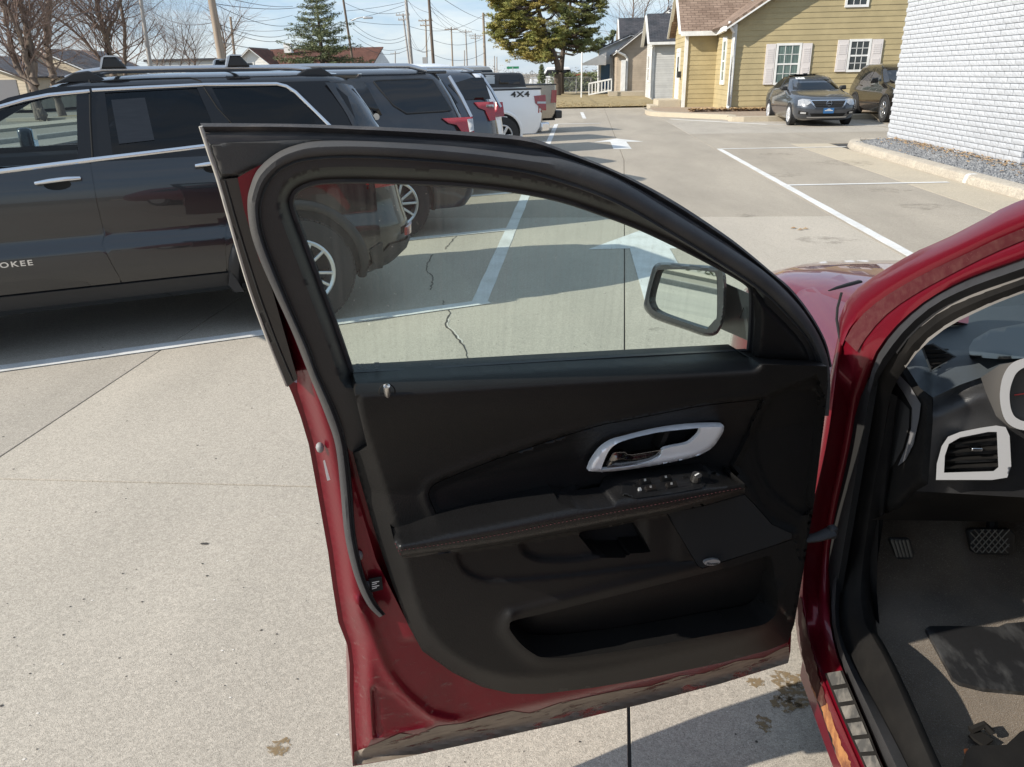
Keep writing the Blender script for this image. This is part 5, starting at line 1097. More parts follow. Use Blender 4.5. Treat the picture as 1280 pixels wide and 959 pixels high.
P6.side('tail_lamp', [(12.32, .85), (12.5, .85), (12.52, 1.2), (12.36, 1.2)], red_lens, off=.014, step=.06); MB().bb((12.5, .9, .3), (12.95, 1.1, .4)).build('tow_hitch', void, P6.root)

# ---- sedan and dark SUV facing the lane, in front of the yellow house
SDL = [(.17, .30, 4.62, .14, .45), (.24, .12, 4.76, .06, .5), (.36, .03, 4.82, .02, .55), (.52, .0, 4.85, .0, .55), (.66, .05, 4.86, .0, .55), (.76, .16, 4.84, .01, .5), (.84, .36, 4.80, .03, .45), (.91, .80, 4.74, .055, .35), (.97, 1.25, 4.66, .075, .3), (1.02, 1.52, 4.50, .095, .28), (1.10, 1.70, 4.22, .14, .28), (1.25, 2.02, 3.92, .225, .3), (1.38, 2.36, 3.62, .30, .3), (1.45, 2.65, 3.4, .37, .3), (1.475, 2.9, 3.2, .5, .2)]
s1 = at(990, 156.5); SX = s1.x - .14; SY = s1.y - .98
SE = Car('grey_sedan', 'dark grey sedan with a blue front plate parked before the yellow house', 'car', (SX + 1.83, SY), 0.0, 1.83, SDL, 'cars parked before the yellow house')
sed = M('blue_grey_sedan_paint', (.055, .062, .075), .3, .5, coat=1, coatr=.03)
SE.shell('body', [l[0] for l in SDL], sed, smooth=45)
SE.end('windshield', [(.20, 1.03), (1.63, 1.03), (1.46, 1.41), (.37, 1.41)], glass('sedan_windshield', (.02, .025, .03), 1.2), False, off=.008, step=.12)
SE.end('windshield_backing', [(.22, 1.04), (1.61, 1.04), (1.45, 1.40), (.38, 1.40)], M('windshield_interior', (.02, .025, .028), .6, col2=(.07, .085, .09), vs=5), False, off=.003, step=.12)
SE.end('price_sticker', [(1.12, 1.335), (1.40, 1.335), (1.38, 1.39), (1.12, 1.39)], white_paint, False, off=.012, step=.1)
SE.side('side_window', [(1.92, 1.04), (2.5, 1.36), (2.85, 1.42), (3.3, 1.40), (3.75, 1.20), (3.9, 1.06)], dark_glass, off=.008, both=True)
SE.side('window_pillar', [(2.80, 1.03), (2.9, 1.03), (2.92, 1.43), (2.84, 1.43)], trim_black, off=.012, both=True)
SE.end('headlight', [(.07, .60), (.30, .62), (.42, .70), (.40, .78), (.20, .80), (.09, .76)], clear_lens, False, off=.012, step=.05); SE.end('headlight', [(1.76, .60), (1.53, .62), (1.41, .70), (1.43, .78), (1.63, .80), (1.74, .76)], clear_lens, False, off=.012, step=.05)
SE.end('grille', [(.50, .57), (1.33, .57), (1.44, .74), (.39, .74)], void, False, off=.010, step=.06)
for z in (.61, .655, .70): SE.end('grille_bar', [(.50, z - .008), (1.33, z - .008), (1.37, z + .008), (.46, z + .008)], trim_black, False, off=.02, step=.06)
for y0, y1 in ((.36, .50), (1.47, 1.33)): SE.end('grille_chrome', [(y0, .75), (y0 + (.05 if y0 < 1 else -.05), .75), (y1 + (.04 if y0 < 1 else -.04), .55), (y1, .55)], chrome, False, off=.022, step=.05)
SE.end('grille_chrome', [(.36, .74), (1.47, .74), (1.47, .765), (.36, .765)], chrome, False, off=.02, step=.06)
e0 = SE.end_s(.915, .665, False) - .03
MB().tube([(e0, .915 + .075 * cos(a), .665 + .075 * sin(a)) for a in np.linspace(0, 2 * pi, 21)[:-1]], .014, 6, closed=True, up=(1, 0, 0)).build('emblem_ring', chrome, SE.root, smooth=60); MB().bb((e0 - .012, .83, .65), (e0 + .005, 1.0, .68)).build('emblem_bar', chrome, SE.root)
SE.end('lower_intake', [(.45, .30), (1.38, .30), (1.44, .38), (.39, .38)], void, False, off=.010, step=.06); SE.end('chin_strip', [(.34, .255), (1.49, .255), (1.5, .285), (.33, .285)], satin_alu, False, off=.012, step=.06)
pl = SE.end('front_plate', [(.765, .385), (1.065, .385), (1.065, .535), (.765, .535)], M('plate_blue', (.03, .13, .32), .4), False, off=.035, step=.1); SE.end('plate_print', [(.80, .455), (1.03, .455), (1.03, .475), (.80, .475)], white_paint, False, off=.037, step=.1, parent=pl); SE.end('plate_print', [(.84, .49), (.99, .49), (.93, .515), (.89, .515)], white_paint, False, off=.037, step=.1, parent=pl)
for y0, y1 in ((.10, .34), (1.73, 1.49)): SE.end('fog_bezel', [(y0, .36), (y1, .34), (y1, .42), (y0, .47)], void, False, off=.008, step=.05); SE.end('fog_lamp', [(y0 + (.05 if y0 < 1 else -.05), .375), (y1 + (-.06 if y0 < 1 else .06), .37), (y1 + (-.06 if y0 < 1 else .06), .42), (y0 + (.05 if y0 < 1 else -.05), .43)], clear_lens, False, off=.016, step=.05)
for x in (.98, 3.78):
    SE.arch(x, .355, .325, void, None)
    for sd_ in ('near', 'far'): SE.wheel(x, sd_, .325, .225, .21, 10, y=-.015, m=M('bright_wheel', (.72, .73, .75), .35, .6) if 'bright_wheel' not in bpy.data.materials else bpy.data.materials['bright_wheel'], sw=.05)
for y in (.0, 1.83): MB().loft([[(1.92 + a, y + b, 1.06 + c) for b, c in ((-.10, -.05), (.10, -.06), (.10, .06), (-.08, .08))] for a in (-.09, .04)]).build('side_mirror', trim_black, SE.root, bevel=.03)
MB().bb((3.0, .86, 1.47), (3.12, .97, 1.5)).build('roof_fin', sed, SE.root)
b1 = at(1103, 153); BX = b1.x - .03
DL = [(.28, .15, 4.7, .10, .25), (.40, .04, 4.78, .03, .3), (.60, .0, 4.8, .0, .32), (.80, .02, 4.8, .0, .32), (.98, .12, 4.76, .01, .3), (1.06, .5, 4.74, .03, .28), (1.13, 1.1, 4.7, .06, .25), (1.22, 1.4, 4.66, .09, .22), (1.45, 1.85, 4.5, .18, .2), (1.62, 2.2, 4.38, .25, .2), (1.70, 2.45, 4.3, .32, .2), (1.745, 2.8, 4.1, .45, .2)]
BS = Car('dark_suv', 'brown-black SUV half hidden by the white brick wall', 'SUV', (BX + 1.93, b1.y - .95), 0.0, 1.93, DL, 'cars parked before the yellow house')
BS.shell('body', [l[0] for l in DL], dark_suv, smooth=45); BS.end('windshield', [(.22, 1.16), (1.71, 1.16), (1.58, 1.64), (.35, 1.64)], dark_glass, False, off=.008, step=.12)
BS.side('front_window', [(1.75, 1.22), (2.25, 1.56), (2.75, 1.64), (2.78, 1.22)], dark_glass, off=.008, both=True); BS.side('rear_window', [(2.86, 1.22), (2.84, 1.64), (3.75, 1.63), (3.8, 1.24)], dark_glass, off=.008, both=True); BS.side('quarter_window', [(3.88, 1.25), (3.84, 1.62), (4.25, 1.55), (4.42, 1.28)], dark_glass, off=.008, both=True)
for x in (.95, 3.85):
    BS.arch(x, .44, .39, void, trim_black, .03)
    for sd_ in ('near', 'far'): BS.wheel(x, sd_, .39, .255, .23, 5, y=-.02, sw=.07)
for y in (-.12, 2.05): MB().loft([[(1.82 + a, y + b, 1.24 + c) for b, c in ((-.12, -.06), (.12, -.08), (.12, .08), (-.1, .1))] for a in (-.1, .05)]).build('side_mirror', dark_suv, BS.root, bevel=.03)
for x in (2.35, 3.4): MB().tube([BS.far((x, 1.08), .03), BS.far((x + .16, 1.085), .03)], .018, 6).build('door_handle', dark_suv, BS.root)
BS.strip('side_trim', [(1.5, .62), (3.3, .60)], .02, chrome, .01)
MB().tube([BS.far((1.5, .55), .01), BS.far((3.3, .53), .01)], .03, 6, flat=.4).build('side_trim', trim_black, BS.root)
# far-off traffic
def far_car(name, label, px, Y, L, H, m, cat='car'):
    p = at_y(*px, Y); h = empty(name, (p.x, Y, 0), 0, label, cat)
    MB().loft([[(a, b, z) for a, b in ((f, -.85), (r, -.85), (r, .85), (f, .85))] for z, f, r in ((.25, .1, L - .1), (.6, 0, L), (H * .55, .1, L - .05))]).build('body', m, h, bevel=.08)
    MB().loft([[(a, b, z) for a, b in ((f, -.7), (r, -.7), (r, .7), (f, .7))] for z, f, r in ((H * .55, .25 * L, .95 * L), (H, .38 * L, .85 * L))]).build('cabin', m, h, bevel=.08)
    MB().loft([[(a, b, z) for a, b in ((f, -.74), (r, -.74), (r, .74), (f, .74))] for z, f, r in ((H * .62, .32 * L, .90 * L), (H * .88, .38 * L, .86 * L))]).build('window', dark_glass, h)
    for x in (L * .2, L * .8): MB().tube([(x, -.9, .33), (x, .9, .33)], .33, 14).build('wheel', tyre_mat, h)
far_car('red_car', 'small red car far off beyond the hedge', (690, 89), 90, 4.5, 1.5, M('red_far_paint', (.5, .02, .03), .3, coat=1)); far_car('white_van', 'white van far down the street behind the evergreen trunk', (662, 92), 88, 5.0, 2.2, white_car, 'van')
sg = at_y(641, 84, 84); h = empty('street_sign', (sg.x, 84, 0), 0, 'small green street-name sign under the yellow-green evergreen', 'street sign'); MB().tube([(0, 0, -.1), (0, 0, sg.z)], .04, 6).build('post', galv, h); MB().bb((-.62, -.02, sg.z - .16), (.62, .02, sg.z + .06)).build('blade', M('sign_green', (.02, .2, .09), .5), h)
# ================================================================== THE RED CAR (nearest): body, cabin
red = M('cherry_red_paint', (.145, .003, .010), .34, .5, coat=1.0, coatr=.02, flakes=1.8)
red_jamb = M('cherry_red_jamb', (.13, .003, .011), .38, .35, spec=.2, coat=.45, coatr=.08, flakes=1.4, col2=(.085, .007, .011), vs=5, lo=.5, hi=.8)
dusty_red = M('dusty_groove', (.060, .009, .012), .7, spec=.2, col2=(.085, .028, .026), vs=60, lo=.4, hi=.75, col3_=(.24, .17, .14), s3=420, t3=(.68, .73))
seal_grey = M('door_opening_seal', (.034, .034, .036), .75, spec=.25, col2=(.026, .026, .027), vs=14, col3_=(.13, .12, .11), s3=200, t3=(.70, .75), bump=.0005, bs=300)
trim_dark = M('interior_black_plastic', (.0115, .011, .0108), .55, spec=.09, bump=.0004, bs=500, col2=(.017, .016, .015), vs=10)
pillar_grey = M('pillar_trim_grey', (.17, .16, .15), .8)
silver_pl = M('silver_plastic', (.60, .60, .61), .34, .25)
carpet = M('grey_brown_carpet', (.165, .126, .088), 1.0, spec=.08, col2=(.11, .084, .058), vs=6, vd=6, bump=.004, bs=420, col3_=(.33, .285, .23), s3=330, t3=(.58, .70), sheen=.3)
dash_mat = M('dash_skylit_plastic', (.035, .042, .048), .5, bump=.0004, bs=480)  # blue in this plastic stands for sky light through the windshield
dash_blk = M('dash_black_leather', (.022, .022, .023), .42, bump=.0006, bs=330)
red_car = empty('red_car', (.60, 1.5, 0), 0, 'dark cherry red car with its driver door wide open, close beside the camera', 'car')
RO = Vector((.60, 1.5, 0))
def X0(z): return .60 + (.30 * (z - .95) if z > .95 else 0.0)
def bs(x, y, off=0.0):
    z = 1.0
    for _ in range(12): p = at_x(x, y, X0(z) + off); z = p.z
    return p - RO
def L3(p): return p - RO
def jamb(y, k):                                                 # how far the hinge pillar's rear face runs inboard
    return k * float(ss((y - 425) / 90)) * (1 - float(ss((y - 690) / 160)))
def skin(name, curves, offs, m, deep, n=90, smooth=50):
    rings = [[bs(p[0], p[1], o + jamb(p[1], c_i)) for p in resample(crv(c, 6), n)] for c, o, c_i in zip(curves, offs, deep)]
    k = len(rings); v = [q for r in rings for q in r]
    f = [(i * n + j, i * n + j + 1, (i + 1) * n + j + 1, (i + 1) * n + j) for i in range(k - 1) for j in range(n - 1)]
    return MB().add(v, f).build(name, m, red_car, smooth=smooth)
C0 = [(2200, 118), (1950, 112), (1700, 135), (1470, 184), (1280, 249), (1235, 271), (1185, 297), (1144, 315), (1100, 341), (1070, 362), (1053, 385), (1047, 410), (1047, 428), (1040, 455), (1034, 500), (1024, 560), (1012, 610), (1003, 650), (998, 690), (994, 740), (995, 786), (1003, 826), (1020, 873), (1031, 903), (1046, 946), (1090, 1040), (1150, 1150)]
C1 = [(2200, 158), (1950, 148), (1700, 167), (1470, 213), (1280, 285), (1210, 316), (1150, 345), (1100, 375), (1072, 400), (1056, 425), (1051, 445), (1047, 480), (1040, 540), (1028, 600), (1016, 650), (1010, 700), (1008, 750), (1012, 800), (1028, 842), (1043, 880), (1058, 915), (1076, 956), (1112, 1040), (1165, 1150)]
C2 = [(2200, 184), (1950, 170), (1700, 187), (1470, 231), (1280, 300), (1185, 345), (1122, 382), (1090, 412), (1071, 440), (1064, 480), (1055, 540), (1043, 600), (1033, 650), (1026, 700), (1022, 750), (1026, 800), (1037, 838), (1054, 878), (1070, 915), (1090, 957), (1128, 1040), (1185, 1150)]
C3 = [(2200, 218), (1950, 202), (1700, 215), (1470, 256), (1280, 325), (1210, 350), (1160, 377), (1122, 410), (1105, 432), (1092, 455), (1080, 502), (1070, 560), (1059, 610), (1052, 640), (1047, 670), (1043, 695), (1039, 740), (1040, 780), (1047, 813), (1055, 836), (1070, 873), (1106, 957), (1145, 1040), (1205, 1150)]
C4 = [(2200, 248), (1950, 229), (1700, 240), (1470, 278), (1280, 345), (1210, 370), (1172, 388), (1140, 415), (1120, 440), (1110, 453), (1096, 478), (1085, 532), (1075, 590), (1067, 640), (1056, 690), (1050, 740), (1049, 780), (1056, 808), (1074, 845), (1094, 880), (1134, 957), (1172, 1040), (1230, 1150)]
C5 = [(2200, 283), (1950, 260), (1700, 267), (1470, 302), (1280, 366), (1215, 393), (1180, 412), (1150, 437), (1132, 460), (1114, 492), (1102, 560), (1092, 610), (1086, 650), (1079, 700), (1076, 740), (1081, 780), (1097, 806), (1126, 866), (1163, 951), (1205, 1040), (1265, 1150)]
mid = lambda a, b, n=90: [(p + q) / 2 for p, q in zip(resample(crv(a, 6), n), resample(crv(b, 6), n))]
mixc = lambda a, b, f, n=90: [p * (1 - f) + q * f for p, q in zip(resample(crv(a, 6), n), resample(crv(b, 6), n))]
skin('door_opening', [C0, mixc(C0, C1, .12), mixc(C0, C1, .35), mixc(C0, C1, .65), mixc(C0, C1, .9), C1, C2, mixc(C2, C3, .15), mixc(C2, C3, .5), mixc(C2, C3, .85), C3], [.010, .002, -.005, -.006, -.002, .003, .014, .012, .015, .021, .032], red_jamb, (0, .002, .007, .013, .018, .02, .055, .059, .067, .076, .08), smooth=70)
up = lambda c, y: [p for p in c if p[1] < y]
skin('roof_channel_seal', [up(C1, 430), mid(up(C1, 430), up(C2, 445), 40), up(C2, 445)], [-.002, .004, .0105], dusty_red, (0, 0, 0), 60)
m34 = mid(C3, C4); skin('weatherstrip', [C3, [p * .75 + q * .25 for p, q in zip(resample(crv(C3, 6), 90), m34)], m34, C4], [.030, .016, .012, .034], seal_grey, (.08,) * 4)
skin('sill_trim', [C4, mid(C4, C5), C5], [.036, .040, .058], trim_dark, (.08, .08, .075))
skin('pillar_trim', [up(C4, 450), up(C5, 462)], [.034, .056], pillar_grey, (.08, .075), 50)
# sill plate with worn, dusty anti-slip squares
SPa = [(1031, 842), (1046, 880), (1062, 918), (1080, 957), (1116, 1040), (1168, 1150)]; SPb = [(1053, 838), (1068, 873), (1086, 915), (1103, 957), (1142, 1040), (1200, 1150)]
skin('sill_plate', [SPa, SPb], [-.008, .004], trim_dark, (0, 0), 40)
A_, B_ = resample(crv(SPa, 8), 61), resample(crv(SPb, 8), 61)
plate_dirt = M('dusty_tape', (.055, .054, .052), .8, col2=(.19, .175, .155), vs=22, vd=8, lo=.45, hi=.7)
for k in range(0, 57, 4):
    q = [A_[k] * .88 + B_[k] * .12, A_[k + 3] * .88 + B_[k + 3] * .12, A_[k + 3] * .12 + B_[k + 3] * .88, A_[k] * .12 + B_[k] * .88]
    o_ = [-.0085, -.0085, .0015, .0015]; MB().add([bs(p[0], p[1], e) for p, e in zip(q, o_)], [(0, 1, 2, 3)]).build('tread_square', plate_dirt, red_car)
# rocker flank with its rust
rust = M('rusted_edge', (.38, .17, .06), .9, col2=(.16, .055, .025), vs=26, vd=8, bump=.004, bs=70)
ro = [(1003, 826), (1020, 873), (1031, 903), (1046, 946), (1090, 1040), (1150, 1150)]
MB().add([bs(p[0], p[1], -.004) for p in resample(crv(ro, 6), 30)] + [Vector((bs(p[0], p[1], -.004).x, bs(p[0], p[1], -.004).y, .20)) for p in resample(crv(ro, 6), 30)], [(i, i + 1, 31 + i, 30 + i) for i in range(29)]).build('rocker', red_jamb, red_car)
def rag(a, b, n, jit, seed):
    R = random.Random(seed); return [tuple(np.array(a) * (1 - t) + np.array(b) * t + np.array([R.gauss(0, jit), R.gauss(0, jit)])) for t in np.linspace(0, 1, n)]
rp = rag((1012, 856), (1022, 876), 4, .6, 1) + rag((1024, 880), (1053, 962), 16, .8, 2) + rag((1066, 962), (1044, 912), 16, 1.1, 3) + rag((1038, 890), (1022, 862), 10, 1.0, 4)
relief('rust_patch', rp, 4, lambda v: [bs(p[0], p[1], -.006) for p in v], rust, red_car)
rp = rag((995, 745), (1002, 822), 16, .5, 5) + rag((1006, 834), (1026, 884), 10, .6, 6) + rag((1033, 880), (1013, 805), 18, 1.0, 7) + rag((1009, 790), (1001, 748), 9, .8, 8)
relief('mud_stain', rp, 4, lambda v: [bs(p[0], p[1], -.007) for p in v], M('dried_mud', (.06, .022, .018), .9, spec=.15, col2=(.14, .095, .07), vs=24, vd=8, lo=.5, hi=.7), red_car)

# front fenders and hood; rear body
FL = [(.26, -2.9, -2.4, .10, .2), (.42, -3.22, -2.4, .03, .3), (.62, -3.30, -2.4, .0, .4), (.80, -3.26, -2.4, .004, .4), (.90, -3.16, -2.4, .02, .35), (.97, -3.02, -2.38, .055, .3), (1.02, -2.88, -2.2, .10, .3), (1.06, -2.66, -1.95, .17, .25), (1.09, -2.42, -1.85, .27, .2), (1.11, -2.2, -1.9, .42, .1)]
F = Car('front', 'x', 'x', (.60, 0), pi, 1.84, FL); bpy.data.objects.remove(F.root); F.root = red_car
_seen = set()
def fx(*a):
    for o in list(red_car.children):
        if o.type == 'MESH' and o.name in _pend:
            for v in o.data.vertices:
                s_, w_, z_ = v.co; v.co = Vector((.60 + w_, -s_, z_)) - RO
            o.data.flip_normals()
    _pend.clear()
_pend = set()
class Turned:
    """builds with a Car's flank helpers, then turns the pieces to face up the lane"""
    def __init__(s, c): s.c = c
    def __getattr__(s, n):
        f = getattr(s.c, n)
        def g(*a, **k):
            b = set(o.name for o in red_car.children); r = f(*a, **k); _pend.update(set(o.name for o in red_car.children) - b); fx(); return r
        return g
F = Turned(F)
F.shell('hood', [l[0] for l in FL], red, smooth=50)
F.side('fender', [(-2.44, .32), (-1.84, .32), (-1.82, .90), (-1.80, .97), (-1.84, 1.055), (-1.95, 1.075), (-2.44, 1.075)], red, off=.001, step=.05, th=.01, smooth=60)
MB().tube([at(a, b, 1.112) - RO for a, b in ((1036, 363.5), (1046, 360), (1060, 356), (1075, 352))], [.003, .007, .009, .009], 6, flat=.5).build('wiper_arm', trim_dark, red_car)
hg = [bs(1052, 366, .0), bs(1047, 385, -.002), bs(1046, 400, -.002), bs(1049, 418, -.002), bs(1051, 428, -.002)]; MB().tube(hg, .0035, 5).build('fender_gap', void, red_car)
RL = [(.28, -.42, 2.45, .08, .3), (.42, -.42, 2.62, .02, .35), (.62, -.42, 2.70, .0, .35), (.85, -.42, 2.68, .0, .35), (1.02, -.42, 2.62, .012, .3), (1.10, -.42, 2.55, .035, .3), (1.40, -.40, 2.35, .13, .3), (1.58, -.38, 2.2, .20, .3), (1.63, -.6, 2.1, .30, .3), (1.655, -.9, 1.8, .5, .2)]
Rr = Car('rear', 'x', 'x', (.60, 0), pi, 1.84, RL); bpy.data.objects.remove(Rr.root); Rr.root = red_car; Rr = Turned(Rr)
Rr.shell('rear_body', [l[0] for l in RL], red, smooth=50); Rr.side('rear_window', [(-.30, 1.13), (-.30, 1.52), (.62, 1.50), (.75, 1.13)], dark_glass, off=.006, both=True); Rr.side('quarter_window', [(.90, 1.14), (.82, 1.48), (1.45, 1.40), (1.7, 1.16)], dark_glass, off=.006, both=True)
for a_, b_ in ((-.36, .35), (.84, .35)): Rr.side('door_gap', [(a_, .33), (a_ + .012, .33), (a_ + .012, 1.10), (a_, 1.10)], void, off=.003, both=True, step=.2)
def red_wheel(y, x):
    mb = MB().tube([(0, -.11, 0), (0, .11, 0)], .355, 28); o = mb.build('wheel', tyre_mat, red_car, bevel=.03); o.location = Vector((x, y, .355)) - RO; o.rotation_euler = (0, 0, pi / 2)
    MB().tube([(0, -.12, 0), (0, .12, 0)], .22, 20).build('rim', alloy, o)
for y in (2.45, -1.45):
    for x in (.75, 2.34): red_wheel(y, x)
# roof, far side, windscreen close the cabin
mb = MB(); mb.loft([[L3(Vector((x, y, z))) for y, z in ((.45, 1.575), (.45, 1.64), (-.45, 1.65), (-.45, 1.58))] for x in (.82, 2.28)]); mb.build('roof', red, red_car, bevel=.02)
mb = MB(); mb.loft([[L3(Vector((x, y, z))) for y, z in ((.98, 1.535), (1.02, 1.58), (.44, 1.64), (.44, 1.575))] for x in (.84, 2.26)]); mb.build('roof_header', red, red_car)
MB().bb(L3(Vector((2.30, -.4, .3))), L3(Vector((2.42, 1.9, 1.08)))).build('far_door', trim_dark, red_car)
mb = MB(); mb.tube([L3(Vector((2.33, 1.95, 1.08))), L3(Vector((2.20, 1.0, 1.60)))], .05, 6); mb.tube([L3(Vector((2.36, .0, 1.05))), L3(Vector((2.22, -.05, 1.60)))], .06, 6); mb.build('far_pillars', trim_dark, red_car)
MB().add([L3(Vector(p)) for p in ((.80, 2.0, 1.085), (2.30, 2.0, 1.085), (2.22, 1.0, 1.58), (.90, 1.0, 1.58))], [(0, 1, 2, 3)]).build('windshield', glass('windshield_glass', (.82, .88, .86), 1.0), red_car)
# floor carpet, sill carpet, toe board
def cz(x, y):
    z = .40 + .02 * float(ss((x - 1.3) / .3)) - .006 * sin(x * 9) * sin(y * 7)
    if y > 1.74: z += .80 * (y - 1.74) ** 1.15
    z += .035 * float(np.exp(-((x - .98) / .04) ** 2)) * float(ss((y - 1.62) / .15)) + .05 * float(ss((.98 - x) / .08)) * float(ss((y - 1.70) / .25))
    return z
xs, ys = np.linspace(.69, 2.3, 70), np.linspace(.3, 2.28, 90)
mb = MB(); mb.add([L3(Vector((x + .055 * float(ss((y - 1.45) / .3)) * (2.3 - x) / 1.6, y, cz(x, y)))) for y in ys for x in xs], [(j * 70 + i, j * 70 + i + 1, (j + 1) * 70 + i + 1, (j + 1) * 70 + i) for j in range(89) for i in range(69)]); mb.build('carpet', carpet, red_car, smooth=80)
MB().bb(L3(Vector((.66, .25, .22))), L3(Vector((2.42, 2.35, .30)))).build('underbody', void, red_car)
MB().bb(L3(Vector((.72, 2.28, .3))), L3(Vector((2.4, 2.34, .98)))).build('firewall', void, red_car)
skin_pts = resample(crv([p for p in C5 if p[1] > 480], 6), 60); iw = [bs(p[0], p[1], .058 + jamb(p[1], .075)) for p in skin_pts]
v = []
for f_, dz in ((0, 0), (.35, .012), (.75, .5), (1.0, 1.0)): v += [Vector((p.x + .045 * f_, p.y, p.z + ((.395 - p.z) * dz if dz else 0) )) for p in iw]
MB().add(v, [(k * 60 + i, k * 60 + i + 1, (k + 1) * 60 + i + 1, (k + 1) * 60 + i) for k in range(3) for i in range(59)]).build('sill_lining', trim_dark, red_car, smooth=70)
# kick panel under the dash end
relief('kick_panel', [(1078, 648), (1099, 646), (1097, 690), (1096, 740), (1100, 790), (1096, 802), (1082, 780), (1075, 740), (1077, 690)], 8, lambda v: [at_x(p[0], p[1], .745 + .0005 * (p[0] - 1080)) - RO for p in v], trim_dark, red_car)
# pedals
def pedal(name, px, Y, th, m):
    P = [at_y(a, b, Y) - RO for a, b in px]; n = Vector((0, -.94, .34)); return MB().prism(list(range(len(P))), lambda i: P[i] + n * th, lambda i: P[i] - n * th).build(name, m, red_car, bevel=.006)
rubber_pad = M('pedal_rubber', (.022, .021, .02), .6)
bp_ = pedal('brake_pedal', [(1208, 664), (1212, 660), (1260, 660), (1267, 667), (1266, 688), (1260, 693), (1218, 692), (1213, 688)], 1.80, .012, rubber_pad)
g = MB()
worn = M('worn_pad_ridge', (.16, .145, .12), .7)
for k in range(9):
    x = 1204 + k * 8
    for d in (1, -1):
        a, b = (x, 691), (x + d * 26, 662)
        pts = [(a[0] + (b[0] - a[0]) * t, a[1] + (b[1] - a[1]) * t) for t in np.linspace(0, 1, 9)]; pts = [p for p in pts if 1213 <= p[0] <= 1263]
        if len(pts) > 1: g.tube([at_y(p[0], p[1], 1.783) - RO for p in pts], .0018, 4)
g.build('pad_ridges', worn, red_car)
pp_ = pedal('parking_brake_pedal', [(1110, 674), (1114, 672), (1136, 672), (1142, 690), (1140, 698), (1121, 699)], 1.74, .010, rubber_pad)
g = MB()
for k in range(5): g.tube([at_y(1115 + k * 4.8, 675, 1.727) - RO, at_y(1122 + k * 4.4, 696, 1.727) - RO], .003, 4)
g.build('pad_ridges', worn, red_car)
p = at_y(1240, 662, 1.81) - RO; MB().tube([p, p + Vector((.02, .1, .22))], .014, 8).build('pedal_arm', trim_dark, red_car)
# dashboard
Xd = .765
relief('dash_end_cap', [(1080, 500), (1090, 475), (1110, 455), (1124, 444), (1150, 485), (1165, 497), (1166, 527), (1163, 570), (1160, 605), (1154, 611), (1145, 614), (1125, 635), (1100, 644), (1070, 646), (1074, 600)], 5, lambda v: [at_x(p[0], p[1], Xd + .010 * (1 - float(ss(pd_ / 9)))) - RO for p, pd_ in zip(v, pdist(v, [(1110, 455), (1124, 444), (1150, 485), (1165, 497), (1166, 527), (1160, 605), (1145, 614), (1125, 635), (1100, 644)]))], trim_dark, red_car)
relief('end_cap_strip', [(1107.5, 460), (1115, 459), (1137, 482), (1151, 505), (1149, 522), (1142, 555), (1132, 575), (1122, 583), (1132, 560), (1139, 535), (1140, 510), (1130, 492)], 3, lambda v: [at_x(p[0], p[1], Xd - .004) - RO for p in v], M('graphite_strip', (.24, .24, .25), .35, .4), red_car, back=lambda v: [at_x(p[0], p[1], Xd + .006) - RO for p in v])
relief('fuse_cover', [(1098, 500), (1112, 494), (1126, 500), (1137, 512), (1136, 535), (1129, 560), (1118, 580), (1100, 600), (1092, 606), (1096, 560)], 4, lambda v: [at_x(p[0], p[1], Xd - .003) - RO for p in v], M('fuse_cover_sunlit', (.035, .034, .033), .6), red_car, back=lambda v: [at_x(p[0], p[1], Xd + .006) - RO for p in v])  # paler plastic puts the sun on this area into its colour
YD = 1.55
def dash_piece(name, poly, fy, m, step=7, holes=(), back=None, parent=None):
    return relief(name, poly, step, lambda v: [at_y(p[0], p[1], fy(p)) - RO for p in v], m, parent or red_car, holes, None if back is None else (lambda v: [at_y(p[0], p[1], fy(p) + back) - RO for p in v]), 50)
low = [(1150, 485), (1166, 497), (1200, 481), (1226, 472), (1250, 456), (1280, 450), (1400, 442)]
dash_piece('dash_top', [(1112, 452), (1128, 436), (1150, 420), (1190, 398), (1235, 378), (1280, 361), (1390, 322), (1400, 442), (1280, 450), (1250, 456), (1226, 472), (1200, 481), (1166, 497), (1150, 485), (1124, 444)], lambda p: YD + .0052 * pdist([p], low)[0] * (1 if p[1] < 440 else .5), dash_mat, 8)
dash_piece('dash_pad', [(1166, 497), (1200, 481), (1226, 472), (1232, 490), (1245, 520), (1262, 535), (1480, 560), (1480, 640), (1280, 622), (1145, 614), (1160, 605), (1166, 527)], lambda p: YD - .0 + .035 * (1 - float(ss(pdist([p], [(1166, 497), (1200, 481), (1226, 472)])[0] / 26))) - .02 * float(ss((p[0] - 1160) / 60)), dash_blk, 6)
dash_piece('dash_lower', [(1145, 614), (1280, 622), (1480, 640), (1480, 690), (1280, 653), (1180, 651), (1090, 650), (1125, 635)], lambda p: YD + .004 * max(0, p[1] - 618), trim_dark, 7)
dash_piece('cluster_surround', [(1226, 472), (1250, 456), (1280, 450), (1480, 430), (1480, 560), (1262, 535), (1245, 520), (1232, 490)], lambda p: YD - .02, M('cluster_surround_plastic', (.085, .08, .075), .55), 7)
dash_piece('cluster_hood', [(1212, 446), (1211, 434), (1217, 424), (1238, 412), (1280, 404), (1480, 392), (1480, 440), (1280, 448), (1250, 449)], lambda p: YD - .015 + .0045 * pdist([p], [(1212, 446), (1280, 448), (1480, 440)])[0], M('cluster_hood_plastic', (.045, .058, .066), .4), 6, back=.1)
bo = [(1340, 445), (1300, 445), (1280, 448), (1264, 455), (1254, 470), (1250, 490), (1251, 508), (1256, 524), (1265, 533), (1280, 538), (1310, 540), (1345, 536), (1370, 520), (1380, 490), (1370, 460)]
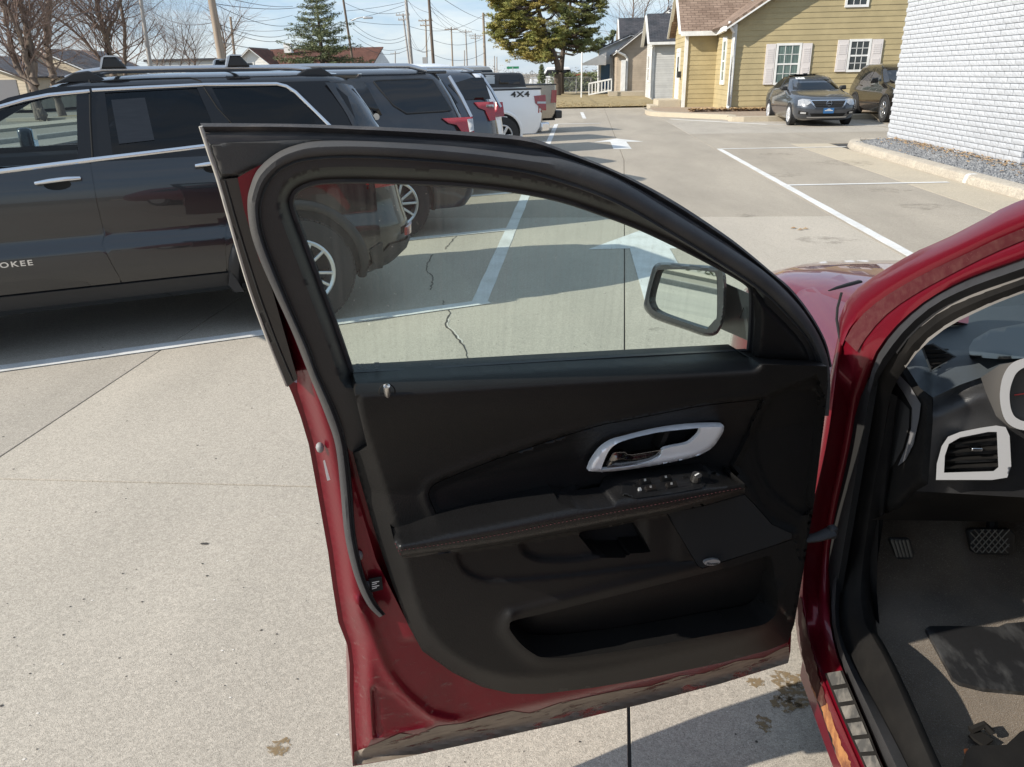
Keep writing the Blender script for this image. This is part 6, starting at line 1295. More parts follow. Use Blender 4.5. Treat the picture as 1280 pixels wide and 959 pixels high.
bi = [(1340, 456), (1300, 456), (1282, 459), (1271, 466), (1265, 478), (1262, 492), (1263, 508), (1267, 519), (1273, 524), (1282, 527), (1310, 529), (1340, 525), (1360, 512), (1368, 490), (1360, 468)]
dash_piece('gauge_bezel', crv(bo, 4, True), lambda p: YD - .045, silver_pl, 4, [crv(bi, 4, True)], .03)
gf = dash_piece('gauge_face', bi, lambda p: YD - .018, M('gauge_black', (.012, .013, .016), .25), 10); MB().tube([at_y(1268, 494, YD - .024) - RO, at_y(1310, 488, YD - .024) - RO], .0016, 4).build('needle', M('needle_red', (.5, .03, .02), .4), gf)
vo = [(1170, 600), (1171, 580), (1177, 558), (1185, 546), (1200, 540), (1225, 535), (1245, 532), (1257, 534), (1262, 545), (1264, 583), (1259, 597), (1240, 600)]; vi = [(1180, 591), (1181, 570), (1186, 555), (1200, 547), (1235, 540), (1246, 540), (1248, 584), (1242, 589)]
dash_piece('vent_frame', vo, lambda p: YD - .05, silver_pl, 3, [vi], .04)
dash_piece('vent_recess', [(1178, 594), (1178, 550), (1250, 536), (1252, 592)], lambda p: YD - .012, void, 12)
for k, (x0, y0, x1, y1) in enumerate(((1190, 553, 1246, 547), (1183, 564, 1247, 559), (1181, 574, 1248, 570), (1180, 583, 1247, 580))):
    MB().bar(at_y(x0, y0, YD - .034) - RO, at_y(x1, y1, YD - .034) - RO, .016, .0035).build('vent_vane', trim_dark, red_car)
p = at_y(1220, 561, YD - .046) - RO; MB().box(p, (.022, .012, .007)).build('vent_tab', chrome, red_car, bevel=.002)
tv = [(1152, 432), (1166, 430), (1194, 446), (1164, 464)]; dash_piece('defroster_vent', tv, lambda p: YD + .06, void, 5); 
for k in range(5): MB().bar(at_y(1155 + k * 2, 437 + k * 6, YD + .055) - RO, at_y(1178 - (k - 1) * 1.0 + (k < 3) * 6, 437 + k * 5.4, YD + .055) - RO, .006, .002).build('vent_vane', trim_dark, red_car)
MB().tube([at_y(a, b, YD + .05) - RO for a, b in tv], .0025, 5, closed=True).build('vent_rim', dash_mat, red_car)
MB().bb(L3(Vector((.80, 1.64, .74))), L3(Vector((2.32, 2.27, 1.0)))).build('dash_light_block', void, red_car)  # unseen box added to keep windshield light out of the footwell
MB().bb(L3(Vector((.685, 1.72, .28))), L3(Vector((.70, 2.33, 1.0)))).build('wing_light_block', void, red_car)  # unseen panel added against light leaking in past the fender
sw = MB(); wc, wt = Vector((1.16, 1.16, .99)), Matrix.Rotation(radians(-62), 4, 'X')
sw.tube([wc + (wt @ Vector((.185 * cos(a), .185 * sin(a), 0))) - RO for a in np.linspace(0, 2 * pi, 33)[:-1]], .016, 8, closed=True); sw.build('steering_wheel', dash_blk, red_car, smooth=60)
sw = MB(); sw.tube([wc - RO, wc + Vector((0, .22, -.10)) - RO], [.06, .04], 12); [sw.bar(wc - RO, wc + (wt @ Vector((.18 * cos(a), .18 * sin(a), 0))) - RO, .035, .02) for a in (0, pi, -pi / 2)]; sw.build('steering_column', dash_blk, red_car)
# seat corner and its rail at the lower right
MB().loft([[L3(Vector(p)) for p in ((.86, y, .42), (.80, y, .50), (.80, y, .60), (.88, y, .66), (1.36, y, .66), (1.40, y, .58), (1.36, y, .42))] for y in (1.02, .95, .5)]).build('seat', dash_blk, red_car, bevel=.03, seg=3)
MB().loft([[L3(Vector(p)) for p in ((.80, .55, z), (1.40, .55, z), (1.40, .40, z), (.80, .40, z))] for z in (.5, 1.2)]).build('seat_back', dash_blk, red_car, bevel=.05)
pz = [(1207, 940), (1215, 932), (1258, 931), (1275, 915), (1300, 905), (1300, 980), (1207, 980)]
relief('seat_side_trim', pz, 6, lambda v: [at(p[0], p[1], .52) - RO for p in v], trim_dark, red_car, back=lambda v: [at(p[0], p[1], .52) - RO - Vector((0, 0, .12)) for p in v])
MB().tube([at(1213, 913, .42) - RO, at(1230, 906, .43) - RO, at(1240, 916, .42) - RO], .008, 6).build('seat_rail_clip', trim_dark, red_car); MB().bar(at(1216, 916, .415) - RO, at(1236, 930, .415) - RO, .03, .006).build('seat_rail', trim_dark, red_car)
MB().tube([at(1208, 938, .45) - RO, at(1212, 952, .45) - RO], .005, 6).build('rail_bolt', M('bolt_copper', (.16, .06, .03), .4, .6), red_car)
MB().bb(L3(Vector((1.34, .3, .4))), L3(Vector((1.64, 1.5, .78)))).build('center_console', dash_blk, red_car, bevel=.04)  # added out of view to block ambient light in the cabin
MB().loft([[L3(Vector(p)) for p in ((1.68, y, .42), (1.66, y, .60), (1.74, y, .66), (2.20, y, .66), (2.26, y, .58), (2.22, y, .42))] for y in (1.0, .93, .4)]).build('passenger_seat', dash_blk, red_car, bevel=.03)  # out of view too, added to hold back cabin light
MB().add([L3(Vector(p)) for p in ((2.31, 1.85, 1.08), (2.31, .0, 1.08), (2.21, .0, 1.58), (2.21, 1.0, 1.58))], [(0, 1, 2, 3)]).build('far_window', jprivacy, red_car)  # tinted pane added to dim the light from the far side
# floor mat lies on the carpet: a thing of its own
mp_ = [(1157, 786), (1162, 783), (1248, 782), (1258, 777), (1290, 773), (1400, 775), (1430, 870), (1290, 864), (1230, 859), (1200, 852), (1191, 846)]
o = relief('floor_mat', mp_, 5, lambda v: [Vector((q.x, q.y, cz(q.x, q.y) + .010)) for q in (at(p[0], p[1], .415) for p in v)], M('worn_rubber_mat', (.016, .016, .017), .45, col2=(.10, .10, .10), vs=16, vd=10, lo=.52, hi=.8, stretch=(1, .4, 1), bump=.001, bs=60), None, back=lambda v: [Vector((q.x, q.y, cz(q.x, q.y) - .002)) for q in (at(p[0], p[1], .415) for p in v)])
tag(o, 'worn black rubber mat lying on the carpet before the pedals', 'floor mat')
# ================================================================== THE OPEN DOOR (part of the red car), built in its own frame: u along it, w towards the cabin side, z up
DA, DB = at(985, 828, .38), at(440, 958, .38)
DU = Vector((DB.x - DA.x, DB.y - DA.y, 0)).normalized(); DW = Vector((-DU.y, DU.x, 0))
door = empty('door', (0, 0, 0)); door.parent = red_car
_dm = Matrix(((DU.x, DW.x, 0, DA.x - RO.x), (DU.y, DW.y, 0, DA.y - RO.y), (0, 0, 1, -RO.z), (0, 0, 0, 1))); door.matrix_local = _dm
_O, _U, _W = np.array([DA.x, DA.y, 0]), np.array(DU), np.array(DW)
def tum(z): return .20 * max(0, z - 1.02)
def dp(x, y, w):
    d = ray(x, y); C = np.array([0, 0, CAMH]); z = .8; ww = float(w)
    for _ in range(7):
        k = ww + tum(z); t = ((_O - C) @ _W + k) / (d @ _W); q = C + d * t; z = q[2]
    return Vector((float((q - _O) @ _U), k, float(z)))
def dps(pts, w): return [dp(p[0], p[1], w) for p in pts]
def dface(name, poly, wf, m, step=6, holes=(), back=None, parent=None, smooth=45, extra=()):
    """wf(points)->w for each picture point; back: how far the rim runs outboard"""
    f = wf if callable(wf) else (lambda v: np.full(len(v), wf))
    return relief(name, poly, step, lambda v: [dp(p[0], p[1], w) for p, w in zip(v, f(v))], m, parent or door, holes, None if back is None else (lambda v: [dp(p[0], p[1], w) - Vector((0, back, 0)) for p, w in zip(v, f(v))]), smooth, extra)
def dskin(name, curves, ws, m, n=110, smooth=55):
    rings = [[dp(p[0], p[1], w) for p in resample(crv(c, 5), n)] for c, w in zip(curves, ws)]; k = len(rings)
    return MB().add([q for r in rings for q in r], [(i * n + j, i * n + j + 1, (i + 1) * n + j + 1, (i + 1) * n + j) for i in range(k - 1) for j in range(n - 1)]).build(name, m, door, smooth=smooth)
def dtube(name, pts, w, r, m, n=6, closed=False, cn=6, flat=1.0):
    c = crv(pts, cn, closed) if cn else pts
    return MB().tube([dp(p[0], p[1], w) for p in c], r, n, closed=closed, flat=flat, up=(0, 1, 0)).build(name, m, door, smooth=60)
panel_mat = M('door_panel_plastic', (.0098, .0092, .0090), .5, spec=.22, bump=.00045, bs=420, bd=2, col2=(.0122, .0115, .0108), vs=5)
insert_mat = M('door_insert_leather', (.0085, .0083, .0085), .45, spec=.3, bump=.0006, bs=260, bd=3)
arm_mat = M('armrest_leather', (.0078, .0076, .0078), .40, spec=.34, bump=.0006, bs=280, bd=3)
fabric = M('speaker_cloth', (.008, .008, .0085), .95, bump=.001, bs=700)
frame_mat = M('window_frame_plastic', (.018, .017, .0168), .5, spec=.4, bump=.0004, bs=400, col2=(.024, .023, .022), vs=9)
rub_mat = M('door_weatherstrip', (.040, .040, .042), .7, spec=.35, col2=(.06, .058, .056), vs=8, bump=.0006, bs=200, col3_=(.12, .115, .105), s3=180, t3=(.70, .76))
dusty_rub = M('dusty_rubber', (.030, .028, .029), .85, col2=(.11, .095, .085), vs=20, vd=9, lo=.5, hi=.75, bump=.0015, bs=150, stretch=(.5, 1, 2))
gloss_blk = M('satin_black_applique', (.018, .017, .016), .35, coat=.3)
# outer skin with thickness
OUT = [(357, 474), (365, 492), (376, 522), (386, 556), (394, 600), (402, 645), (410, 690), (416, 735), (423, 778), (434, 806), (437, 830), (437, 862), (439, 905), (441, 958), (500, 948), (600, 927), (700, 905), (800, 881), (900, 855), (985, 829), (988, 815), (990, 780), (1002, 720), (1015, 640), (1024, 560), (1026, 480), (1000, 474), (700, 492), (450, 505)]
dface('outer_panel', OUT, -.058, red_jamb, 14, back=.085)
dface('outer_skin', OUT, lambda v: -.143 - .05 * ss(pdist(v, OUT, True) / 130), red, 16)
IN = [(297, 222), (322, 208), (340, 200), (340, 330), (400, 470), (440, 600), (470, 700), (520, 800), (560, 828), (620, 850), (760, 846), (985, 795), (985, 821), (900, 846), (800, 871), (700, 895), (600, 917), (500, 938), (447, 949), (444, 905), (442, 862), (442, 832), (439, 806), (429, 776), (422, 733), (416, 688), (408, 643), (400, 598), (392, 554), (382, 520), (372, 488), (371, 474), (352, 420), (330, 345), (305, 262)]
EDGE = IN[12:34]
TRI = crv([(461, 866), (464, 858), (470, 857), (500, 868), (522, 884), (541, 898), (543, 903), (536, 910), (500, 918), (472, 925), (466, 920), (462, 900)], 4, True)
RIDGE = [(438, 760), (450, 790), (458, 815), (462, 850), (464, 900), (468, 930)]
RIDGE2 = crv([(446, 752), (462, 785), (480, 832), (502, 864), (526, 886), (546, 898), (600, 905), (700, 893)], 4)
FRM = [(338, 222), (352, 205), (420, 195), (420, 240), (371, 280), (437, 455), (446, 562), (436, 560), (420, 520), (396, 452), (372, 388), (346, 325), (334, 290)]
def w_in(v):
    d = pdist(v, EDGE); w = -.052 + .050 * ss(d / 24)
    w = w + .010 * np.exp(-(pdist(v, RIDGE2) / 7) ** 2) - .007 * inside(v, TRI) * ss(pdist(v, TRI, True) / 8) - .007 * np.exp(-(pdist(v, [(467, 862), (470, 918)]) / 4) ** 2)
    w = w - .05 * inside(v, FRM)
    dd = pdist(v, [(456, 560), (470, 640), (490, 720), (520, 800)])
    return w + .012 * ss(1 - dd / 26) * (v[:, 1] < 800)
dface('inner_shell', IN, w_in, red_jamb, 4.5, extra=rail(TRI, (-2, 1, 4)) + rail([(467, 860), (470, 918)], (-5, -2.5, 0, 2.5, 5)) + rail(RIDGE2, (-7, -3, 0, 3, 7)))
hem = [(441, 957), (443, 940), (470, 930), (500, 917), (520, 919), (548, 908), (580, 904), (610, 896), (640, 889), (662, 892), (700, 879), (742, 870), (780, 862), (812, 858), (850, 845), (880, 842), (920, 827), (955, 822), (986, 806), (987, 821), (985, 829), (900, 855), (800, 881), (700, 905), (600, 927), (500, 948)]
def mud(name, base, c2, lo, hi, sc):
    m = bpy.data.materials.new(name); m.use_nodes = True; t = m.node_tree; b = t.nodes['Principled BSDF']; b.inputs['Roughness'].default_value = .85
    tc = _n(t, 'ShaderNodeTexCoord'); n = _n(t, 'ShaderNodeTexNoise', Scale=sc, Detail=8, Roughness=.7); n2 = _n(t, 'ShaderNodeTexNoise', Scale=sc * 1.7, Detail=6, Roughness=.6)
    mp = _n(t, 'ShaderNodeMapping'); mp.inputs['Scale'].default_value = (.5, 1, 1.6); t.links.new(tc.outputs['Object'], mp.inputs[0]); t.links.new(mp.outputs[0], n.inputs['Vector']); t.links.new(mp.outputs[0], n2.inputs['Vector'])
    r = _n(t, 'ShaderNodeMapRange'); r.inputs[1].default_value = lo; r.inputs[2].default_value = hi; t.links.new(n.outputs['Fac'], r.inputs[0]); t.links.new(r.outputs[0], b.inputs['Alpha'])
    x = _n(t, 'ShaderNodeMix', data_type='RGBA'); x.inputs[6].default_value = col3(base); x.inputs[7].default_value = col3(c2); t.links.new(n2.outputs['Fac'], x.inputs[0]); t.links.new(x.outputs[2], b.inputs['Base Color']); return m
dface('hem_grime', hem, lambda v: w_in(v) + .0022, mud('hem_mud', (.09, .065, .05), (.34, .29, .23), .36, .46, 20), 5)
dface('dust_film', [(470, 760), (505, 800), (560, 842), (640, 872), (760, 862), (985, 805), (985, 815), (850, 846), (700, 880), (600, 898), (500, 925), (447, 940), (444, 860), (440, 805), (430, 770), (440, 740)], lambda v: w_in(v) + .0012, mud('pale_dust', (.22, .13, .115), (.34, .26, .23), .56, 1.0, 60), 7)
# weatherstrip round the window and down the shut face
SO = [(474, 772), (458, 755), (443, 720), (431, 670), (425, 607), (419, 557), (407, 520), (386, 468), (365, 415), (340, 360), (322, 318), (312, 285), (309, 255), (312, 235), (322, 212), (345, 192), (371, 181), (404, 176), (470, 177), (568, 183), (660, 194), (706, 200), (771, 224), (837, 263), (903, 304), (952, 337), (988, 370), (1014, 403), (1033, 442), (1038, 475), (1036, 520)]
SI = [(482, 768), (470, 752), (456, 720), (445, 670), (440, 607), (434, 557), (424, 520), (400, 468), (391, 442), (371, 396), (352, 350), (332, 298), (327, 265), (330, 248), (335, 235), (343, 222), (355, 212), (381, 203), (437, 199), (535, 204), (640, 215), (706, 232), (771, 257), (837, 294), (903, 334), (952, 367), (985, 399), (1008, 426), (1019, 450), (1026, 480), (1026, 520)]
n_ = 130; a_, b_ = resample(crv(SO, 5), n_), np.array(crv(SI, 5)); bi_ = []
for p in a_:
    bi_.append(b_[np.argmin(((b_ - p) ** 2).sum(1))])
bi_ = [p for p in resample(bi_, n_)]
so_, si_ = resample(crv(SO, 5), n_), resample(crv(SI, 5), n_)
# pair the two edges by arc position along matching stations
def stations(c, keys, n): 
    C = np.array(crv(c, 5)); idx = [k * 5 for k in keys]; out = []
    for i, j in zip(idx[:-1], idx[1:]): out += list(resample(C[i:j + 1], n))[:-1]
    return out + [C[idx[-1]]]
KS = list(range(len(SI))); 
KO = list(range(len(SO)))
so_, si_ = stations(SO, KO, 6), stations(SI, KS, 6)
def seal_skin(name, fr_, ws, m):
    rings = [[dp(*(p * (1 - f) + q * f), w) for p, q in zip(so_, si_)] for f, w in zip(fr_, ws)]; n = len(so_); k = len(rings)
    return MB().add([q for r in rings for q in r], [(i * n + j, i * n + j + 1, (i + 1) * n + j + 1, (i + 1) * n + j) for i in range(k - 1) for j in range(n - 1)]).build(name, m, door, smooth=60)
seal_skin('weatherstrip', [0, .08, .3, .55, .72, .80, .92, 1.0], [-.004, .014, .026, .027, .021, .017, .022, .010], rub_mat)
# roof-edge rubber and the corner cover
TO = [(250, 154), (371, 155), (503, 160), (600, 166), (660, 172), (706, 188), (771, 214), (837, 248), (903, 291), (936, 316), (968, 343), (988, 360), (1012, 390), (1032, 426), (1040, 458)]
TM = [(256, 165), (371, 165), (503, 171), (600, 178), (660, 184), (706, 196), (771, 221), (837, 258), (903, 300), (936, 324), (966, 348), (986, 366), (1008, 394), (1028, 428), (1036, 460)]
TB = [(262, 180), (371, 186), (503, 182), (600, 190), (660, 198), (706, 204), (771, 228), (837, 266), (903, 307), (936, 330), (964, 352), (983, 369), (1006, 397), (1026, 430), (1034, 462)]
mid2 = lambda A, B, f, n=110: [p * (1 - f) + q * f for p, q in zip(resample(crv(A, 5), n), resample(crv(B, 5), n))]
dskin('roof_edge_rubber', [TO, mid2(TO, TM, .4), TM], [-.035, -.012, -.020], dusty_rub)
dskin('frame_flange', [TM, mid2(TM, TB, .25), TB], [-.020, -.012, -.010], M('dusty_frame_flange', (.035, .034, .036), .6, col2=(.13, .115, .10), vs=14, lo=.5, hi=.8, stretch=(.4, 1, 3)))
MB().add(dps(TO, -.036) + [p - Vector((0, .05, .01)) for p in dps(TO, -.036)], [(i, i + 1, len(TO) + i + 1, len(TO) + i) for i in range(len(TO) - 1)]).build('roof_edge_top', dusty_rub, door, smooth=50)
CC = [(250, 156), (257, 166), (262, 176), (300, 172), (404, 170), (410, 178), (371, 190), (345, 202), (328, 216), (318, 214), (300, 222), (284, 224), (276, 224), (272, 219)]
dface('corner_cover', CC, lambda v: -.008 - .016 * ss(1 - pdist(v, CC, True) / 6) - .004 * (v[:, 1] < 172), M('corner_cover_plastic', (.033, .032, .031), .6, bump=.0005, bs=300, col2=(.045, .043, .04), vs=10), 4, back=.045)
dface('pillar_applique', [(274, 225), (298, 222), (318, 300), (340, 362), (372, 474), (359, 484), (335, 425), (312, 360), (290, 285)], -.012, gloss_blk, 8, back=.05)
dtube('applique_edge', [(251, 158), (262, 192), (273, 225), (290, 285), (312, 360), (335, 425), (358, 482)], -.014, .0028, M('sunlit_edge_tone', (.42, .40, .36), .5, .3), cn=4)  # pale strip puts the sunlit rim of the applique into colour
dtube('applique_groove', [(281, 226), (300, 292), (322, 362), (346, 428), (366, 476)], -.011, .0016, void, cn=4)
# window frame trim, glass, belt strip
G = crv([(441, 470), (435.5, 453), (420, 408), (404, 366), (390, 328), (371, 278), (364, 256), (364.5, 248), (367, 242), (373, 236), (388, 229.5), (411, 226), (455, 225.5), (503, 227), (568, 230), (640, 237.5), (699, 249), (748, 265), (798, 284), (844, 305.5), (886, 327), (919, 345), (934, 355), (938, 362), (939, 380), (937.5, 419), (935, 441)], 3)
G = [tuple(p) for p in G] + [(800, 448.5), (640, 458), (520, 466)]
FO = [(441, 565), (432, 556), (413, 511), (399, 470), (390, 444), (370, 398), (351, 351), (331, 299), (325.5, 265), (328, 247), (334, 233), (342, 220.5), (355, 210.5), (381, 201.5), (437, 197.5), (535, 202.5), (640, 213.5), (706, 230.5), (771, 255.5), (837, 292.5), (903, 332.5), (953, 365.5), (986, 398), (1009.5, 425), (1020, 449), (1022, 458), (950, 457), (935, 446), (800, 453), (640, 462.5), (520, 470.5), (444, 475), (444, 495), (452, 528), (461, 562)]
FO = [tuple(p) for p in crv(FO[:26], 3)] + FO[26:]
GI = G
dface('window_frame', FO, lambda v: -.030 + .046 * ss(pdist(v, GI, True) / 17), frame_mat, 4, holes=[G], extra=[[q for q in ln if inside([q], FO)[0] and not inside([q], G)[0] and pdist([q], FO, True)[0] > 1.5] for ln in rail(G[:-3], (-17, -12, -7, -3.5, 3.5, 7, 12, 17))])
dtube('glass_run', G[:-3], -.030, .0045, black_rubber, cn=0)
door_glass = glass('door_glass', (.77, .88, .835), 1.0, dirt=.15, dirt_col=(.55, .52, .44), streak=(110, 1, 2.2))
dface('window_glass', [(445, 480), (410, 390), (385, 325), (358, 255), (362, 238), (385, 224), (450, 219), (570, 223), (700, 243), (800, 279), (890, 323), (945, 352), (945, 452), (700, 462)], -.036, door_glass, 60, smooth=None)
dface('belt_strip', [(441, 466), (520, 462), (640, 454.5), (800, 445), (935, 438), (936, 445), (800, 452.5), (640, 462), (520, 470), (444, 475)], -.022, black_rubber, 8, back=.01)
SP = crv([(941, 360), (952, 371), (985, 403), (1006, 428), (1015, 449), (1010, 454), (953, 454), (941, 444), (944, 400)], 4, True)
dface('sail_panel', SP, lambda v: .012 + .016 * ss(pdist(v, SP, True) / 10), panel_mat, 4)
# etched glass marks
etch = M('etched_mark', (.18, .20, .19), .6)
MB().add(dps([(468, 453), (474, 453), (474, 458.5), (468, 458.5)], -.0335), [(0, 1, 2, 3)]).build('etched_logo', etch, door)
mb = MB(); R = random.Random(5)
for r_, y in enumerate((454.6, 457.4, 460.2, 463, 466)):
    x = 440 + R.uniform(0, 8)
    while x < 466:
        l = R.uniform(1.2, 4.5)
        if x + l < 466.5: mb.add(dps([(x, y), (x + l, y), (x + l, y + .9), (x, y + .9)], -.0335), [(0, 1, 2, 3)])
        x += l + R.uniform(.8, 2.5)
mb.build('etched_text', etch, door); dtube('etched_ring', [(471 + 2.8 * cos(a), 463.5 + 2.6 * sin(a)) for a in np.linspace(0, 6.283, 11)[:-1]], -.0335, .0004, etch, 4, True, 0)
# ---- trim panel
TP = [(444, 474), (560, 467), (700, 458.5), (850, 450), (935, 445), (950, 456), (1010, 457), (1034, 458), (1035, 480), (1032, 512), (1026, 560), (1016, 640), (1004, 715), (993, 780), (985, 803), (960, 813), (900, 829), (800, 850), (740, 860), (678, 867.5), (641, 867.5), (603, 859), (566, 841), (528, 814), (510, 781), (491, 732), (472, 676), (450, 601), (441, 566), (460, 562), (452, 529), (444, 495)]
RIM = TP[11:29]; TOPL = TP[:5]
SEAM = [tuple(p) for p in crv([(548, 650), (538, 627), (535.6, 616), (541, 607), (558, 598), (617, 575), (683, 552), (748, 532), (778, 526), (840, 514), (877, 507), (949, 499)], 5)]
RC = [tuple(p) for p in crv([(957, 496), (944, 520), (930, 550), (917, 575), (913, 583), (921, 594), (931, 606), (945, 632), (965, 655), (992, 668)], 5)]
RC2 = [tuple(p) for p in crv([(953, 499), (942, 530), (939, 548), (943, 581), (959, 614), (980, 633), (1000, 647)], 5)]
INS = [p for p in SEAM] + [(957, 496), (944, 520), (930, 550), (917, 575), (913, 583), (921, 594), (889, 590), (778, 600), (692, 617)]
ENDP = [(1020, 470), (957, 497)] + RC[1:] + [(1004, 715), (1016, 640), (1030, 500)]
DISC = RC2 + [(1012, 640), (1026, 540), (1022, 488), (985, 484)]
LR = [tuple(p) for p in crv([(571, 694), (574, 703), (581, 713), (597, 722), (624, 726), (715, 719), (780, 711), (864, 701)], 5)]
SR_ = [tuple(p) for p in crv([(648, 682), (650, 690), (657, 696.5), (676, 703), (716, 703), (748, 698)], 5)]
PO = [tuple(p) for p in crv([(724.5, 666), (760, 659.5), (790, 653.5), (794, 656), (804, 672), (812, 687), (810, 690.5), (780, 692.5), (748, 693), (741, 691), (732, 680)], 3, True)]
MP = [tuple(p) for p in crv([(639, 790), (637, 783), (642, 776), (680, 767), (740, 752), (800, 737), (860, 722), (920, 707), (957, 696), (964, 698), (968, 715), (972, 740), (971, 764), (962, 776), (946, 783), (893, 793), (830, 805), (760, 816), (710, 822), (680, 822), (668, 818), (652, 806)], 4, True)]
SPK = [(833, 642), (880, 632), (931, 618), (945, 632), (965, 655), (991, 667), (990, 675), (960, 685), (878, 711), (872, 708)]
BZ_IN = [(751, 587.5), (753.6, 581), (760.6, 565.6), (770, 556), (785.6, 550), (814, 543), (832.5, 540), (876, 535.6), (875, 541), (868, 549), (857.5, 555.5), (829, 561), (824, 570), (814, 576.6), (798, 581), (782.5, 584)]
PULL = [(694, 617), (706, 631), (725, 637), (768, 632), (774, 619), (779, 600), (800, 596), (760, 604)]
ARML = [(504, 698), (630, 681), (700, 668), (840, 641), (930, 617)]
def inset(poly, k):
    P = np.array(poly); c = P.mean(0); return [tuple(c + (p - c) * k) for p in P]
CREASE = [tuple(p) for p in crv([(446, 497), (453, 530), (474, 600), (495, 672), (510, 729), (525, 774), (547, 806), (577, 829), (607, 842), (650, 849), (740, 842), (860, 818), (930, 801), (962, 783), (975, 760)], 4)]
BAND = CREASE + [(984, 770), (993, 780), (985, 803), (960, 813), (900, 829), (800, 850), (740, 860), (678, 867.5), (641, 867.5), (603, 859), (566, 841), (528, 814), (510, 781), (491, 732), (472, 676), (450, 601), (441, 566), (440, 495)]
SEAMX = [tuple(p) for p in resample(SEAM, 90)]
def w_trim(v):
    drim, dcr = pdist(v, RIM), pdist(v, CREASE); band = inside(v, BAND) | ((drim < 2.5) & (dcr > 5)); t = drim / (drim + dcr + 1e-6)
    w = np.where(band, .017 + .027 * t, .044 + .005 * ss(dcr / 5))
    dt = pdist(v, TOPL); w = np.minimum(w, .006 + .046 * np.sqrt(np.clip(dt / 24, 0, 1)))
    w = w + .014 * ss(dt / 26) * (1 - ss((dt - 36) / 70)) * ss((1040 - v[:, 0]) / 90)
    ds = pdist(v, SEAM); ins = inside(v, INS)
    w = w - ins * (.006 * ss(ds / 9) + .010 * ss(ds / 60)) + (~ins) * .003 * np.exp(-((ds - 5) / 5) ** 2)
    e = inside(v, ENDP); d1, d2 = pdist(v, RC), pdist(v, RC2); w = w - e * .018 * ss(d1 / 9) - .003 * np.exp(-(d2 / 1.8) ** 2) - inside(v, DISC) * .010 * ss(d2 / 8)
    lo = (v[:, 1] > np.interp(v[:, 0], [p[0] for p in ARML], [p[1] for p in ARML]))
    dl = pdist(v, LR); below = lo & (v[:, 1] < np.interp(v[:, 0], [571, 581, 597, 624, 715, 864], [696, 713, 722, 726, 719, 701])) & (v[:, 0] > 571) & (v[:, 0] < 866)
    w = w - below * .006 * ss(dl / 3) * ss((856 - v[:, 0]) / 22) - .0025 * np.exp(-(dl / 1.5) ** 2)
    dr_ = pdist(v, SR_); inner = below & (v[:, 0] > 648) & (v[:, 0] < 812) & (v[:, 1] < np.interp(v[:, 0], [648, 657, 676, 716, 812], [682, 696.5, 703, 703, 688]))
    w = w - inner * .010 * ss(dr_ / 9) * ss((812 - v[:, 0]) / 16)
    dbot = pdist(v, MP[44:] + MP[:8]); w = w + .010 * np.exp(-(dbot / 11) ** 2) * lo
    return w + .006 * np.exp(-(pdist(v, [(640, 768), (740, 742), (860, 712), (900, 703)]) / 7) ** 2)
BZ = crv([(735.6, 587.2), (735.6, 587.2), (740, 576.6), (751, 561.7), (765, 552), (782.5, 547), (814, 539), (845, 533.6), (876, 531), (901, 530.6), (904.5, 532.5), (905, 534), (903, 542), (892, 558), (881, 565.6), (865, 572), (829, 580), (782.5, 587.5), (753, 590), (753, 590), (737, 589)], 4, True)
BI = [tuple(p) for p in crv([(751, 587.5), (751, 587.5), (753.3, 581), (760, 565.6), (769, 556), (785, 549.4), (814, 542.3), (832.5, 539.2), (876, 534.8), (876, 534.8), (874.5, 542), (867, 549.8), (857.5, 555.5), (831, 561.2), (826, 570), (814, 577), (798, 581.3), (782.5, 584)], 3, True)]
INP = [(549, 648)] + SEAM[1:] + [(954, 497), (943, 516), (929, 548), (915, 575), (911, 583), (918, 593), (935, 610), (925, 614), (880, 624), (780, 642), (700, 655), (620, 668), (560, 672)]
TPH = [INP, SPK, PO, MP]
base = TP
dface('trim_panel', TP, w_trim, panel_mat, 3.6, holes=TPH, back=.07, smooth=60, extra=[[q for q in ln if inside([q], TP)[0] and pdist([q], TP, True)[0] > 1.2] for ln in rail(CREASE, (-2.5, 0, 2.5))] + rail(LR, (-2, 0, 2)) + rail(RC2, (-2, 0, 2)) + rail(RC, (-1, 3, 7)) + rail(SR_, (-2, 1, 5)))
dface('trim_backing', poly_off(TP, -14), -.045, dark_void, 20)
dface('trim_insert', poly_off(INP, -.9), lambda v: w_trim(v) - .001 * 0, insert_mat, 3.6, holes=[BI, [(697, 619), (707, 629.5), (725, 635.5), (766, 630.5), (771, 619), (775, 602), (740, 606)]], back=.035, smooth=70)
sg = dface('speaker_grille', poly_off(SPK, -.9), lambda v: w_trim(v) + .001, fabric, 5, back=.02)
dface('map_pocket', poly_off(MP, 5), lambda v: -.022 + .03 * ss(1 - pdist(v, MP[12:36]) / 60) * (v[:, 1] < 790), panel_mat, 7)
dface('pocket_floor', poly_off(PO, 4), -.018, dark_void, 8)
ec = dp(889.5, 702.5, .058); mb = MB().prism([(.0185 * cos(a), .0072 * sin(a)) for a in np.linspace(0, 6.283, 25)[:-1]], lambda p: (p[0], .0025, p[1]), lambda p: (p[0], -.004, p[1])); o = mb.build('speaker_emblem', M('emblem_silver', (.5, .5, .5), .3, .6), door); o.location = ec; o.rotation_euler = (0, radians(-9), 0)
lettering('Pioneer', .009, .030, void, door, ec + Vector((.0150, .0032, -.0030)), (pi / 2, radians(9), pi), .0002, 1.0, 0.0, 1.0, 'emblem_lettering', .3)
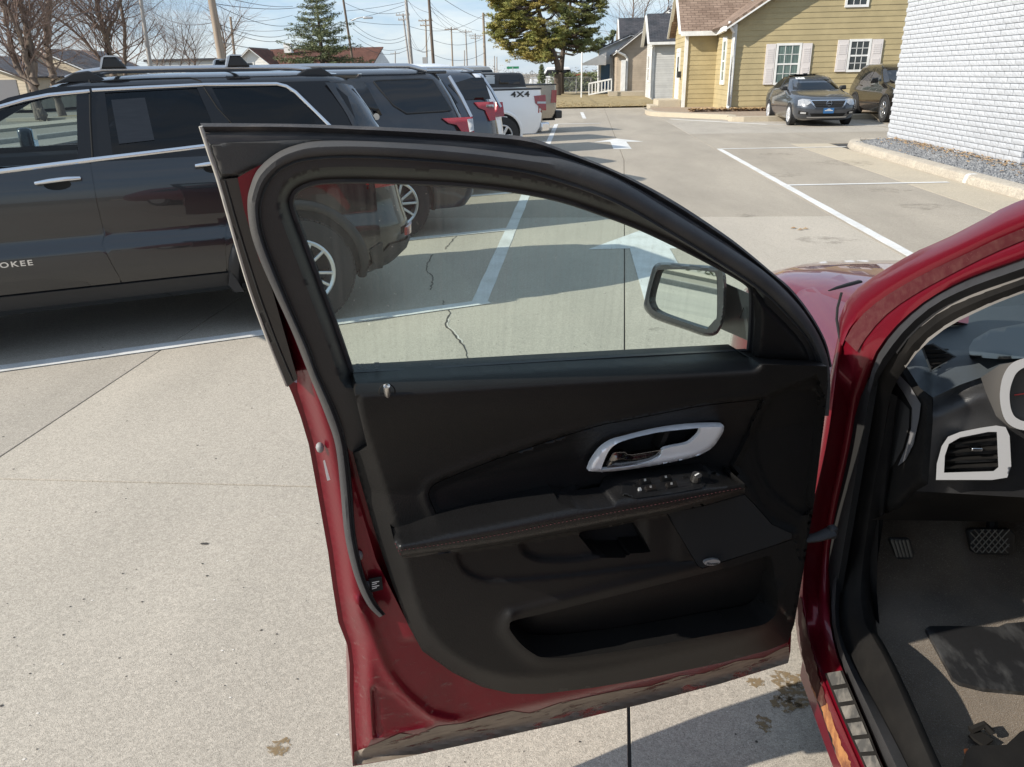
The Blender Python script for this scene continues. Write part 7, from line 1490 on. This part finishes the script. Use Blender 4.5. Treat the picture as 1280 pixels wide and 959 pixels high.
# map pocket holder ribs, dark pocket linings
dtube('bottle_rib', [(899, 767), (907, 776), (915, 784)], .006, .003, panel_mat, cn=4); dtube('bottle_rib', [(947, 748), (958, 757), (968, 767)], .012, .0025, panel_mat, cn=4); dtube('bottle_rib', [(964, 700), (963, 735), (970, 752)], .02, .002, panel_mat, cn=4)
bc_ = dp(930, 782, .0); MB().tube([bc_ + Vector((.034 * cos(a), .034 * sin(a), 0)) for a in np.linspace(0, 6.283, 21)[:-1]], .003, 6, closed=True).build('cup_ring', panel_mat, door)
# armrest
FE = [tuple(p) for p in crv([(493, 677), (500, 681.5), (560, 671), (630, 657.5), (700, 644), (770, 631), (840, 619), (890, 611), (931, 605)], 5)]
BLn = [(490, 667), (515, 660), (546, 648), (620, 633), (692, 616), (706, 631), (725, 637), (768, 632), (774, 619), (778, 599), (877, 588), (923, 600)]
AR = [(490, 667), (515, 660), (546, 648), (620, 633), (692, 616), (697, 625), (706, 631), (725, 637), (750, 635), (768, 632), (774, 619), (775, 606), (779, 599), (830, 593), (877, 587.5), (889, 589), (923, 600), (931, 605), (931, 617), (880, 632), (840, 641), (760, 657), (700, 668), (630, 681), (560, 691.5), (504, 698.5), (500, 691), (494, 681)]
def w_arm(v):
    db, df, da = pdist(v, [(490, 667), (515, 660), (546, 648), (620, 633), (692, 616), (778, 599), (877, 587.5), (923, 600)]), pdist(v, FE), pdist(v, ARML)
    top = v[:, 1] < np.interp(v[:, 0], [p[0] for p in FE], [p[1] for p in FE])
    s = np.where(top, .064 + .058 * (db / (db + df + 1e-6)) ** .9, .122 - .006 * (df / (df + da + 1e-6)) - .03 * ss(1 - da / 5))
    s = s - .004 * ss(1 - df / 4)
    dl = pdist(v, [(506, 695), (560, 688), (630, 676), (700, 663.5), (840, 637), (930, 613)]); s = s - .004 * np.exp(-(dl / 1.3) ** 2)
    endr = np.clip((v[:, 0] - 490) / 10, 0, 1); return .055 + (s - .055) * np.sqrt(endr * .75 + .25)
dface('armrest', AR, w_arm, arm_mat, 3.2, back=.07, smooth=70, extra=rail(FE, (-3, 0, 2)) + rail([(506, 695), (560, 688), (630, 676), (700, 663.5), (840, 637), (930, 613)], (-1.6, 0, 1.6)))
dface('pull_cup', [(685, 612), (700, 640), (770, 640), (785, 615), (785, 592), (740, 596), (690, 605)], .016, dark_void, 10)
stitch = M('red_thread', (.06, .010, .014), .9)
st_l = resample(crv([(501, 688), (560, 679.5), (630, 667.5), (700, 653.5), (770, 640), (840, 627), (890, 617), (929, 610)], 6), 171); mb = MB()
for i in range(0, 170, 2):
    a, b = st_l[i], st_l[i + 1]; wa = w_arm(np.array([a, b])); mb.tube([dp(*a, wa[0] + .0008), dp(*(a + (b - a) * .5), wa[0] + .0016), dp(*b, wa[1] + .0008)], .0005, 4)
tag(mb.build('stitching', stitch, door), kind='stuff')
mb = MB(); ed = resample([(494, 679), (497, 686), (501, 694)], 8)
for i in range(0, 7, 2): wa = w_arm(np.array([ed[i], ed[i + 1]])); mb.tube([dp(*ed[i], wa[0] + .001), dp(*ed[i + 1], wa[1] + .001)], .0007, 4)
tag(mb.build('stitching', stitch, door), kind='stuff')
# switches
SWP = [(777, 619), (778, 608), (782, 600.5), (830, 594.5), (877, 589), (885, 590.5), (886, 600), (878, 610), (840, 617), (795, 623)]
dface('switch_plate', SWP, lambda v: w_arm(v) + .002, M('switch_plate_plastic', (.008, .008, .0085), .35, spec=.3), 4, back=.006)
def wsw(x, y): return float(w_arm(np.array([[x, y]]))[0])
mark = M('switch_symbol', (.62, .62, .60), .6)
for i, (x, y) in enumerate(((806, 604.5), (813, 613), (832, 600.5), (839, 609))):
    w0 = wsw(x, y) + .005; q = [(x - 8, y - 2.5), (x + 6, y - 5), (x + 9, y + 1.5), (x - 5, y + 4)]
    MB().loft([dps(q, w0), [p + Vector((0, .001, .006)) for p in dps(inset(q, .85), w0)]]).build('window_switch', gloss_blk, door)
    MB().loft([[p + Vector((0, .002, .0066)) for p in dps([(x - 2, y - 2), (x + .5, y - 2.4), (x + 1, y + .1), (x - 1.5, y + .5)], w0)], [p + Vector((0, .002, .0072)) for p in dps([(x - 2, y - 2), (x + .5, y - 2.4), (x + 1, y + .1), (x - 1.5, y + .5)], w0)]]).build('switch_symbol', mark, door)
for q, m, h in (([(791, 607), (796, 606), (804, 617), (799, 619)], gloss_blk, .004), ([(797, 612.5), (800.5, 612), (802, 615), (798.5, 616)], mark, .0055), ([(853, 597), (860, 595.5), (862, 602), (855, 604)], gloss_blk, .003)):
    w0 = wsw(q[0][0], q[0][1]) + .005; MB().loft([dps(q, w0), [p + Vector((0, .001, h)) for p in dps(inset(q, .9), w0)]]).build('lock_switch' if m is gloss_blk else 'switch_symbol', m, door)
kc = dp(869.5, 599.5, wsw(869, 599) + .006); MB().tube([kc, kc + Vector((0, .003, .012))], [.0105, .009], 18).build('mirror_knob', gloss_blk, door); MB().bar(kc + Vector((.005, .006, .0125)), kc + Vector((-.005, .001, .0125)), .003, .001).build('switch_symbol', mark, door)
# inner handle: bezel, cup, lever
dface('handle_bezel', BZ, lambda v: w_trim(v) * 0 + .056 + .008 * ss(pdist(v, BZ, True) / 4), M('bezel_lifted_silver', (.86, .86, .87), .3, .25), 2.5, holes=[BI], back=.009, smooth=60)  # silver made lighter than the vents' to offset the shade on the bezel
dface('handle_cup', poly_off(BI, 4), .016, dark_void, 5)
dface('cup_divider', [(831, 541), (838, 539.5), (828, 561), (823, 561)], .048, panel_mat, 4, back=.03)
LV = [(759, 584), (762, 574), (766, 567), (770, 565.6), (781, 565), (784, 568), (790, 568.5), (829, 562), (827, 566), (821, 573), (812, 577.5), (798, 580.5), (775, 584)]
dface('lever', LV, lambda v: .058 + .006 * ss(pdist(v, LV, True) / 9), M('dark_chrome', (.20, .19, .18), .16, 1.0), 2, back=.012, smooth=80)
dtube('lever_edge', LV, .0605, .0011, chrome, 6, True, 0)
# lock pin, check strap, latch label, clips
lk = dp(484, 490, .055)
MB().tube([dp(484 + 10 * cos(a), 490 + 10 * sin(a), .0605) for a in np.linspace(0, 6.283, 25)[:-1]], .0012, 5, closed=True, up=(0, 1, 0)).build('lock_ring', void, door)
MB().tube([dp(484.6, 497, .056), dp(484, 489, .066), dp(483.4, 482.5, .070), dp(483.3, 481, .069)], [.004, .0052, .0052, .003], 12).build('lock_pin', M('pin_metal', (.6, .58, .55), .25, .9), door, smooth=60)
dface('latch_label', [(461, 724), (477, 721), (479, 737), (463, 741)], .012, void, 8, back=.002)
for k in range(4): MB().add(dps([(465, 728 + k * 2.6), (474 - k % 2 * 3, 726.3 + k * 2.6), (474 - k % 2 * 3, 727.3 + k * 2.6), (465, 729 + k * 2.6)], .0128), [(0, 1, 2, 3)]).build('label_print', mark, door)
dface('torn_label', [(404, 576), (406, 575), (411, 594), (413, 600), (409, 601), (407, 592)], -.018, white_paint, 8)
for x, y in ((400, 560), (449, 695), (459, 733), (462, 746)):
    c = dp(x, y, .004 if x > 420 else -.02); MB().loft([[c + Vector((.007 * k * cos(a), h, .009 * k * sin(a))) for a in np.linspace(0, 6.283, 11)[:-1]] for h, k in ((-.004, 1), (.003, .9), (.006, .4))]).build('bumper_stop', M('grey_rubber_stop', (.22, .22, .22), .6) if 'grey_rubber_stop' not in bpy.data.materials else bpy.data.materials['grey_rubber_stop'], door, smooth=60)
p0_, p1_ = dp(996, 676, .0), dp(1040, 665, .02)
MB().tube([p0_, (p0_ + p1_) / 2 + Vector((0, .01, .004)), p1_], [.010, .013, .016], 8, flat=.7).build('check_strap', black_rubber, door, smooth=60)
MB().box(p1_, (.02, .02, .03)).build('strap_boot', black_rubber, door, bevel=.006)
# ---- side mirror beyond the glass
MC = dp(852, 374, -.20); Mw = _O + _U * MC.x + _W * MC.y; Mw[2] = MC.z
tgt = np.array([-.97, .03, -.085]); tgt /= np.linalg.norm(tgt); tc_ = np.array([0, 0, CAMH]) - Mw; tc_ /= np.linalg.norm(tc_); MN = tgt + tc_; MN /= np.linalg.norm(MN)
_inv = (red_car.matrix_basis @ _dm).inverted()
def mpt(p, off):
    d = ray(p[0], p[1]); C = np.array([0, 0, CAMH]); t = ((Mw + MN * off - C) @ MN) / (d @ MN); return _inv @ Vector(C + d * t)
ho = [(806, 373.5), (805, 384), (810, 392), (821, 400), (858, 412.6), (880, 420), (892.6, 419.6), (900, 412.6), (906, 394), (908, 351.6), (905, 339), (899, 333.6), (858, 330), (830, 328), (819, 331), (813.6, 342)]
mg = [(821, 339), (827, 337.5), (858, 337), (889.5, 340), (894, 343.6), (896, 352), (896, 394), (892.6, 400.4), (885, 409), (880, 410.6), (842.6, 398.5), (819, 389), (812.6, 381), (811.5, 372), (816, 353)]
ho, mg = [tuple(p) for p in crv(ho, 5, True)], [tuple(p) for p in crv(mg, 3, True)]
mir = empty('mirror'); mir.parent = door
relief('mirror_rim', ho, 2.2, lambda v: [mpt(p, .006 - .012 * float(ss(1 - d / 3))) for p, d in zip(v, pdist(v, ho, True))], M('mirror_black', (.018, .019, .021), .35, coat=.4), door, [mg], lambda v: [mpt(p, -.03) for p in v], 60)
MB().loft([[mpt(p, -.012) for p in inset(ho, .975)], [mpt(p, -.05) for p in inset(ho, .98)], [mpt(p, -.085) for p in inset(ho, .88)], [mpt(p, -.11) for p in inset(ho, .6)]]).build('mirror_housing', chrome, door, smooth=60)
relief('mirror_glass', mg, 12, lambda v: [mpt(p, -.004) for p in v], M('mirror_silver', (.86, .90, .88), .015, 1.0), door)
bpy.data.objects.remove(mir)
a0, a1 = dps([(902, 352), (902, 412)], -.17), dps([(948, 372), (948, 432)], -.045)
MB().loft([[a0[0], a0[1], a0[1] - Vector((0, .07, 0)), a0[0] - Vector((0, .07, 0))], [a1[0], a1[1], a1[1] - Vector((0, .05, 0)), a1[0] - Vector((0, .05, 0))]]).build('mirror_arm', M('mirror_arm_black', (.03, .034, .038), .4, coat=.5), door, bevel=.008)
MB().loft([[p + Vector((0, .003, 0)) for p in dps([(923, 397), (928, 384), (941, 378), (941, 398)], -.085)], [p + Vector((0, .006, 0)) for p in dps([(923, 397), (928, 384), (941, 378), (941, 398)], -.085)]]).build('mirror_arm_chrome', chrome, door)
